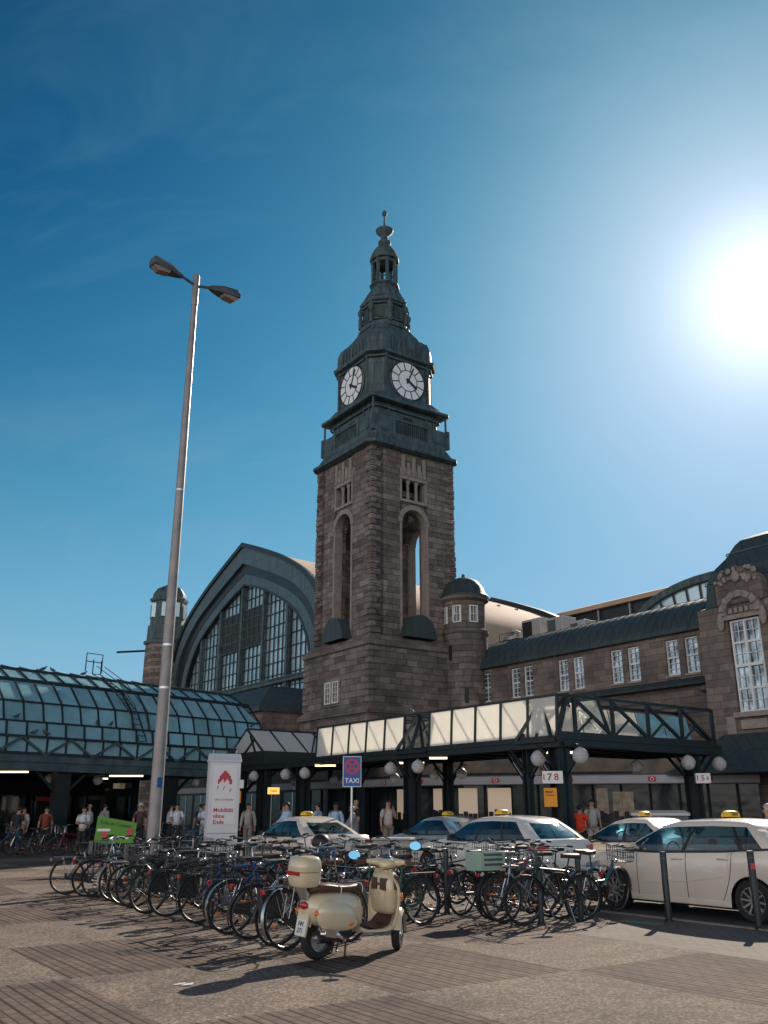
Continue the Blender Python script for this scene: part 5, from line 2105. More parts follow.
    def gp(i, h, out=0.0):
        """point on the glasshouse: i ring index (float), h 0..1"""
        i = i % n
        i0 = int(i)
        f = i - i0
        i1 = (i0 + 1) % n
        bx, by = B_[i0][0] * (1 - f) + B_[i1][0] * f, B_[i0][1] * (1 - f) + B_[i1][1] * f
        tx, ty = T_[i0][0] * (1 - f) + T_[i1][0] * f, T_[i0][1] * (1 - f) + T_[i1][1] * f
        zb, zt = zb_(bx) - .02, zr_(tx) - .045
        bul = .035 * math.sin(PI * h)
        x = bx + (tx - bx) * h
        y = by + (ty - by) * h
        z = zb + (zt - zb) * h
        c = (L_ / 2, 0)
        nx, ny = (x - (bf + br_) / 2) / 1.6, y / .75
        m = math.hypot(nx * .6, ny) + 1e-6
        return (X(x + nx * .6 / m * (bul + out)), y + ny / m * (bul + out), z + (out * .4))
    # glass shells (front, right side, rear, left side)
    i_s0, i_s1 = 5, 5 + NS - 1
    i_r0, i_r1 = i_s1 + 1, i_s1 + 5
    i_l0, i_l1 = i_r1 + 1, i_r1 + NS

    def patch(name, i0, i1, mat, parent, h0=0.0, h1=1.0, out=0.0, steps=None, rows=4):
        steps = steps or max(1, int(abs(i1 - i0)) * 2)
        b = MB()
        rows_ = []
        for r in range(rows + 1):
            h = h0 + (h1 - h0) * r / rows
            rows_.append([gp(i0 + (i1 - i0) * k / steps, h, out) for k in range(steps + 1)])
        for a, c in zip(rows_, rows_[1:]):
            b.strip(a, c)
        return b.build(name, mat, parent, smooth=True, angle=60)
    patch('windscreen', 0, 4, M['carglass'], root, 0, 1)
    patch('rear_window', i_r0, i_r1, M['carglass'], root, 0, 1)
    for a, c in ((i_s0, i_s1), (i_l0, i_l1)):
        mid = (a + c) / 2
        left = a == i_l0
        # t runs front->rear on the right side, rear->front on the left
        def I(t):
            return (a + t * (NS - 1)) if not left else (c - t * (NS - 1))
        if hatch:
            spl = [(0.0, .42), (.45, .80), (.83, 1.0)]
            blk = [(.42, .45), (.80, .83)]
            pnt = []
        elif wagon:
            spl = [(0.0, .36), (.39, .68), (.71, 1.0)]
            blk = [(.36, .39), (.68, .71)]
            pnt = []
        else:
            spl = [(0.0, .44), (.48, .90)]
            blk = [(.44, .48)]
            pnt = [(.90, 1.0)]
        for t0, t1 in spl:
            patch('side_window', I(t0), I(t1), M['carglass'], root, 0, 1)
        for t0, t1 in blk:
            patch('door_pillar', I(t0), I(t1), M['rubber'], root, 0, 1, .004)
        for t0, t1 in pnt:
            patch('roof_pillar', I(t0), I(t1), paint, root, 0, 1, .004)
        patch('belt_trim', I(0), I(1), M['rubber'], root, -.03, .05, .006, rows=1)
    # corner pillars in body colour
    patch('roof_pillar', 4, 5, paint, root, 0, 1, .004, steps=2)
    patch('roof_pillar', n - 1, n, paint, root, 0, 1, .004, steps=2)
    patch('roof_pillar', i_s1 - (.7 if hatch or wagon else 0), i_s1 + 1.5, paint, root, 0, 1, .005, steps=4)
    patch('roof_pillar', i_r1 - .5, i_l0 + (.7 if hatch or wagon else 0), paint, root, 0, 1, .005, steps=4)
    # roof panel: from just below the roof edge over the top
    b = MB()
    rows_ = []
    for h, o_ in ((.86, .006), (.93, .010), (1.0, .012)):
        # follow the glass edge, drip rail
        rows_.append([gp(i, h, o_) for i in range(n)])
    cx = (rf + rr_) / 2
    for k, dz in ((.93, .028), (.75, .045), (.45, .06), (.15, .065)):
        row = []
        for i in range(n):
            x, y = T_[i]
            xx, yy = cx + (x - cx) * k, y * k
            row.append((X(xx), yy, zr_(xx) - .045 + dz))
        rows_.append(row)
    b.rings(rows_, False, True)
    b.build('roof', paint, root, smooth=True, angle=45)
    # interior
    b = MB()
    b.box(X(br_ - .4), X(bf + .5), -.66, .66, .42, .62)
    b.box(X(bf + .75), X(bf + .35), -.68, .68, .6, .95)
    b.build('cabin', M['black'], root)
    for s in (2.35, 3.25):
        for y in (-.36, .36):
            b = MB()
            b.rings([[(X(s + .1), y - .24, .55), (X(s + .1), y + .24, .55), (X(s + .22), y + .24, .55), (X(s + .22), y - .24, .55)],
                     [(X(s + .2), y - .22, 1.08), (X(s + .2), y + .22, 1.08), (X(s + .30), y + .22, 1.08), (X(s + .30), y - .22, 1.08)]])
            b.ellipsoid((X(s + .25), y, 1.16), .05, .12, .07, 8, 6)
            b.build('seat', M['rubber'], root, smooth=True)
    b = MB()
    b.torus((X(bf + 1.0), .36, .98), .18, .014, 18, 6, 'x')
    b.build('steering_wheel', M['rubber'], root)
    # door seams, handles
    if hatch:
        seams = [1.42, 2.42, 3.28]
        hnd = [2.25, 3.12]
    else:
        seams = [1.60, 2.62, 3.55]
        hnd = [2.42, 3.38]
    for sd_ in (-1, 1):
        for k, s in enumerate(seams):
            b = MB()
            pl = []
            for q in range(9):
                t = q / 8
                ss = s
                if k == 2:
                    ss = s - .22 * (1 - t) ** 2 if t < 1 else s
                p = sec_pts(ss, .002)
                z0, z1 = .30, lerp_tab(deck, s) - .03
                z = z0 + (z1 - z0) * t
                y = lerp_tab([(p[i][1], p[i][0]) for i in range(6)], z)
                pl.append((X(ss), sd_ * y, z))
            b.tube(pl, .006, 4)
            b.build('door_seam', M['black'], root)
        for s in hnd:
            zz = lerp_tab(deck, s) - .13
            b = MB()
            y = hwid * .985
            b.tube([(X(s - .10), sd_ * y, zz), (X(s - .07), sd_ * (y + .022), zz + .005), (X(s + .08), sd_ * (y + .022), zz + .01), (X(s + .11), sd_ * y, zz + .01)], .014, 6)
            b.build('door_handle', paint, root, smooth=True)
        # crease along the flank and a dark strip over the windows
        b = MB()
        pl2 = []
        for q in range(15):
            ss = fw + AR + .12 + (rw - AR - .2 - fw - AR) * q / 14
            zz = (.50 + .16 * (q / 14) ** 2) if hatch else (lerp_tab(deck, ss) - .20)
            p = sec_pts(ss, .0015)
            pl2.append((X(ss), sd_ * lerp_tab([(p[i][1], p[i][0]) for i in range(6)], zz), zz))
        b.tube(pl2, .006, 5)
        b.build('flank_crease', paint, root, smooth=True)
        if sd_ < 0:
            b = MB()
            zf = lerp_tab(deck, rw + .1) - .22
            b.lathe([(.08, -.002), (.08, .004)], 20, (X(rw + .12), sd_ * (hwid - .012), zf), 'y')
            b.build('fuel_flap', paint, root)
        # mirrors
        b = MB()
        mx = bf + (.62 if hatch else .72)
        mz = lerp_tab(deck, mx) + .10
        b.rings([[(X(mx + .02) + q[0] * k_, sd_ * (hwid + .03 + o_), mz - .02 + q[1] * k_) for q in ((-.04, -.045), (.03, -.055), (.06, -.01), (.05, .045), (-.04, .06))] for o_, k_ in ((0, .7), (.05, 1.0), (.12, 1.05), (.18, .75))])
        b.tube([(X(mx + .02), sd_ * (hwid - .06), mz - .06), (X(mx + .02), sd_ * (hwid + .05), mz - .02)], .025, 6)
        b.build('wing_mirror', paint if hatch else M['rubber'], root, smooth=True)
        # lamps
        b = MB()
        p0, p1_ = (.10, .78), (.55, .86)
        b.rings([[(X(.06), sd_ * .56, .60), (X(.06), sd_ * .56, .70), (X(.10), sd_ * .56, .72)], [(X(.16), sd_ * .79, .60), (X(.17), sd_ * .785, .74), (X(.2), sd_ * .78, .76)], [(X(.55), sd_ * .875, .70), (X(.55), sd_ * .872, .80), (X(.56), sd_ * .86, .81)]])
        b.build('headlight', M['headlens'], root, smooth=True)
        zt_ = lerp_tab(deck, L_ - .15)
        b = MB()
        e = .012
        pts0 = [(L_ - .45, hwid - .055 + e, zt_ - .06), (L_ - .2, hwid - .10 + e, zt_ - .05), (L_ - .03 + e, hwid - .18, zt_ - .07), (L_ + e, .52, zt_ - .08)]
        dz = .20 if hatch or wagon else .15
        A = [(X(s), sd_ * y, z - .02) for s, y, z in pts0]
        B2_ = [(X(s), sd_ * y, z - dz) for s, y, z in pts0]
        A2_ = [(X(s - .03), sd_ * (y - .03), z - .02) for s, y, z in pts0]
        B3_ = [(X(s - .03), sd_ * (y - .03), z - dz) for s, y, z in pts0]
        b.strip(A, B2_)
        b.strip(A, A2_)
        b.strip(B2_, B3_)
        b.build('tail_light', M['redlens'], root, smooth=True)
    # number plates, grille, rear bumper strip
    b = MB()
    zp = .72 if hatch or wagon else .78
    b.box(X(L_) - .022, X(L_) - .002, -.26, .26, zp, zp + .11)
    pl = b.build('number_plate', M['paper'], root)
    text('plate_lettering', 'HH TX 42', .085, M['black'], pl, (X(L_) - .026, 0, zp + .055), (R(90), 0, R(-90)), .001)
    b = MB()
    b.box(X(0) + .002, X(0) + .02, -.42, .42, .42, .60)
    b.build('grille', M['rubber'], root)
    b = MB()
    b.box(X(L_) - .03, X(L_) + .02, -.6, .6, .32, .42)
    b.build('rear_bumper_strip', M['rubber'], root)
    # wheels
    for c in (fw, rw):
        for sd_ in (-1, 1):
            b = MB()
            yo = sd_ * (hwid - .13)
            prof = [(RW - .115, -.10), (RW - .03, -.11), (RW - .005, -.08), (RW, 0), (RW - .005, .08), (RW - .03, .11), (RW - .115, .10)]
            b.lathe([(r, h + yo) for r, h in prof], 36, (X(c), 0, RW), 'y', cap=False)
            b.lathe([(RW - .11, yo - .05), (RW - .11, yo + .05)], 30, (X(c), 0, RW), 'y', cap=True)
            ty = b.build('wheel', M['tyre'], root, smooth=True)
            b = MB()
            yf = yo + sd_ * .085
            b.lathe([(RW - .115, yf - .012), (RW - .105, yf + .012), (RW - .125, yf + .012), (RW - .13, yf - .04)], 36, (X(c), 0, RW), 'y', cap=False)
            b.lathe([(.055, yf - .04), (.05, yf + .012)], 16, (X(c), 0, RW), 'y')
            for k in range(10):
                a = 2 * PI * k / 10 + .1
                p0 = (X(c) + .04 * math.cos(a), yf - .005, RW + .04 * math.sin(a))
                p1_ = (X(c) + (RW - .12) * math.cos(a), yf, RW + (RW - .12) * math.sin(a))
                b.bar(p0, p1_, .030, .02, (0, 1, 0))
            b.build('rim', M['alu'], ty, smooth=True)
    if sign:
        b = MB()
        sx = X(2.75 if hatch else 2.7)
        zs = HT + .035
        rs = []
        for x, k in ((-.075, .82), (-.05, 1), (.05, 1), (.075, .82)):
            ring_ = []
            for q in range(13):
                a = PI * q / 12
                ring_.append((sx + x, .19 * math.cos(a) * k, zs + .105 * math.sin(a) ** .7 * k))
            rs.append(ring_)
        b.rings(rs)
        b.mi = [0] * len(b.mi)
        sg = b.build('roof_sign', M['yellow'], root, smooth=True, angle=40)
        b = MB()
        b.box(sx - .06, sx + .06, -.11, .11, HT - .01, zs + .004)
        b.build('sign_foot', M['rubber'], sg)
        for s_ in (-1, 1):
            text('roof_sign_lettering', 'TAXI', .085, M['black'], sg, (sx + s_ * .078, 0, zs + .045), (R(90), 0, R(90 * s_)), .002, bold=True)


RC = R(125)
for u, v, kind, paint, lab in [
    (-10.15, 13.80, 'hatch', M['taxi'], 'ivory hatchback taxi parked nearest the camera behind the two bollards on the right'),
    (-14.7, 17.5, 'sedan', M['taxi'], 'ivory taxi saloon right behind the nearest taxi, beyond the man in the red shirt'),
    (-17.0, 15.15, 'wagon', M['taxi_pale'], 'pale taxi estate with big rear window behind the right bicycle rack'),
    (-22.1, 17.6, 'sedan', M['silver_paint'], 'grey taxi partly hidden behind the pale estate taxi'),
    (-23.1, 13.35, 'sedan', M['taxi'], 'ivory taxi saloon behind the left bicycle rack, beside the white totem')]:
    t = thing('taxi', lab, 'taxi', uv(u, v, -.006), RC, 'taxis waiting in the rank')
    make_car(t, kind, paint)
    if kind == 'hatch':
        t.scale = (1, 1, .955)


# ------------------------------------------------------------------ bicycles
M['bikealu'] = simple('dull_aluminium', (.16, .165, .17), .4, .8, var=.2, scale=6)

def make_bike(frame_m, style='city', extra=None, loc=(0, 0, 0)):
    """x forward, origin on the ground below the rear wheel's contact point"""
    t = thing('bicycle', 'dark city bicycle standing in the racks', 'bicycle', loc, 0, 'bicycles parked in the racks')
    r, WBk = .345, 1.06
    for x in (0, WBk):
        b = MB()
        b.torus((x, 0, r), r - .018, .018, 40, 6)
        wh = b.build('wheel', M['tyre'], t, smooth=True)
        b = MB()
        b.torus((x, 0, r), r - .040, .008, 36, 4)
        b.build('rim', M['bikealu'], wh, smooth=True)
        b = MB()
        b.tube([(x, -.05, r), (x, .05, r)], .022, 8)
        for k in range(20):
            a = 2 * PI * k / 20
            s_ = .02 if k % 2 else -.02
            b.tube([(x + .02 * math.cos(a + .5), s_, r + .02 * math.sin(a + .5)), (x + (r - .045) * math.cos(a), 0, r + (r - .045) * math.sin(a))], .0018, 3, False)
        b.build('spokes', M['bikealu'], wh)
        if x > 0 or style != 'sport':
            b = MB()
            for a in (R(20), R(200)):
                b.ellipsoid((x + .2 * math.cos(a), 0, r + .2 * math.sin(a)), .035, .012, .018, 8, 4)
            build_by(b, 'spoke_reflector', M['amber'], wh)
    bb = (.44, 0, .29)
    st = (.30, 0, .80)
    hd0, hd1 = (.93, 0, .66), (.89, 0, .84)
    b = MB()
    b.tube([bb, st], .016, 8)
    b.tube([bb, (.92, 0, .70)], .019, 8)
    if style == 'step':
        b.tube([(.375, 0, .50), (.70, 0, .52), (.905, 0, .79)], .015, 8)
    else:
        b.tube([(.32, 0, .74), (.895, 0, .80)], .016, 8)
    b.tube([hd0, hd1], .02, 8)
    for s_ in (-1, 1):
        b.tube([(0, s_ * .055, r), (.42, s_ * .03, .29)], .010, 6)
        b.tube([(0, s_ * .055, r), (.32, s_ * .02, .72)], .009, 6)
    b.build('frame', frame_m, t, smooth=True)
    b = MB()
    for s_ in (-1, 1):
        b.tube([(WBk, s_ * .05, r), (1.01, s_ * .05, .50), (.95, s_ * .035, .66)], .011, 6)
    b.tube([(.945, -.04, .67), (.945, .04, .67)], .016, 6)
    b.build('fork', frame_m if style != 'step' else M['alu'], t, smooth=True)
    b = MB()
    if style == 'sport':
        b.tube([(.88, 0, .84), (.90, 0, .93), (.95, 0, .95)], .014, 6)
        b.tube([(.93, -.29, .96), (.955, 0, .95), (.93, .29, .96)], .012, 6)
    else:
        b.tube([(.885, 0, .84), (.865, 0, 1.03), (.89, 0, 1.05)], .014, 6)
        b.tube([(.70, -.28, 1.08), (.82, -.27, 1.10), (.91, -.12, 1.07), (.90, 0, 1.05), (.91, .12, 1.07), (.82, .27, 1.10), (.70, .28, 1.08)], .012, 6)
    hb = b.build('handlebar', M['bikealu'] if frame_m.name[6:] in ('black', 'green') else M['alu'], t, smooth=True)
    b = MB()
    for s_ in (-1, 1):
        if style == 'sport':
            b.tube([(.935, s_ * .2, .958), (.93, s_ * .30, .96)], .018, 6)
        else:
            b.tube([(.80, s_ * .274, 1.095), (.69, s_ * .281, 1.08)], .018, 6)
        b.build('grip', M['rubber'], hb)
        b = MB()
        b.tube([(.90, s_ * .16, 1.065), (.94, s_ * .24, 1.05)] if style != 'sport' else [(.94, s_ * .16, .955), (.97, s_ * .24, .94)], .008, 4)
        b.build('brake_lever', M['bikealu'], hb)
        b = MB()
    b = MB()
    b.tube([(.30, 0, .78), (.265, 0, .94)], .013, 6)
    b.rings([[(x, y * w_, .955 + z) for y, z in ((-1, 0), (-.8, .03), (0, .04), (.8, .03), (1, 0), (.6, -.025), (-.6, -.025))] for x, w_ in ((.11, .06), (.15, .095), (.24, .085), (.32, .035), (.41, .02), (.42, .01))])
    b.build('saddle', M['leather'] if extra == 'brown' else M['rubber'], t, smooth=True)
    if style != 'sport':
        b = MB()
        for x, a0, a1 in ((0, 20, 215), (WBk, -5, 165)):
            pts = []
            for k in range(13):
                a = R(a0 + (a1 - a0) * k / 12)
                pts.append((x + (r + .022) * math.cos(a), (r + .022) * math.sin(a) + r))
            for s0, s1 in ((-.028, .028),):
                b.strip([(px, s0, pz) for px, pz in pts], [(px, s1, pz) for px, pz in pts])
        build_by(b, 'mudguard', M['alu'] if style == 'step' else M['rubber'], t, smooth=True)
        b = MB()
        for s_ in (-.06, .06):
            b.tube([(.20, s_, .72), (-.28, s_, .72)], .007, 4)
            b.tube([(-.0, s_, r), (-.12, s_, .72)], .006, 4)
            b.tube([(-.0, s_, r), (.12, s_, .72)], .006, 4)
        for x in (-.28, -.14, 0, .12):
            b.tube([(x, -.06, .72), (x, .06, .72)], .006, 4)
        b.build('carrier', M['alu'] if style == 'step' else M['rubber'], t)
        b = MB()
        b.box(-.36, -.32, -.035, .035, .64, .70)
        b.build('rear_light', M['redlens'], t, bevel=.008)
    b = MB()
    b.ellipsoid((.99, 0, .80), .045, .035, .035, 8, 6)
    b.build('front_light', M['alu'], t, smooth=True)
    b = MB()
    b.torus(bb[:2] + (bb[2],), .085, .008, 20, 4)
    b.tube([(bb[0], -.09, bb[2]), (bb[0] + .10, -.10, bb[2] - .13)], .010, 5)
    b.tube([(bb[0], .09, bb[2]), (bb[0] - .10, .10, bb[2] + .13)], .010, 5)
    b.tube([(bb[0], -.09, bb[2]), (bb[0], .09, bb[2])], .014, 6)
    b.box(bb[0] + .05, bb[0] + .15, -.18, -.09, bb[2] - .145, bb[2] - .12)
    b.box(bb[0] - .15, bb[0] - .05, .09, .18, bb[2] + .12, bb[2] + .145)
    b.build('crankset', M['rubber'], t)
    b = MB()
    if style == 'step':
        b.rings([[(-.06, -.05, r - .06), (-.06, -.05, r + .06), (-.06, -.035, r + .06), (-.06, -.035, r - .06)], [(.52, -.05, .19), (.52, -.05, .39), (.52, -.035, .39), (.52, -.035, .19)]])
        b.build('chain_guard', M['rubber'], t)
    else:
        b.tube([(0, -.045, r + .04), (.44, -.045, .375)], .006, 4)
        b.tube([(0, -.045, r - .04), (.44, -.045, .205)], .006, 4)
        b.build('chain', M['rubber'], t)
    b = MB()
    b.tube([(.30, .05, .30), (.24, .16, .02)], .010, 5)
    b.build('kickstand', M['alu'], t)
    if extra == 'basket':
        b = MB()
        bx0, bx1, z0, z1 = .98, 1.28, .80, 1.04
        for z in (z0, z0 + .08, z0 + .16, z1):
            k = 1 if z > z0 else .85
            b.tube([(bx0, -.18 * k, z), (bx1, -.18 * k, z), (bx1, .18 * k, z), (bx0, .18 * k, z), (bx0, -.18 * k, z)], .006, 4)
        for q in range(7):
            y = -.17 + q * .057
            for x in (bx0, bx1):
                b.tube([(x, y * .85, z0), (x, y, z1)], .004, 3)
            b.tube([(bx0, y * .85, z0), (bx1, y * .85, z0)], .004, 3)
        for q in range(6):
            x = bx0 + q * .06
            for s_ in (-1, 1):
                b.tube([(x, s_ * .153, z0), (x, s_ * .18, z1)], .004, 3)
        b.build('basket', M['bikealu'], t)
    if extra == 'rear_basket':
        b = MB()
        for z in (.74, .84, .94):
            b.tube([(-.36, -.15, z), (.06, -.15, z), (.06, .15, z), (-.36, .15, z), (-.36, -.15, z)], .007, 4)
        for q in range(8):
            x = -.36 + q * .06
            for s_ in (-1, 1):
                b.tube([(x, s_ * .15, .74), (x, s_ * .15, .94)], .004, 3)
        b.build('basket', M['rubber'], t)
    if extra == 'crate':
        b = MB()
        for (x0, x1, y0, y1, z0, z1) in ((-.42, .06, -.19, .19, .735, .76), (-.42, -.40, -.19, .19, .76, 1.0), (.04, .06, -.19, .19, .76, 1.0), (-.40, .04, -.19, -.17, .76, 1.0), (-.40, .04, .17, .19, .76, 1.0)):
            b.box(x0, x1, y0, y1, z0, z1)
        b.box(-.43, .07, -.2, .2, .985, 1.01) if False else None
        b.build('crate', M['crate'], t)
        b = MB()
        for z in (.80, .87, .94):
            for s_ in (-1, 1):
                b.box(-.36, .0, s_ * .193 - .002, s_ * .193 + .002, z, z + .035)
        build_by(b, 'crate_slots', M['lampgrey'], t, lambda c: c[1] > 0)
    if extra == 'bag':
        b = MB()
        b.rings([[(x, y, z) for x, z in ((-.30 + e, .36 + e), (.02 - e, .36 + e), (.04 - e, .70), (-.32 + e, .70))] for y, e in ((.07, .01), (.14, 0), (.19, .03))])
        b.build('pannier', M['rubber'], t, smooth=True, bevel=.01)
    if extra == 'white_saddle':
        pass
    return t


def col_m(name, c, metal=.3):
    return simple(name, c, .3, metal, var=.05, coat=.6)


fm = {'black': col_m('frame_black', (.015, .016, .018)), 'blue': col_m('frame_blue', (.02, .10, .32)), 'silver': col_m('frame_silver', (.45, .46, .48), .8), 'green': col_m('frame_green', (.02, .09, .06)),
      'grey': col_m('frame_grey', (.08, .09, .10)), 'red': col_m('frame_red', (.32, .02, .03)), 'cyan': col_m('frame_cyan', (.05, .30, .42)), 'white': col_m('frame_white', (.6, .6, .6)), 'teal': col_m('frame_teal', (.03, .13, .16))}
protos = {}


def proto(key):
    if key not in protos:
        f, st, ex = key
        protos[key] = [make_bike(fm[f], st, ex), False]
    return protos[key]


def place_bike(u, v, head, key, label, lean=None, z=0.0):
    """u, v = ground contact of the wheel nearest the camera side; head 1: bike heads away (+v), -1: towards us"""
    p = proto(key)
    if not p[1]:
        o = p[0]
        p[1] = True
    else:
        o = copy_tree(p[0])
    yaw = rnd.uniform(-11, 11)
    lean = rnd.uniform(-9, 9) if lean is None else lean
    if head == 1:
        o.location = uv(u, v, z)
        o.rotation_euler = (R(lean), 0, ROT + R(90 + yaw))
    else:
        o.location = uv(u + 1.06 * math.sin(R(yaw)), v + 1.06, z)
        o.rotation_euler = (R(lean), 0, ROT + R(-90 + yaw))
    o['label'] = label
    return o


NEAR_L = [
    (-19.61, 5.9, 1, ('silver', 'step', None), 'leftmost bicycle of the front left row, silver with pale mudguards'),
    (-18.85, 6.1, 1, ('black', 'city', None), 'second bicycle from the left in the front left row, black frame'),
    (-18.3, 6.2, -1, ('grey', 'city', 'basket'), 'dark grey bicycle with a wire basket, third from the left in the front left row'),
    (-17.55, 6.2, 1, ('black', 'step', None), 'black step through bicycle, fourth from the left in the front left row'),
    (-16.7, 6.1, 1, ('green', 'city', None), 'dark green bicycle in the left third of the front left row'),
    (-16.0, 6.1, -1, ('black', 'city', 'basket'), 'black bicycle with a wire front basket just right of the mast foot'),
    (-15.28, 5.95, 1, ('grey', 'sport', None), 'slim grey bicycle without mudguards in the front left row'),
    (-14.66, 6.05, 1, ('black', 'city', 'bag'), 'black bicycle with a dark pannier beside the blue bicycle'),
    (-13.52, 6.08, 1, ('blue', 'city', 'bag'), 'blue framed bicycle in the middle of the front left row'),
    (-12.75, 6.0, -1, ('black', 'sport', None), 'slim black bicycle right of the blue one in the front left row'),
    (-12.13, 5.92, 1, ('grey', 'step', 'rear_basket'), 'grey step through bicycle with a dark rear basket, third from the scooter'),
    (-11.5, 5.92, 1, ('silver', 'city', None), 'silver bicycle second from the scooter in the front left row'),
    (-10.95, 5.9, -1, ('black', 'city', 'brown'), 'black bicycle with a brown saddle just left of the scooter'),
    (-10.4, 5.85, 1, ('black', 'step', 'bag'), 'black bicycle with a pannier directly behind the scooter tail'),
]
for u, v, h, key, lab in NEAR_L:
    place_bike(u, v, h, key, lab)
keys = [('black', 'city', None), ('grey', 'city', 'basket'), ('green', 'city', None), ('black', 'sport', None), ('silver', 'city', None), ('black', 'step', None), ('teal', 'step', 'basket'), ('cyan', 'sport', None), ('red', 'city', 'rear_basket'), ('black', 'city', 'basket'), ('white', 'sport', None), ('blue', 'step', 'bag')]
names = {'black': 'black', 'grey': 'dark grey', 'green': 'dark green', 'silver': 'silver', 'teal': 'teal', 'cyan': 'light blue', 'red': 'dark red', 'white': 'white', 'blue': 'blue'}
u = -19.9
k = 0
while u < -10.9:
    key = keys[k % len(keys)]
    place_bike(u, 7.65 + rnd.uniform(-.1, .15), 1 if k % 3 == 1 else -1, key, '%s bicycle in the second row of the left racks, packed behind the front row' % names[key[0]])
    u += rnd.uniform(.5, .68)
    k += 1
NEAR_R = [
    (-13.6, 10.1, 1, ('black', 'sport', None), 'slim black bicycle just right of the scooter front'),
    (-12.82, 10.0, 1, ('grey', 'city', None), 'dark bicycle with a big chainring and amber reflectors right of the scooter'),
    (-12.1, 10.0, 1, ('black', 'city', None), 'black bicycle between the scooter and the green crate'),
    (-11.55, 10.1, 1, ('red', 'sport', None), 'slim dark red bicycle left of the green crate bicycle'),
    (-11.18, 9.95, 1, ('teal', 'city', 'crate'), 'teal bicycle with a pale green crate on its carrier'),
    (-10.62, 9.85, -1, ('silver', 'sport', None), 'silver bicycle left of the pair in front of the white estate taxi'),
    (-10.22, 9.9, -1, ('black', 'city', 'basket'), 'black bicycle with a front basket at the right end of the racks'),
    (-11.2, 11.15, -1, ('white', 'step', 'brown'), 'white step through bicycle next to the nearest taxi front wheel'),
]
for u, v, h, key, lab in NEAR_R:
    place_bike(u, v, h, key, lab)
u = -19.0
k = 3
while u < -10.9:
    key = keys[(k * 3) % len(keys)]
    vv = 11.35 if u > -14.0 else 10.0
    place_bike(u, vv + rnd.uniform(-.15, .15), -1 if k % 2 else 1, key, '%s bicycle in the back row of the right racks, before the taxis' % names[key[0]])
    u += rnd.uniform(.6, .85)
    k += 1
# far bicycles in the shade of the glass concourse
k = 0
for i in range(13):
    X0 = -18.0 + i * .95
    Y0 = 36.2 + rnd.uniform(-.4, .4) - i * .1
    uu = X0 * DU[0] + Y0 * DU[1]
    vv = X0 * DV[0] + Y0 * DV[1]
    key = keys[(k * 7 + 2) % len(keys)]
    place_bike(uu, vv, 1 if i % 2 else -1, key, '%s bicycle parked far back in the shade under the glass concourse' % names[key[0]], z=0.0 if vv < 12.3 else .12)
    k += 1
# a small motor scooter / covered bike bag behind the totem: child seat bag
t = thing('bicycle_helmet', 'black helmet hanging on the handlebar in front of the white totem', 'helmet', uv(-14.2, 8.6, 1.02), R(20))
b = MB()
b.lathe([(.15, 0), (.165, .05), (.15, .12), (.10, .18), (.04, .2)], 16)
b.build('shell', M['rubber'], t, smooth=True)
b = MB()
b.tube([(.15, 0, .05), (.08, 0, -.1), (-.1, 0, -.1), (-.15, 0, .05)], .008, 5)
b.build('chin_strap', M['leather'], t)

# ------------------------------------------------------------------ the scooter
SC = thing('motor_scooter', 'cream motor scooter with brown seat and cream topbox, parked in the foreground', 'scooter', (-.76, 11.17, 0), ROT + R(90))
SC.rotation_euler = (R(2), 0, R(90 - 49))
SC.scale = (1.0, .96, 1.0)


def superring(x, w_, z0, z1, n=20, p=2.6, tilt=0.0):
    """section across the machine: half width w_, from z0 to z1"""
    pts = []
    zc, hz = (z0 + z1) / 2, (z1 - z0) / 2
    for k in range(n):
        a = 2 * PI * k / n
        c, s_ = math.cos(a), math.sin(a)
        y = w_ * math.copysign(abs(c) ** (2 / p), c)
        z = zc + hz * math.copysign(abs(s_) ** (2 / p), s_)
        pts.append((x + tilt * (z - zc), y, z))
    return pts


# rear body: rounded cowls tapering to the tail
b = MB()
st_ = [(-.34, .06, .48, .62), (-.32, .11, .43, .66), (-.25, .16, .39, .69), (-.13, .215, .36, .715), (0, .235, .345, .725), (.15, .235, .335, .725), (.30, .215, .325, .72), (.42, .18, .32, .70), (.52, .15, .31, .66), (.56, .12, .30, .60)]
rs = [superring(x, w_, z0, z1, 24, 2.5) for x, w_, z0, z1 in st_]
b.rings(rs)
bod = b.build('rear_body', M['cream'], SC, smooth=True, angle=60)
for s_ in (-1, 1):   # bulging side cowls
    b = MB()
    rs = []
    for x, w_, z0, z1 in [(-.27, .01, .45, .52), (-.23, .035, .40, .60), (-.13, .06, .35, .64), (0, .075, .325, .65), (.15, .07, .31, .63), (.28, .05, .31, .58), (.38, .02, .33, .50), (.41, .005, .36, .44)]:
        ring_ = []
        for k in range(12):
            a = -PI / 2 + PI * k / 11
            ring_.append((x, s_ * (.205 + w_ * math.cos(a)), (z0 + z1) / 2 + (z1 - z0) / 2 * math.sin(a)))
        rs.append(ring_)
    b.rings(rs, True, True, closed=False)
    b.build('side_cowl', M['cream'], SC, smooth=True, angle=60)
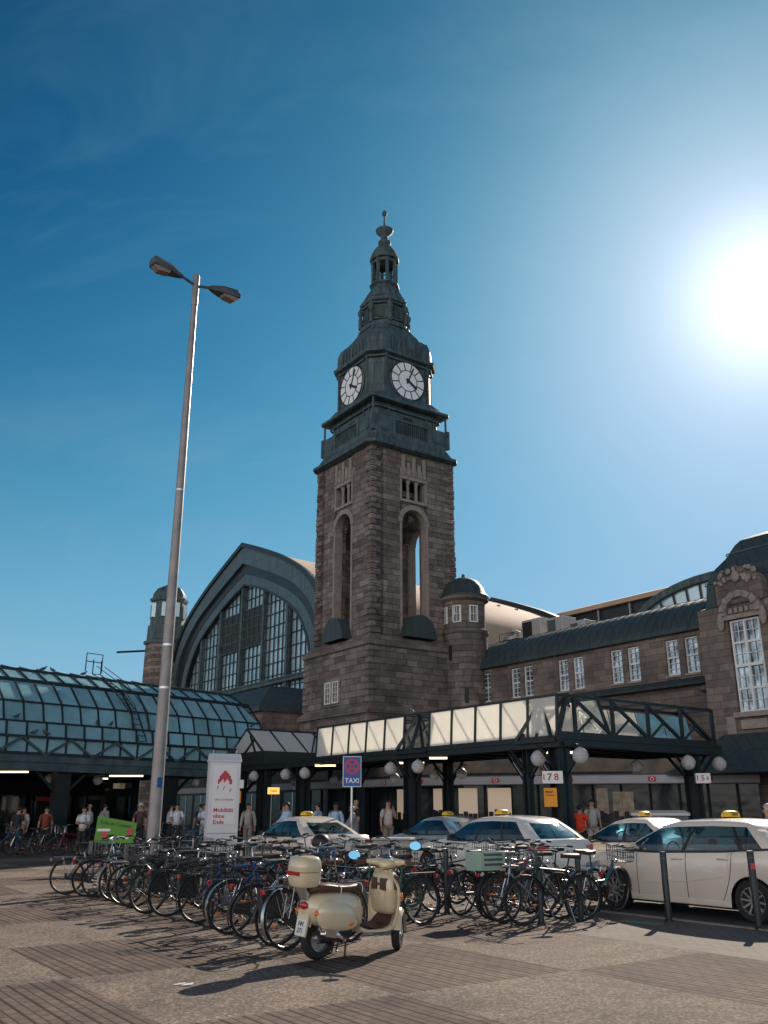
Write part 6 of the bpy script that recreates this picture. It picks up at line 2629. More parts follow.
# rear mudguard and number plate
b = MB()
A, B = [], []
for k in range(9):
    a = R(95 + k * 8)
    A.append((.33 * math.cos(a), -.10, .25 + .33 * math.sin(a)))
    B.append((.33 * math.cos(a), .10, .25 + .33 * math.sin(a)))
b.strip(A, B)
A2 = [(x * .93, y * 1.0, .25 + (z - .25) * .93) for x, y, z in A]
b.strip(A, A2)
B2 = [(x * .93, y * 1.0, .25 + (z - .25) * .93) for x, y, z in B]
b.strip(B, B2)
b.rings([[(-.33, -.11, .52), (-.33, .11, .52), (-.29, .11, .56), (-.29, -.11, .56)], [(-.41, -.10, .27), (-.41, .10, .27), (-.38, .10, .26), (-.38, -.10, .26)]])
b.build('rear_mudguard', M['cream'], SC, smooth=True, angle=40)
b = MB()
b.rings([[(-.417, -.09, .28), (-.417, .09, .28), (-.407, .09, .28), (-.407, -.09, .28)], [(-.36, -.09, .44), (-.36, .09, .44), (-.35, .09, .44), (-.35, -.09, .44)]])
pl = b.build('number_plate', M['paper'], SC)
text('plate_lettering', 'HH', .07, M['black'], pl, (-.389, 0, .395), (R(90 - 20), 0, R(-90)), .001)
text('plate_lettering', '271', .075, M['black'], pl, (-.411, 0, .325), (R(90 - 20), 0, R(-90)), .001)
# tail light and indicators
b = MB()
b.ellipsoid((-.345, 0, .585), .05, .085, .045, 14, 8)
b.build('tail_light', M['redlens'], SC, smooth=True)
for s_ in (-1, 1):
    b = MB()
    b.ellipsoid((-.235, s_ * .185, .515), .065, .045, .032, 12, 8)
    b.build('rear_indicator', M['redlens'] if s_ > 9 else M['amber'], SC, smooth=True)
    b = MB()
    b.ellipsoid((.29, s_ * .245, .38), .045, .014, .02, 10, 6)
    b.build('side_indicator', M['amber'], SC, smooth=True)
# seat
b = MB()
rs = []
for x, w_, z0, z1 in [(-.33, .07, .725, .76), (-.29, .125, .715, .80), (-.12, .15, .71, .82), (.05, .155, .70, .815), (.20, .15, .695, .79), (.35, .14, .69, .785), (.50, .125, .69, .80), (.60, .09, .67, .79), (.64, .04, .68, .75)]:
    rs.append(superring(x, w_, z0, z1, 18, 3.0))
b.rings(rs)
se = b.build('seat', M['leather'], SC, smooth=True, angle=70)
b = MB()
for x in (.20, .52):
    ring_ = [(x, y * 1.02, z0) for y, z0 in ((-.153, .70), (-.153, .76), (-.12, .792), (0, .798), (.12, .792), (.153, .76), (.153, .70))]
    b.tube(ring_, .006, 4)
b.build('seat_piping', M['paper'], se)
# rear wheel, front wheel
def sc_wheel(c, r, w_, rot, name='wheel'):
    b = MB()
    b.lathe([(r - .09, -w_), (r - .03, -w_), (r - .006, -w_ * .6), (r, 0), (r - .006, w_ * .6), (r - .03, w_), (r - .09, w_)], 32, (0, 0, 0), 'y', cap=False)
    o = b.build(name, M['tyre'], SC, smooth=True)
    o.location = c
    o.rotation_euler = (0, 0, rot)
    b = MB()
    b.lathe([(r - .09, -w_ * .9), (r - .095, w_ * .9)], 30, (0, 0, 0), 'y', cap=False)
    b.lathe([(r - .10, -.01), (r - .10, .01)], 30, (0, 0, 0), 'y')
    b.lathe([(.05, -.05), (.05, .05)], 16, (0, 0, 0), 'y')
    for k in range(5):
        a = 2 * PI * k / 5
        b.bar((0, 0, 0), ((r - .1) * math.cos(a), 0, (r - .1) * math.sin(a)), .04, .05, (0, 1, 0))
    b.build('rim', M['alu'], o, smooth=True)
    return o


sc_wheel((0, 0, .225), .225, .055, 0)
STEER = R(40)
sc_wheel((1.22, 0, .215), .215, .05, STEER)
# engine block, exhaust, stand
b = MB()
b.rings([superring(x, w_, z0, z1, 12, 3) for x, w_, z0, z1 in [(-.02, .09, .17, .30), (.2, .11, .16, .34), (.42, .10, .2, .36)]])
b.build('engine', M['rubber'], SC, smooth=True)
b = MB()
b.tube([(.30, -.12, .20), (.20, -.17, .22), (.10, -.19, .27), (-.14, -.20, .30), (-.20, -.20, .305)], [.022, .045, .062, .060, .028], 14)
b.build('exhaust', M['chrome'], SC, smooth=True)
b = MB()
b.rings([[(.08, -.255, .25), (.08, -.255, .33), (.08, -.245, .33), (.08, -.245, .25)], [(-.13, -.265, .28), (-.13, -.265, .36), (-.13, -.255, .36), (-.13, -.255, .28)]])
b.build('exhaust_shield', M['chrome'], SC, smooth=True)
b = MB()
for s_ in (-1, 1):
    b.tube([(.34, s_ * .10, .24), (.30, s_ * .13, .03), (.26, s_ * .17, .012)], .012, 6)
b.tube([(.34, -.1, .24), (.34, .1, .24)], .012, 6)
b.build('centre_stand', M['rubber'], SC)
b = MB()
b.tube([(.42, .12, .24), (.46, .25, .02), (.50, .27, .012)], .011, 6)
b.build('side_stand', M['rubber'], SC)
# footboard
b = MB()
rs = []
for x, w_, z0, z1 in [(.50, .17, .265, .335), (.60, .185, .25, .295), (.72, .205, .245, .285), (.84, .225, .245, .29), (.94, .225, .25, .32), (1.02, .20, .27, .38)]:
    rs.append(superring(x, w_, z0, z1, 18, 4))
b.rings(rs)
b.build('footboard', M['cream'], SC, smooth=True, angle=60)
b = MB()
b.rings([[(.54, -.15, .335), (.54, .15, .335), (.54, .13, .35), (.54, -.13, .35)], [(.72, -.17, .290), (.72, .17, .290), (.72, .16, .302), (.72, -.16, .302)], [(.92, -.18, .312), (.92, .18, .312), (.92, .17, .33), (.92, -.17, .33)],
         [(1.0, -.14, .40), (1.0, .14, .40), (.99, .13, .42), (.99, -.13, .42)]])
b.build('floor_mat', M['mat_brown'], SC, smooth=True)
# leg shield: curved shell rising from the footboard
b = MB()
NZ, NY = 14, 15
outer, inner = [], []
for i in range(NZ):
    t = i / (NZ - 1)
    z = .30 + t * .62
    w_ = .235 + .045 * math.sin(PI * min(1, t * 1.1)) - .10 * max(0, t - .72) / .28 * 1.0
    xc = 1.055 + .055 * math.sin(PI * t * .8) - .02 * t
    ro_, ri_ = [], []
    for j in range(NY):
        q = -1 + 2 * j / (NY - 1)
        y = q * w_
        x = xc - .10 * abs(q) ** 2.2
        ro_.append((x + .018, y * 1.01, z))
        ri_.append((x - .012, y, z))
    outer.append(ro_)
    inner.append(ri_)
rs = [outer[i] + list(reversed(inner[i])) for i in range(NZ)]
b.rings(rs)
b.build('leg_shield', M['cream'], SC, smooth=True, angle=50)
# rim moulding round the shield
b = MB()
edge = [inner[i][0] for i in range(NZ)] + [inner[NZ - 1][j] for j in range(1, NY - 1)] + [inner[i][NY - 1] for i in range(NZ - 1, -1, -1)]
b.tube(edge, .011, 6)
b.build('shield_moulding', M['cream'], SC, smooth=True)
# inner glove box with brown panels
b = MB()
b.rings([superring(x, w_, z0, z1, 16, 4) for x, w_, z0, z1 in [(.90, .155, .47, .84), (.93, .185, .43, .88), (1.0, .20, .41, .90), (1.06, .19, .42, .90)]])
b.build('glove_box', M['cream'], SC, smooth=True, angle=60)
for s_ in (-1, 1):
    b = MB()
    b.rings([[(.885, s_ * .03, .70), (.885, s_ * .03, .83), (.893, s_ * .14, .83), (.893, s_ * .14, .69)], [(.915, s_ * .03, .70), (.915, s_ * .03, .83), (.92, s_ * .15, .83), (.92, s_ * .15, .69)]])
    b.rings([[(1.01, s_ * .215, .70), (1.01, s_ * .215, .86), (1.035, s_ * .225, .86), (1.05, s_ * .24, .70)], [(.98, s_ * .19, .70), (.98, s_ * .19, .86), (1.0, s_ * .19, .86), (1.0, s_ * .2, .70)]])
    b.build('brown_panel', M['mat_brown'], SC)
b = MB()
b.lathe([(.018, -.0), (.016, -.012)], 12, (.888, 0, .76), 'x')
b.build('key_lock', M['chrome'], SC)
# steering column, front fender, headset, bars
ST = [(1.20, .50), (1.00, .96)]
b = MB()
b.tube([(1.15, 0, .42), (1.03, 0, .92)], .05, 10)
b.build('steering_column', M['cream'], SC, smooth=True)
b = MB()
A, B = [], []
rs = []
cs, sn = math.cos(STEER), math.sin(STEER)
for k in range(13):
    a = R(-12 + k * 15.5)
    ring_ = []
    for q in range(9):
        e = -1 + 2 * q / 8
        rr = .262 - .05 * abs(e) ** 2.5
        lx, ly, lz = rr * math.cos(a), e * .078, rr * math.sin(a)
        ring_.append((1.22 + lx * cs - ly * sn, lx * sn + ly * cs, .225 + lz))
    rs.append(ring_)
b.rings(rs, False, False, closed=False)
b.build('front_mudguard', M['cream'], SC, smooth=True)
b = MB()
b.tube([(1.22, 0, .215), (1.19, .07, .30), (1.13, .05, .45)], .02, 6)
b.build('front_fork', M['alu'], SC, smooth=True)


def hs(x, y, z):
    """headset frame, turned with the steering about the column head"""
    return (1.02 + x * cs - y * sn, x * sn + y * cs, z)


b = MB()
rs = []
for x, w_, z0, z1 in [(-.12, .05, .955, 1.01), (-.08, .10, .935, 1.045), (0, .125, .925, 1.06), (.08, .12, .925, 1.055), (.15, .095, .93, 1.045), (.19, .075, .94, 1.035)]:
    ring_ = [hs(p[0], p[1], p[2]) for p in superring(x, w_, z0, z1, 18, 2.4)]
    rs.append(ring_)
b.rings(rs)
for s_ in (-1, 1):
    b.tube([hs(0, s_ * .07, 1.0), hs(-.02, s_ * .17, 1.005), hs(-.06, s_ * .25, 1.01)], [.055, .038, .022], 10)
b.build('headset', M['cream'], SC, smooth=True, angle=60)
b = MB()
b.lathe([(.075, 0), (.07, .02), (.04, .035)], 18, (0, 0, 0), 'x')
hl = b.build('headlight', M['headlens'], SC, smooth=True)
hl.location = hs(.185, 0, .99)
hl.rotation_euler = (0, 0, STEER)
b = MB()
b.ellipsoid(hs(-.02, 0, 1.06), .075, .055, .018, 12, 6)
b.build('speedometer', M['mirror'], SC, smooth=True)
for s_ in (-1, 1):
    b = MB()
    b.tube([hs(-.05, s_ * .245, 1.01), hs(-.11, s_ * .37, 1.005)], .021, 10)
    gr = b.build('grip', M['mat_brown'], SC, smooth=True)
    b = MB()
    b.tube([hs(.02, s_ * .20, 1.01), hs(.0, s_ * .30, 1.005), hs(-.05, s_ * .38, 1.0)], .008, 5)
    b.build('brake_lever', M['alu'], gr)
    b = MB()
    mz = 1.20 if s_ < 0 else 1.07
    my = .36 if s_ < 0 else .42
    b.tube([hs(.0, s_ * .19, 1.02), hs(.01, s_ * .28, 1.02 + (mz - 1.02) * .4), hs(.02, s_ * (my - .02), mz - .03)], .008, 6)
    ms = b.build('mirror_stalk', M['rubber'], SC, smooth=True)
    b = MB()
    b.lathe([(.062, -.010), (.068, 0), (.05, .025), (.02, .035)], 18, (0, 0, 0), 'x')
    mh_ = b.build('mirror_housing', M['rubber'], ms, smooth=True)
    b = MB()
    b.lathe([(.060, -.0125), (.060, -.010)], 18, (0, 0, 0), 'x')
    mg = b.build('mirror_glass', M['mirror'], ms, smooth=False)
    for o in (mh_, mg):
        o.location = hs(.02, s_ * my, mz)
        o.rotation_euler = (0, R(8), STEER + R(8) * s_)
        o.scale = (1, 1.25, .85)
for s_ in (-1, 1):
    b = MB()
    b.ellipsoid((1.075, s_ * .235, .62), .02, .025, .045, 10, 6)
    b.build('front_indicator', M['amber'], SC, smooth=True)
b = MB()
b.tube([hs(-.02, .12, .98), hs(-.12, .20, .90), (.93, .12, .80)], .006, 5)
b.tube([hs(-.02, -.12, .98), hs(-.12, -.18, .90), (.93, -.12, .80)], .006, 5)
b.build('control_cables', M['rubber'], SC)
b = MB()
for s_ in (-1, 1):
    b.tube([(.44, s_ * .222, .245), (.60, s_ * .235, .235), (.90, s_ * .25, .245)], .007, 5)
build_by(b, 'footboard_trim', M['chrome'], SC)
# carrier and topbox
b = MB()
for s_ in (-.08, .08):
    b.tube([(-.22, s_, .74), (-.30, s_, .79), (-.50, s_, .79)], .010, 6)
b.tube([(-.50, -.08, .79), (-.50, .08, .79)], .010, 6)
b.rings([[(-.30, -.07, .70), (-.30, .07, .70), (-.36, .07, .64), (-.36, -.07, .64)], [(-.42, -.10, .78), (-.42, .10, .78), (-.42, .1, .76), (-.42, -.1, .76)]])
b.build('carrier', M['alu'], SC, smooth=True)
b = MB()
rs = []
for z, k, dx in [(.80, .78, 0), (.82, .90, 0), (.88, .98, 0), (.95, 1.0, 0), (.96, 1.0, 0)]:
    rs.append([(-.37 + p[0] * .18 * k, p[1] * .20 * k, z) for p in [(math.copysign(abs(math.cos(a)) ** .6, math.cos(a)), math.copysign(abs(math.sin(a)) ** .6, math.sin(a))) for a in [2 * PI * j / 28 for j in range(28)]]])
b.rings(rs)
tb = b.build('topbox', M['cream'], SC, smooth=True, angle=60)
b = MB()
rs = []
for z, k in [(.965, 1.0), (.97, 1.02), (1.04, 1.0), (1.09, .93), (1.12, .80), (1.135, .55), (1.14, .2)]:
    rs.append([(-.37 + p[0] * .18 * k, p[1] * .20 * k, z) for p in [(math.copysign(abs(math.cos(a)) ** .6, math.cos(a)), math.copysign(abs(math.sin(a)) ** .6, math.sin(a))) for a in [2 * PI * j / 28 for j in range(28)]]])
b.rings(rs)
b.build('topbox_lid', M['cream'], tb, smooth=True, angle=60)
b = MB()
b.rings([[(-.560, y, .93), (-.540, y, .93), (-.540, y, .972), (-.560, y, .972)] for y in (-.13, .13)])
b.build('topbox_reflector', M['redlens'], tb)
b = MB()
b.box(-.47, -.27, -.02, .02, 1.135, 1.15)
b.build('topbox_handle', M['leather'], tb, bevel=.006)


def squeeze(o, box=False):
    """shorter rear overhang"""
    for ch in o.children:
        if ch.name.startswith('wheel'):
            continue
        bx = box or ch.name.startswith('topbox')
        if ch.type == 'MESH' and not ch.name.startswith('plate'):
            for v in ch.data.vertices:
                if bx:
                    v.co.x = (v.co.x + .37) * .9 - .23
                    v.co.y *= .92
                    v.co.z -= .02
                elif v.co.x < 0:
                    v.co.x *= .64
        if ch.location.x < 0:
            ch.location.x *= .64
        squeeze(ch, bx)


squeeze(SC)

# ------------------------------------------------------------------ people
skin_m = simple('skin', (.42, .24, .17), .55, var=.08)
skin_d = simple('skin_dark', (.14, .08, .055), .55, var=.08)
hair_m = {'dark': simple('hair_dark', (.02, .015, .012), .6), 'grey': simple('hair_grey', (.35, .34, .33), .6), 'blond': simple('hair_blond', (.40, .27, .13), .6), 'hat': simple('straw_hat', (.55, .48, .38), .8)}
cloth = {}


def cm(c):
    if c not in cloth:
        cloth[c] = simple('cloth_%d' % len(cloth), c, .9, var=.12, scale=9, bump=.15)
    return cloth[c]


def skin_mesh(name, V, E, Rr, root, sub=1):
    me = bpy.data.meshes.new(name)
    me.from_pydata(V, E, [])
    o = bpy.data.objects.new(name, me)
    col.objects.link(o)
    sk = o.modifiers.new('s', 'SKIN')
    sk.use_smooth_shade = True
    for i, r in enumerate(Rr):
        me.skin_vertices[0].data[i].radius = (r, r) if not isinstance(r, tuple) else r
    me.skin_vertices[0].data[root].use_root = True
    ss = o.modifiers.new('u', 'SUBSURF')
    ss.levels = ss.render_levels = sub
    dg = bpy.context.evaluated_depsgraph_get()
    m2 = bpy.data.meshes.new_from_object(o.evaluated_get(dg))
    bpy.data.objects.remove(o)
    bpy.data.meshes.remove(me)
    m2.name = name
    return m2


def person(X_, Y_, z, face, label, shirt, trous, hair='dark', pose='stand', h=1.76, skin=None, sleeve=.5, shorts=False, bend=0.0, bag=None):
    """face: direction faced, degrees from +x"""
    t = thing('person', label, 'person', (X_, Y_, z), R(face), 'people around the station front')
    skin = skin or skin_m
    k = h / 1.76
    hipz, kn, an = .93, .50, .08
    sx = .16 if pose == 'walk' else .0
    bx = bend
    V = [(0, 0, .96), (.0 + bx * .25, 0, 1.15), (.01 + bx * .6, 0, 1.33), (.0 + bx * .8, 0, 1.45), (.01 + bx, 0, 1.53), (.02 + bx * 1.1, 0, 1.62), (.015 + bx * 1.15, 0, 1.70)]
    Rr = [(.12, .085), (.11, .08), (.15, .09), (.11, .07), (.055, .055), (.085, .075), (.075, .065)]
    E = [(0, 1), (1, 2), (2, 3), (3, 4), (4, 5), (5, 6)]
    for s_, f in ((1, 1), (-1, -1)):
        i = len(V)
        V += [(0, s_ * .09, .90), (sx * f * .5 + .02, s_ * .10, .50), (sx * f * .9 - (.05 if f < 0 else 0), s_ * .10, .10), (sx * f * .9 + .15, s_ * .12, .045)]
        Rr += [(.095, .095), (.062, .062), (.042, .042), (.035, .03)]
        E += [(0, i), (i, i + 1), (i + 1, i + 2), (i + 2, i + 3)]
    hands = []
    for s_ in (1, -1):
        i = len(V)
        sh = (.0 + bx * .7, s_ * .19, 1.42)
        if pose == 'phone' and s_ > 0:
            el = (.10 + bx, s_ * .24, 1.17)
            ha = (.22 + bx, s_ * .10, 1.45)
        elif pose == 'fold':
            el = (.05 + bx, s_ * .25, 1.14)
            ha = (.22 + bx, -s_ * .04, 1.18)
        elif pose == 'lean':
            el = (.14 + bx, s_ * .25, 1.18)
            ha = (.34 + bx, s_ * .18, 1.08)
        else:
            el = (-.02 + bx * .5 + sx * -s_ * .3, s_ * .25, 1.13)
            ha = (.06 + bx * .6 - s_ * sx * .6, s_ * .26, .88)
        V += [sh, el, ha]
        Rr += [.062, .045, .032]
        E += [(3, i), (i, i + 1), (i + 1, i + 2)]
        hands.append((el, ha))
    V = [(x * k, y * k, zz * k) for x, y, zz in V]
    Rr = [tuple(r * k for r in (q if isinstance(q, tuple) else (q, q))) for q in Rr]
    me = skin_mesh('body', V, E, Rr, 0, 2)
    # hands, nose and ears joined to the body mesh
    bm = bmesh.new()
    bm.from_mesh(me)
    mb = MB()
    for el, ha in hands:
        e, a = Vector(el) * k, Vector(ha) * k
        d = (a - e).normalized()
        sidev = d.cross(Vector((1, 0, .2))).normalized()
        mb.tube([a, a + d * .05 * k, a + d * .09 * k], [.026, .032, .026], 6)
        for q in range(4):
            o_ = sidev * (.022 - q * .0145)
            L2 = (.055, .07, .066, .05)[q]
            base = a + d * .085 * k + o_
            mb.tube([base, base + d * L2 * .5, base + d * L2 * .9 + Vector((.012, 0, 0))], [.0085, .008, .006], 5)
        mb.tube([a + d * .02 + sidev * .025, a + d * .06 + sidev * .045 + Vector((.01, 0, 0)), a + d * .085 + sidev * .045 + Vector((.015, 0, 0))], [.011, .010, .007], 5)
    hx, hz = (.02 + bx * 1.1) * k, 1.635 * k
    mb.tube([(hx + .07, 0, hz + .02), (hx + .105, 0, hz - .012), (hx + .08, 0, hz - .022)], [.008, .015, .010], 5)
    for s_ in (-1, 1):
        mb.ellipsoid((hx - .005, s_ * .082, hz), .022, .012, .032, 6, 4)
    m3 = bpy.data.meshes.new('tmp')
    m3.from_pydata(mb.v, [], mb.f)
    bm.from_mesh(m3)
    bm.to_mesh(me)
    bm.free()
    bpy.data.meshes.remove(m3)
    me.polygons.foreach_set('use_smooth', [True] * len(me.polygons))
    me.materials.clear()
    me.materials.append(skin)
    o = bpy.data.objects.new('body', me)
    col.objects.link(o)
    o.parent = t
    b = MB()
    for s_ in (-1, 1):
        b.ellipsoid((hx + .078, s_ * .03, hz + .015), .008, .011, .006, 6, 4)
    b.ellipsoid((hx + .082, 0, hz - .055), .006, .022, .006, 6, 4)
    b.build('face_features', hair_m['dark'], o)
    # shirt
    V = [(0, 0, .90), (bx * .25, 0, 1.10), (.01 + bx * .6, 0, 1.32), (bx * .8, 0, 1.455)]
    Rr = [(.205, .175), (.185, .155), (.20, .15), (.10, .085)]
    E = [(0, 1), (1, 2), (2, 3)]
    for (el, ha), s_ in zip(hands, (1, -1)):
        sh = Vector((bx * .7, s_ * .19, 1.415))
        e = Vector(el)
        i = len(V)
        V += [tuple(sh), tuple(sh.lerp(e, min(1, sleeve * 1.6)))]
        Rr += [.08, .066]
        E += [(3, i), (i, i + 1)]
        if sleeve > .8:
            V.append(tuple(e.lerp(Vector(ha), .85)))
            Rr.append(.05)
            E.append((i + 1, i + 2))
    me = skin_mesh('shirt', [(x * k, y * k, zz * k) for x, y, zz in V], E, [tuple(r * k for r in (q if isinstance(q, tuple) else (q, q))) for q in Rr], 0, 2)
    me.materials.append(cm(shirt))
    o = bpy.data.objects.new('shirt', me)
    col.objects.link(o)
    o.parent = t
    V = [(0, 0, .98)]
    Rr = [(.165, .125)]
    E = []
    for s_, f in ((1, 1), (-1, -1)):
        i = len(V)
        kx, ax = sx * f * .5 + .02, sx * f * .9 - (.05 if f < 0 else 0)
        V += [(0, s_ * .09, .88), (kx, s_ * .10, .50)]
        Rr += [.108, .085]
        E += [(0, i), (i, i + 1)]
        if not shorts:
            V.append((ax, s_ * .10, .10))
            Rr.append(.065)
            E.append((i + 1, i + 2))
    me = skin_mesh('trousers', [(x * k, y * k, zz * k) for x, y, zz in V], E, [tuple(r * k for r in (q if isinstance(q, tuple) else (q, q))) for q in Rr], 0, 2)
    me.materials.append(cm(trous))
    o = bpy.data.objects.new('trousers', me)
    col.objects.link(o)
    o.parent = t
    b = MB()
    b.ellipsoid((hx - .012, 0, hz + .045), .098, .092, .088, 14, 10)
    b.v = [(x - max(0, (hz + .02 - zz)) * .0 - (.05 if (x > hx + .04 and zz < hz + .06) else 0), y, zz) for x, y, zz in b.v]
    if hair == 'hat':
        b.lathe([(.17, hz + .06), (.17, hz + .07), (.10, hz + .075), (.09, hz + .16), (.05, hz + .17)], 16, (hx, 0, 0))
    b.build('hair', hair_m[hair], t, smooth=True)
    b = MB()
    for s_, f in ((1, 1), (-1, -1)):
        ax = sx * f * .9 - (.05 if f < 0 else 0)
        b.rings([[(ax + x, s_ * .105 + y * w_, zz) for y, zz in ((-1, 0), (-1, hz_), (1, hz_), (1, 0))] for x, w_, hz_ in ((-.07, .03, .07), (-.03, .04, .09), (.06, .045, .07), (.15, .045, .05), (.20, .03, .03))])
    build_by(b, 'shoe', M['rubber'], t, smooth=True)
    if bag:
        b = MB()
        b.rings([[(-.13 - q, y, zz) for y, zz in ((-.13, 1.05), (.13, 1.05), (.12, 1.42), (-.12, 1.42))] for q in (0, .12)])
        b.build('backpack', cm(bag), t, smooth=True, bevel=.03)
    return t


WHT, LBL, DK, NAV, GRY = (.60, .62, .66), (.30, .42, .58), (.03, .03, .035), (.05, .07, .12), (.28, .29, .30)
FL = PZ
PEOPLE = [
    (-11.48, 36, 0, -80, 'person in a white shirt with folded arms, left of the green banner', WHT, DK, 'dark', 'fold', {}),
    (-14.3, 36.8, 0, 100, 'person in dark clothes at the far left under the glass concourse', DK, NAV, 'dark', 'stand', {}),
    (-14.0, 39.0, FL, -60, 'person in a rust red top at the far left behind the person in dark clothes', (.25, .06, .04), DK, 'dark', 'walk', {}),
    (-11.75, 39.5, FL, 30, 'person in a grey jacket just behind the person with folded arms', GRY, NAV, 'dark', 'walk', {}),
    (-9.98, 38.5, FL, -90, 'person with a pale sun hat and dark top left of the mast', (.10, .05, .05), DK, 'hat', 'stand', {}),
    (-8.15, 37.0, FL, -60, 'person in a white t-shirt with a bag strap between mast and totem', WHT, DK, 'dark', 'lean', dict(bag=(.02, .03, .06))),
    (-7.25, 38.0, FL, -120, 'person in a pale blue t-shirt left of the totem', (.50, .60, .75), (.3, .3, .3), 'dark', 'fold', {}),
    (-7.7, 39.5, FL, 90, 'person in black between the white and the pale blue t-shirt', DK, DK, 'dark', 'stand', {}),
    (-5.22, 36.2, FL, -100, 'person in a long cream coat just right of the totem', (.36, .33, .28), (.25, .23, .2), 'dark', 'walk', dict(sleeve=1)),
    (-3.3, 32.0, FL, -150, 'person in a light blue shirt seen over the left taxi bonnet', (.42, .58, .78), NAV, 'dark', 'lean', dict(sleeve=1)),
    (-2.35, 33.5, FL, 160, 'person in a blue shirt turned left behind the left taxi roof sign', LBL, NAV, 'dark', 'lean', dict(sleeve=1)),
    (-1.65, 32.2, FL, -90, 'person in a blue shirt in the middle of the group behind the left taxi', (.35, .48, .66), NAV, 'dark', 'stand', dict(skin=skin_d, sleeve=1)),
    (-1.0, 33.8, FL, -140, 'tall bald person in black behind the left taxi', DK, DK, 'blond', 'stand', dict(h=1.86)),
    (-.95, 31.2, FL, 170, 'grey haired person in a grey shirt leaning forward behind the left taxi', (.22, .24, .26), GRY, 'grey', 'lean', dict(bend=.10, sleeve=1)),
    (.14, 33.0, FL, -75, 'person in pale t-shirt and shorts, hand raised to the face, beside a column', (.52, .45, .40), (.30, .26, .22), 'dark', 'phone', dict(shorts=True, h=1.85)),
    (6.25, 30.0, FL, 60, 'person in a bright red shirt seen from behind by the corner column', (.80, .07, .02), DK, 'dark', 'lean', dict(h=1.66)),
    (6.95, 31.4, FL, -100, 'person in a patterned pale shirt beside the one in red', (.42, .42, .40), (.5, .48, .42), 'dark', 'stand', dict(h=1.85)),
    (7.05, 17.2, 0, 130, 'pale haired person at the right edge beyond the nearest taxi', (.35, .20, .12), DK, 'grey', 'stand', dict(h=1.72)),
    (-9.3, 41.0, FL, 0, 'person in a pale top deep in the left entrance behind the mast', (.45, .45, .5), DK, 'dark', 'walk', {}),
    (-13.0, 41.5, FL, 180, 'person with a light top deep under the glass concourse', (.5, .5, .45), DK, 'blond', 'walk', {}),
    (-15.5, 40.5, FL, -90, 'person with a white top deep at the very left edge', (.55, .52, .5), DK, 'dark', 'stand', {}),
    (-3.9, 36.5, FL, 0, 'person in dark clothes in the shade behind the left taxi bonnet', (.05, .055, .06), DK, 'dark', 'walk', {}),
]
for X_, Y_, z, face, lab, sh, tr, hr, pose, kw in PEOPLE:
    vv = X_ * DV[0] + Y_ * DV[1]
    uu = X_ * DU[0] + Y_ * DU[1]
    on = (vv > 12.5 and uu < -26.9) or vv > 21.6
    person(X_, Y_, PZ if on else 0.0, face + rnd.uniform(-25, 25), lab, sh, tr, hr, pose, **kw)

# sports bag / blue cloth bundle on the left taxi side
t = thing('blue_bag', 'dark blue bag on a bicycle carrier in front of the left taxi', 'bag', uv(-14.6, 8.9, .8), R(20))
b = MB()
b.rings([superring(x, w_, 0, z1, 12, 3) for x, w_, z1 in ((-.22, .08, .12), (-.18, .13, .2), (.18, .13, .2), (.22, .08, .12))])
b.build('bag_body', M['bluebag'], t, smooth=True)
b = MB()
b.tube([(-.1, 0, .18), (-.06, 0, .28), (.06, 0, .28), (.1, 0, .18)], .01, 6)
b.build('bag_handle', M['rubber'], t)

# ------------------------------------------------------------------ camera, sun, sky
cam = bpy.data.cameras.new('camera')
co = bpy.data.objects.new('camera', cam)
col.objects.link(co)
co.location = (0, 0, 1.6)
co.rotation_euler = (R(90 + 18.57), 0, 0)
cam.sensor_fit = 'VERTICAL'
cam.sensor_height = 24
cam.lens = 890 / 1024 * 24
cam.clip_end = 4000
sc.camera = co

SAZ, SEL = R(26.2), R(29.6)
sd = Vector((math.sin(SAZ) * math.cos(SEL), math.cos(SAZ) * math.cos(SEL), math.sin(SEL)))
su = bpy.data.lights.new('sun', 'SUN')
su.energy = 4.0
su.angle = R(0.5)
su.color = (1.0, 0.86, 0.72)
so = bpy.data.objects.new('sun', su)
col.objects.link(so)
so.rotation_euler = sd.to_track_quat('Z', 'Y').to_euler()
so.location = (0, 0, 80)

w = bpy.data.worlds.new('World')
sc.world = w
w.use_nodes = True
nt = w.node_tree
bg = nt.nodes['Background']
sky = nt.nodes.new('ShaderNodeTexSky')
sky.sky_type = 'NISHITA'
sky.sun_disc = False
sky.sun_elevation = SEL
sky.sun_rotation = SAZ
sky.air_density = 1.0
sky.dust_density = 0.3
sky.ozone_density = 2.0
geo = nd(nt, 'ShaderNodeTexCoord')
nrm = nd(nt, 'ShaderNodeVectorMath', operation='NORMALIZE')
nt.links.new(geo.outputs['Generated'], nrm.inputs[0])
dot = nd(nt, 'ShaderNodeVectorMath', operation='DOT_PRODUCT')
nt.links.new(nrm.outputs[0], dot.inputs[0])
dot.inputs[1].default_value = tuple(sd)


def wmath(op, a, bb):
    n = nd(nt, 'ShaderNodeMath', operation=op)
    for i, x in enumerate((a, bb)):
        if isinstance(x, (int, float)):
            n.inputs[i].default_value = x
        else:
            nt.links.new(x, n.inputs[i])
    return n.outputs[0]


# forward scattering round the sun (thin haze in the air)
dd = wmath('MAXIMUM', dot.outputs['Value'], 0.0)
lobe = wmath('ADD', wmath('MULTIPLY', wmath('POWER', dd, 60.0), 0.20), wmath('MULTIPLY', wmath('POWER', dd, 9.0), 0.09))


def vsc(v, k):
    n = nd(nt, 'ShaderNodeVectorMath', operation='SCALE')
    if isinstance(v, tuple):
        n.inputs[0].default_value = v
    else:
        nt.links.new(v, n.inputs[0])
    if isinstance(k, (int, float)):
        n.inputs['Scale'].default_value = k
    else:
        nt.links.new(k, n.inputs['Scale'])
    return n.outputs[0]


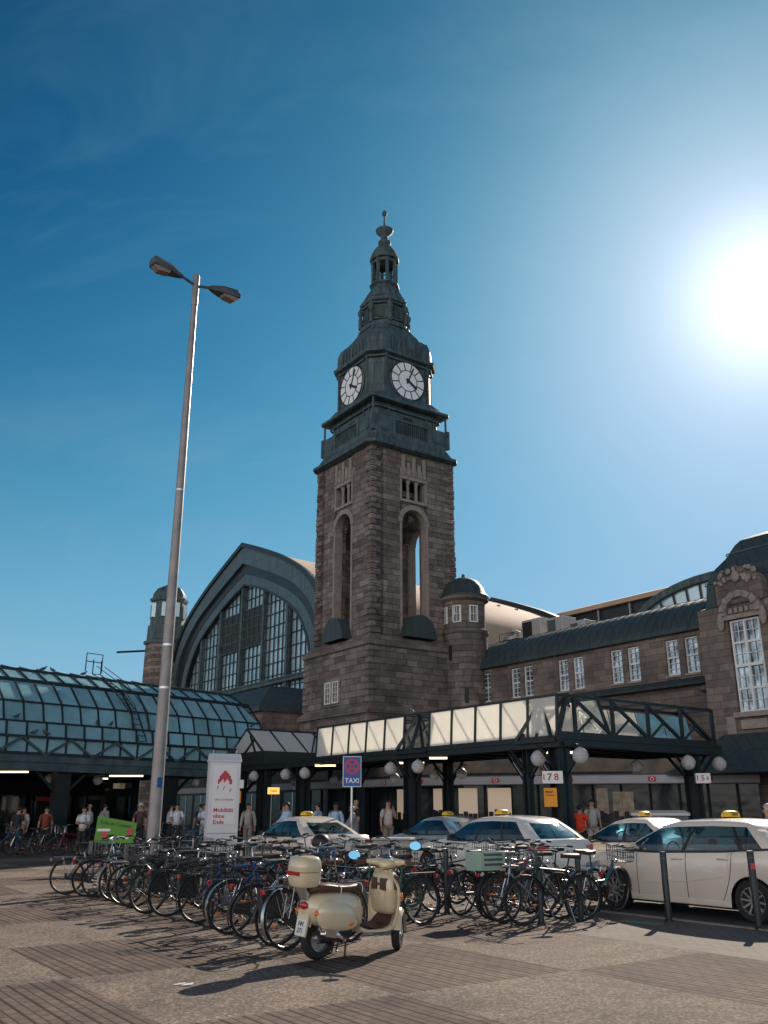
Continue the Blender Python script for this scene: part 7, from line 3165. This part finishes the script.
def vop(op, a_, b_, c_=None):
    n = nd(nt, 'ShaderNodeVectorMath', operation=op)
    for i, x in enumerate((a_, b_, c_)):
        if x is None:
            continue
        if isinstance(x, tuple):
            n.inputs[i].default_value = x
        else:
            nt.links.new(x, n.inputs[i])
    return n.outputs[0]


def gamma(v, g_):
    n = nd(nt, 'ShaderNodeGamma', Gamma=g_)
    nt.links.new(v, n.inputs['Color'])
    return n.outputs[0]


sx_ = nd(nt, 'ShaderNodeSeparateXYZ')
nt.links.new(nrm.outputs[0], sx_.inputs[0])
up_ = wmath('SUBTRACT', 1.0, wmath('ABSOLUTE', sx_.outputs[2], 0.0))
base = vop('MULTIPLY', gamma(vsc(sky.outputs[0], 0.09), 1.5), (0.40, 1.02, 1.0))
base = vop('ADD', base, vsc((1.0, 0.96, 0.92), lobe))
base = vop('ADD', base, vsc((0.32, 0.30, 0.28), wmath('POWER', up_, 4.5)))
# faint high cirrus
mpw = nd(nt, 'ShaderNodeMapping')
mpw.inputs['Rotation'].default_value = (0.2, 0.3, 0.9)
mpw.inputs['Scale'].default_value = (1.2, 5.0, 3.0)
nt.links.new(nrm.outputs[0], mpw.inputs['Vector'])
cn = nd(nt, 'ShaderNodeTexNoise', Scale=1.6, Detail=7.0, Roughness=0.62, Distortion=0.6)
nt.links.new(mpw.outputs[0], cn.inputs['Vector'])
cr = ramp(nt, cn.outputs['Fac'], [(0.48, (0, 0, 0)), (0.85, (1, 1, 1))])
base = vop('ADD', base, vsc((0.055, 0.05, 0.05), cr.outputs[0]))
# soften the range of the blue
X_ = gamma(vsc(base, 1.41), 1.6)
base = vsc(vop('DIVIDE', X_, vop('MULTIPLY_ADD', X_, (2.4, 1.75, 1.15), (0.45, 0.33, 0.45))), 0.70)
# glare of the air right round the sun
core = wmath('ADD', wmath('MULTIPLY', wmath('POWER', dd, 350.0), 0.42), wmath('MULTIPLY', wmath('POWER', dd, 45.0), 0.17))
base = vop('ADD', base, vsc((1.0, 0.93, 0.86), core))
# fill light added low in the sky behind the photographer, broken up by noise
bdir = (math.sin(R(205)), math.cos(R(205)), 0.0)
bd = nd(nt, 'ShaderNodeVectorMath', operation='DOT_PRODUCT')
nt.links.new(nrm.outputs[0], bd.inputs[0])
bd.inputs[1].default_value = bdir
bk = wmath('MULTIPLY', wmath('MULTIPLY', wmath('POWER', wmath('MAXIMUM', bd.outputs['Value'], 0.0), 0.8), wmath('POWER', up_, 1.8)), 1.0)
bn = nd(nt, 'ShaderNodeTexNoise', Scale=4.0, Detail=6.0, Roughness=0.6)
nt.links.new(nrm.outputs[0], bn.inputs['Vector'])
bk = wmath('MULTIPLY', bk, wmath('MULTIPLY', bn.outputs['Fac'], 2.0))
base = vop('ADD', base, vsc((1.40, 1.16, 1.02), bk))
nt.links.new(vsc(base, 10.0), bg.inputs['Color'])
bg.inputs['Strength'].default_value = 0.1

vs_ = sc.view_settings
vs_.view_transform = 'Standard'
vs_.look = 'None'
vs_.exposure = 0.6
vs_.gamma = 1.0
vs_.use_curve_mapping = False
sc.cycles.max_bounces = 6
sc.cycles.transparent_max_bounces = 12
sc.cycles.sample_clamp_indirect = 4.0
try:
    sc.cycles.use_denoising = True
except Exception:
    pass
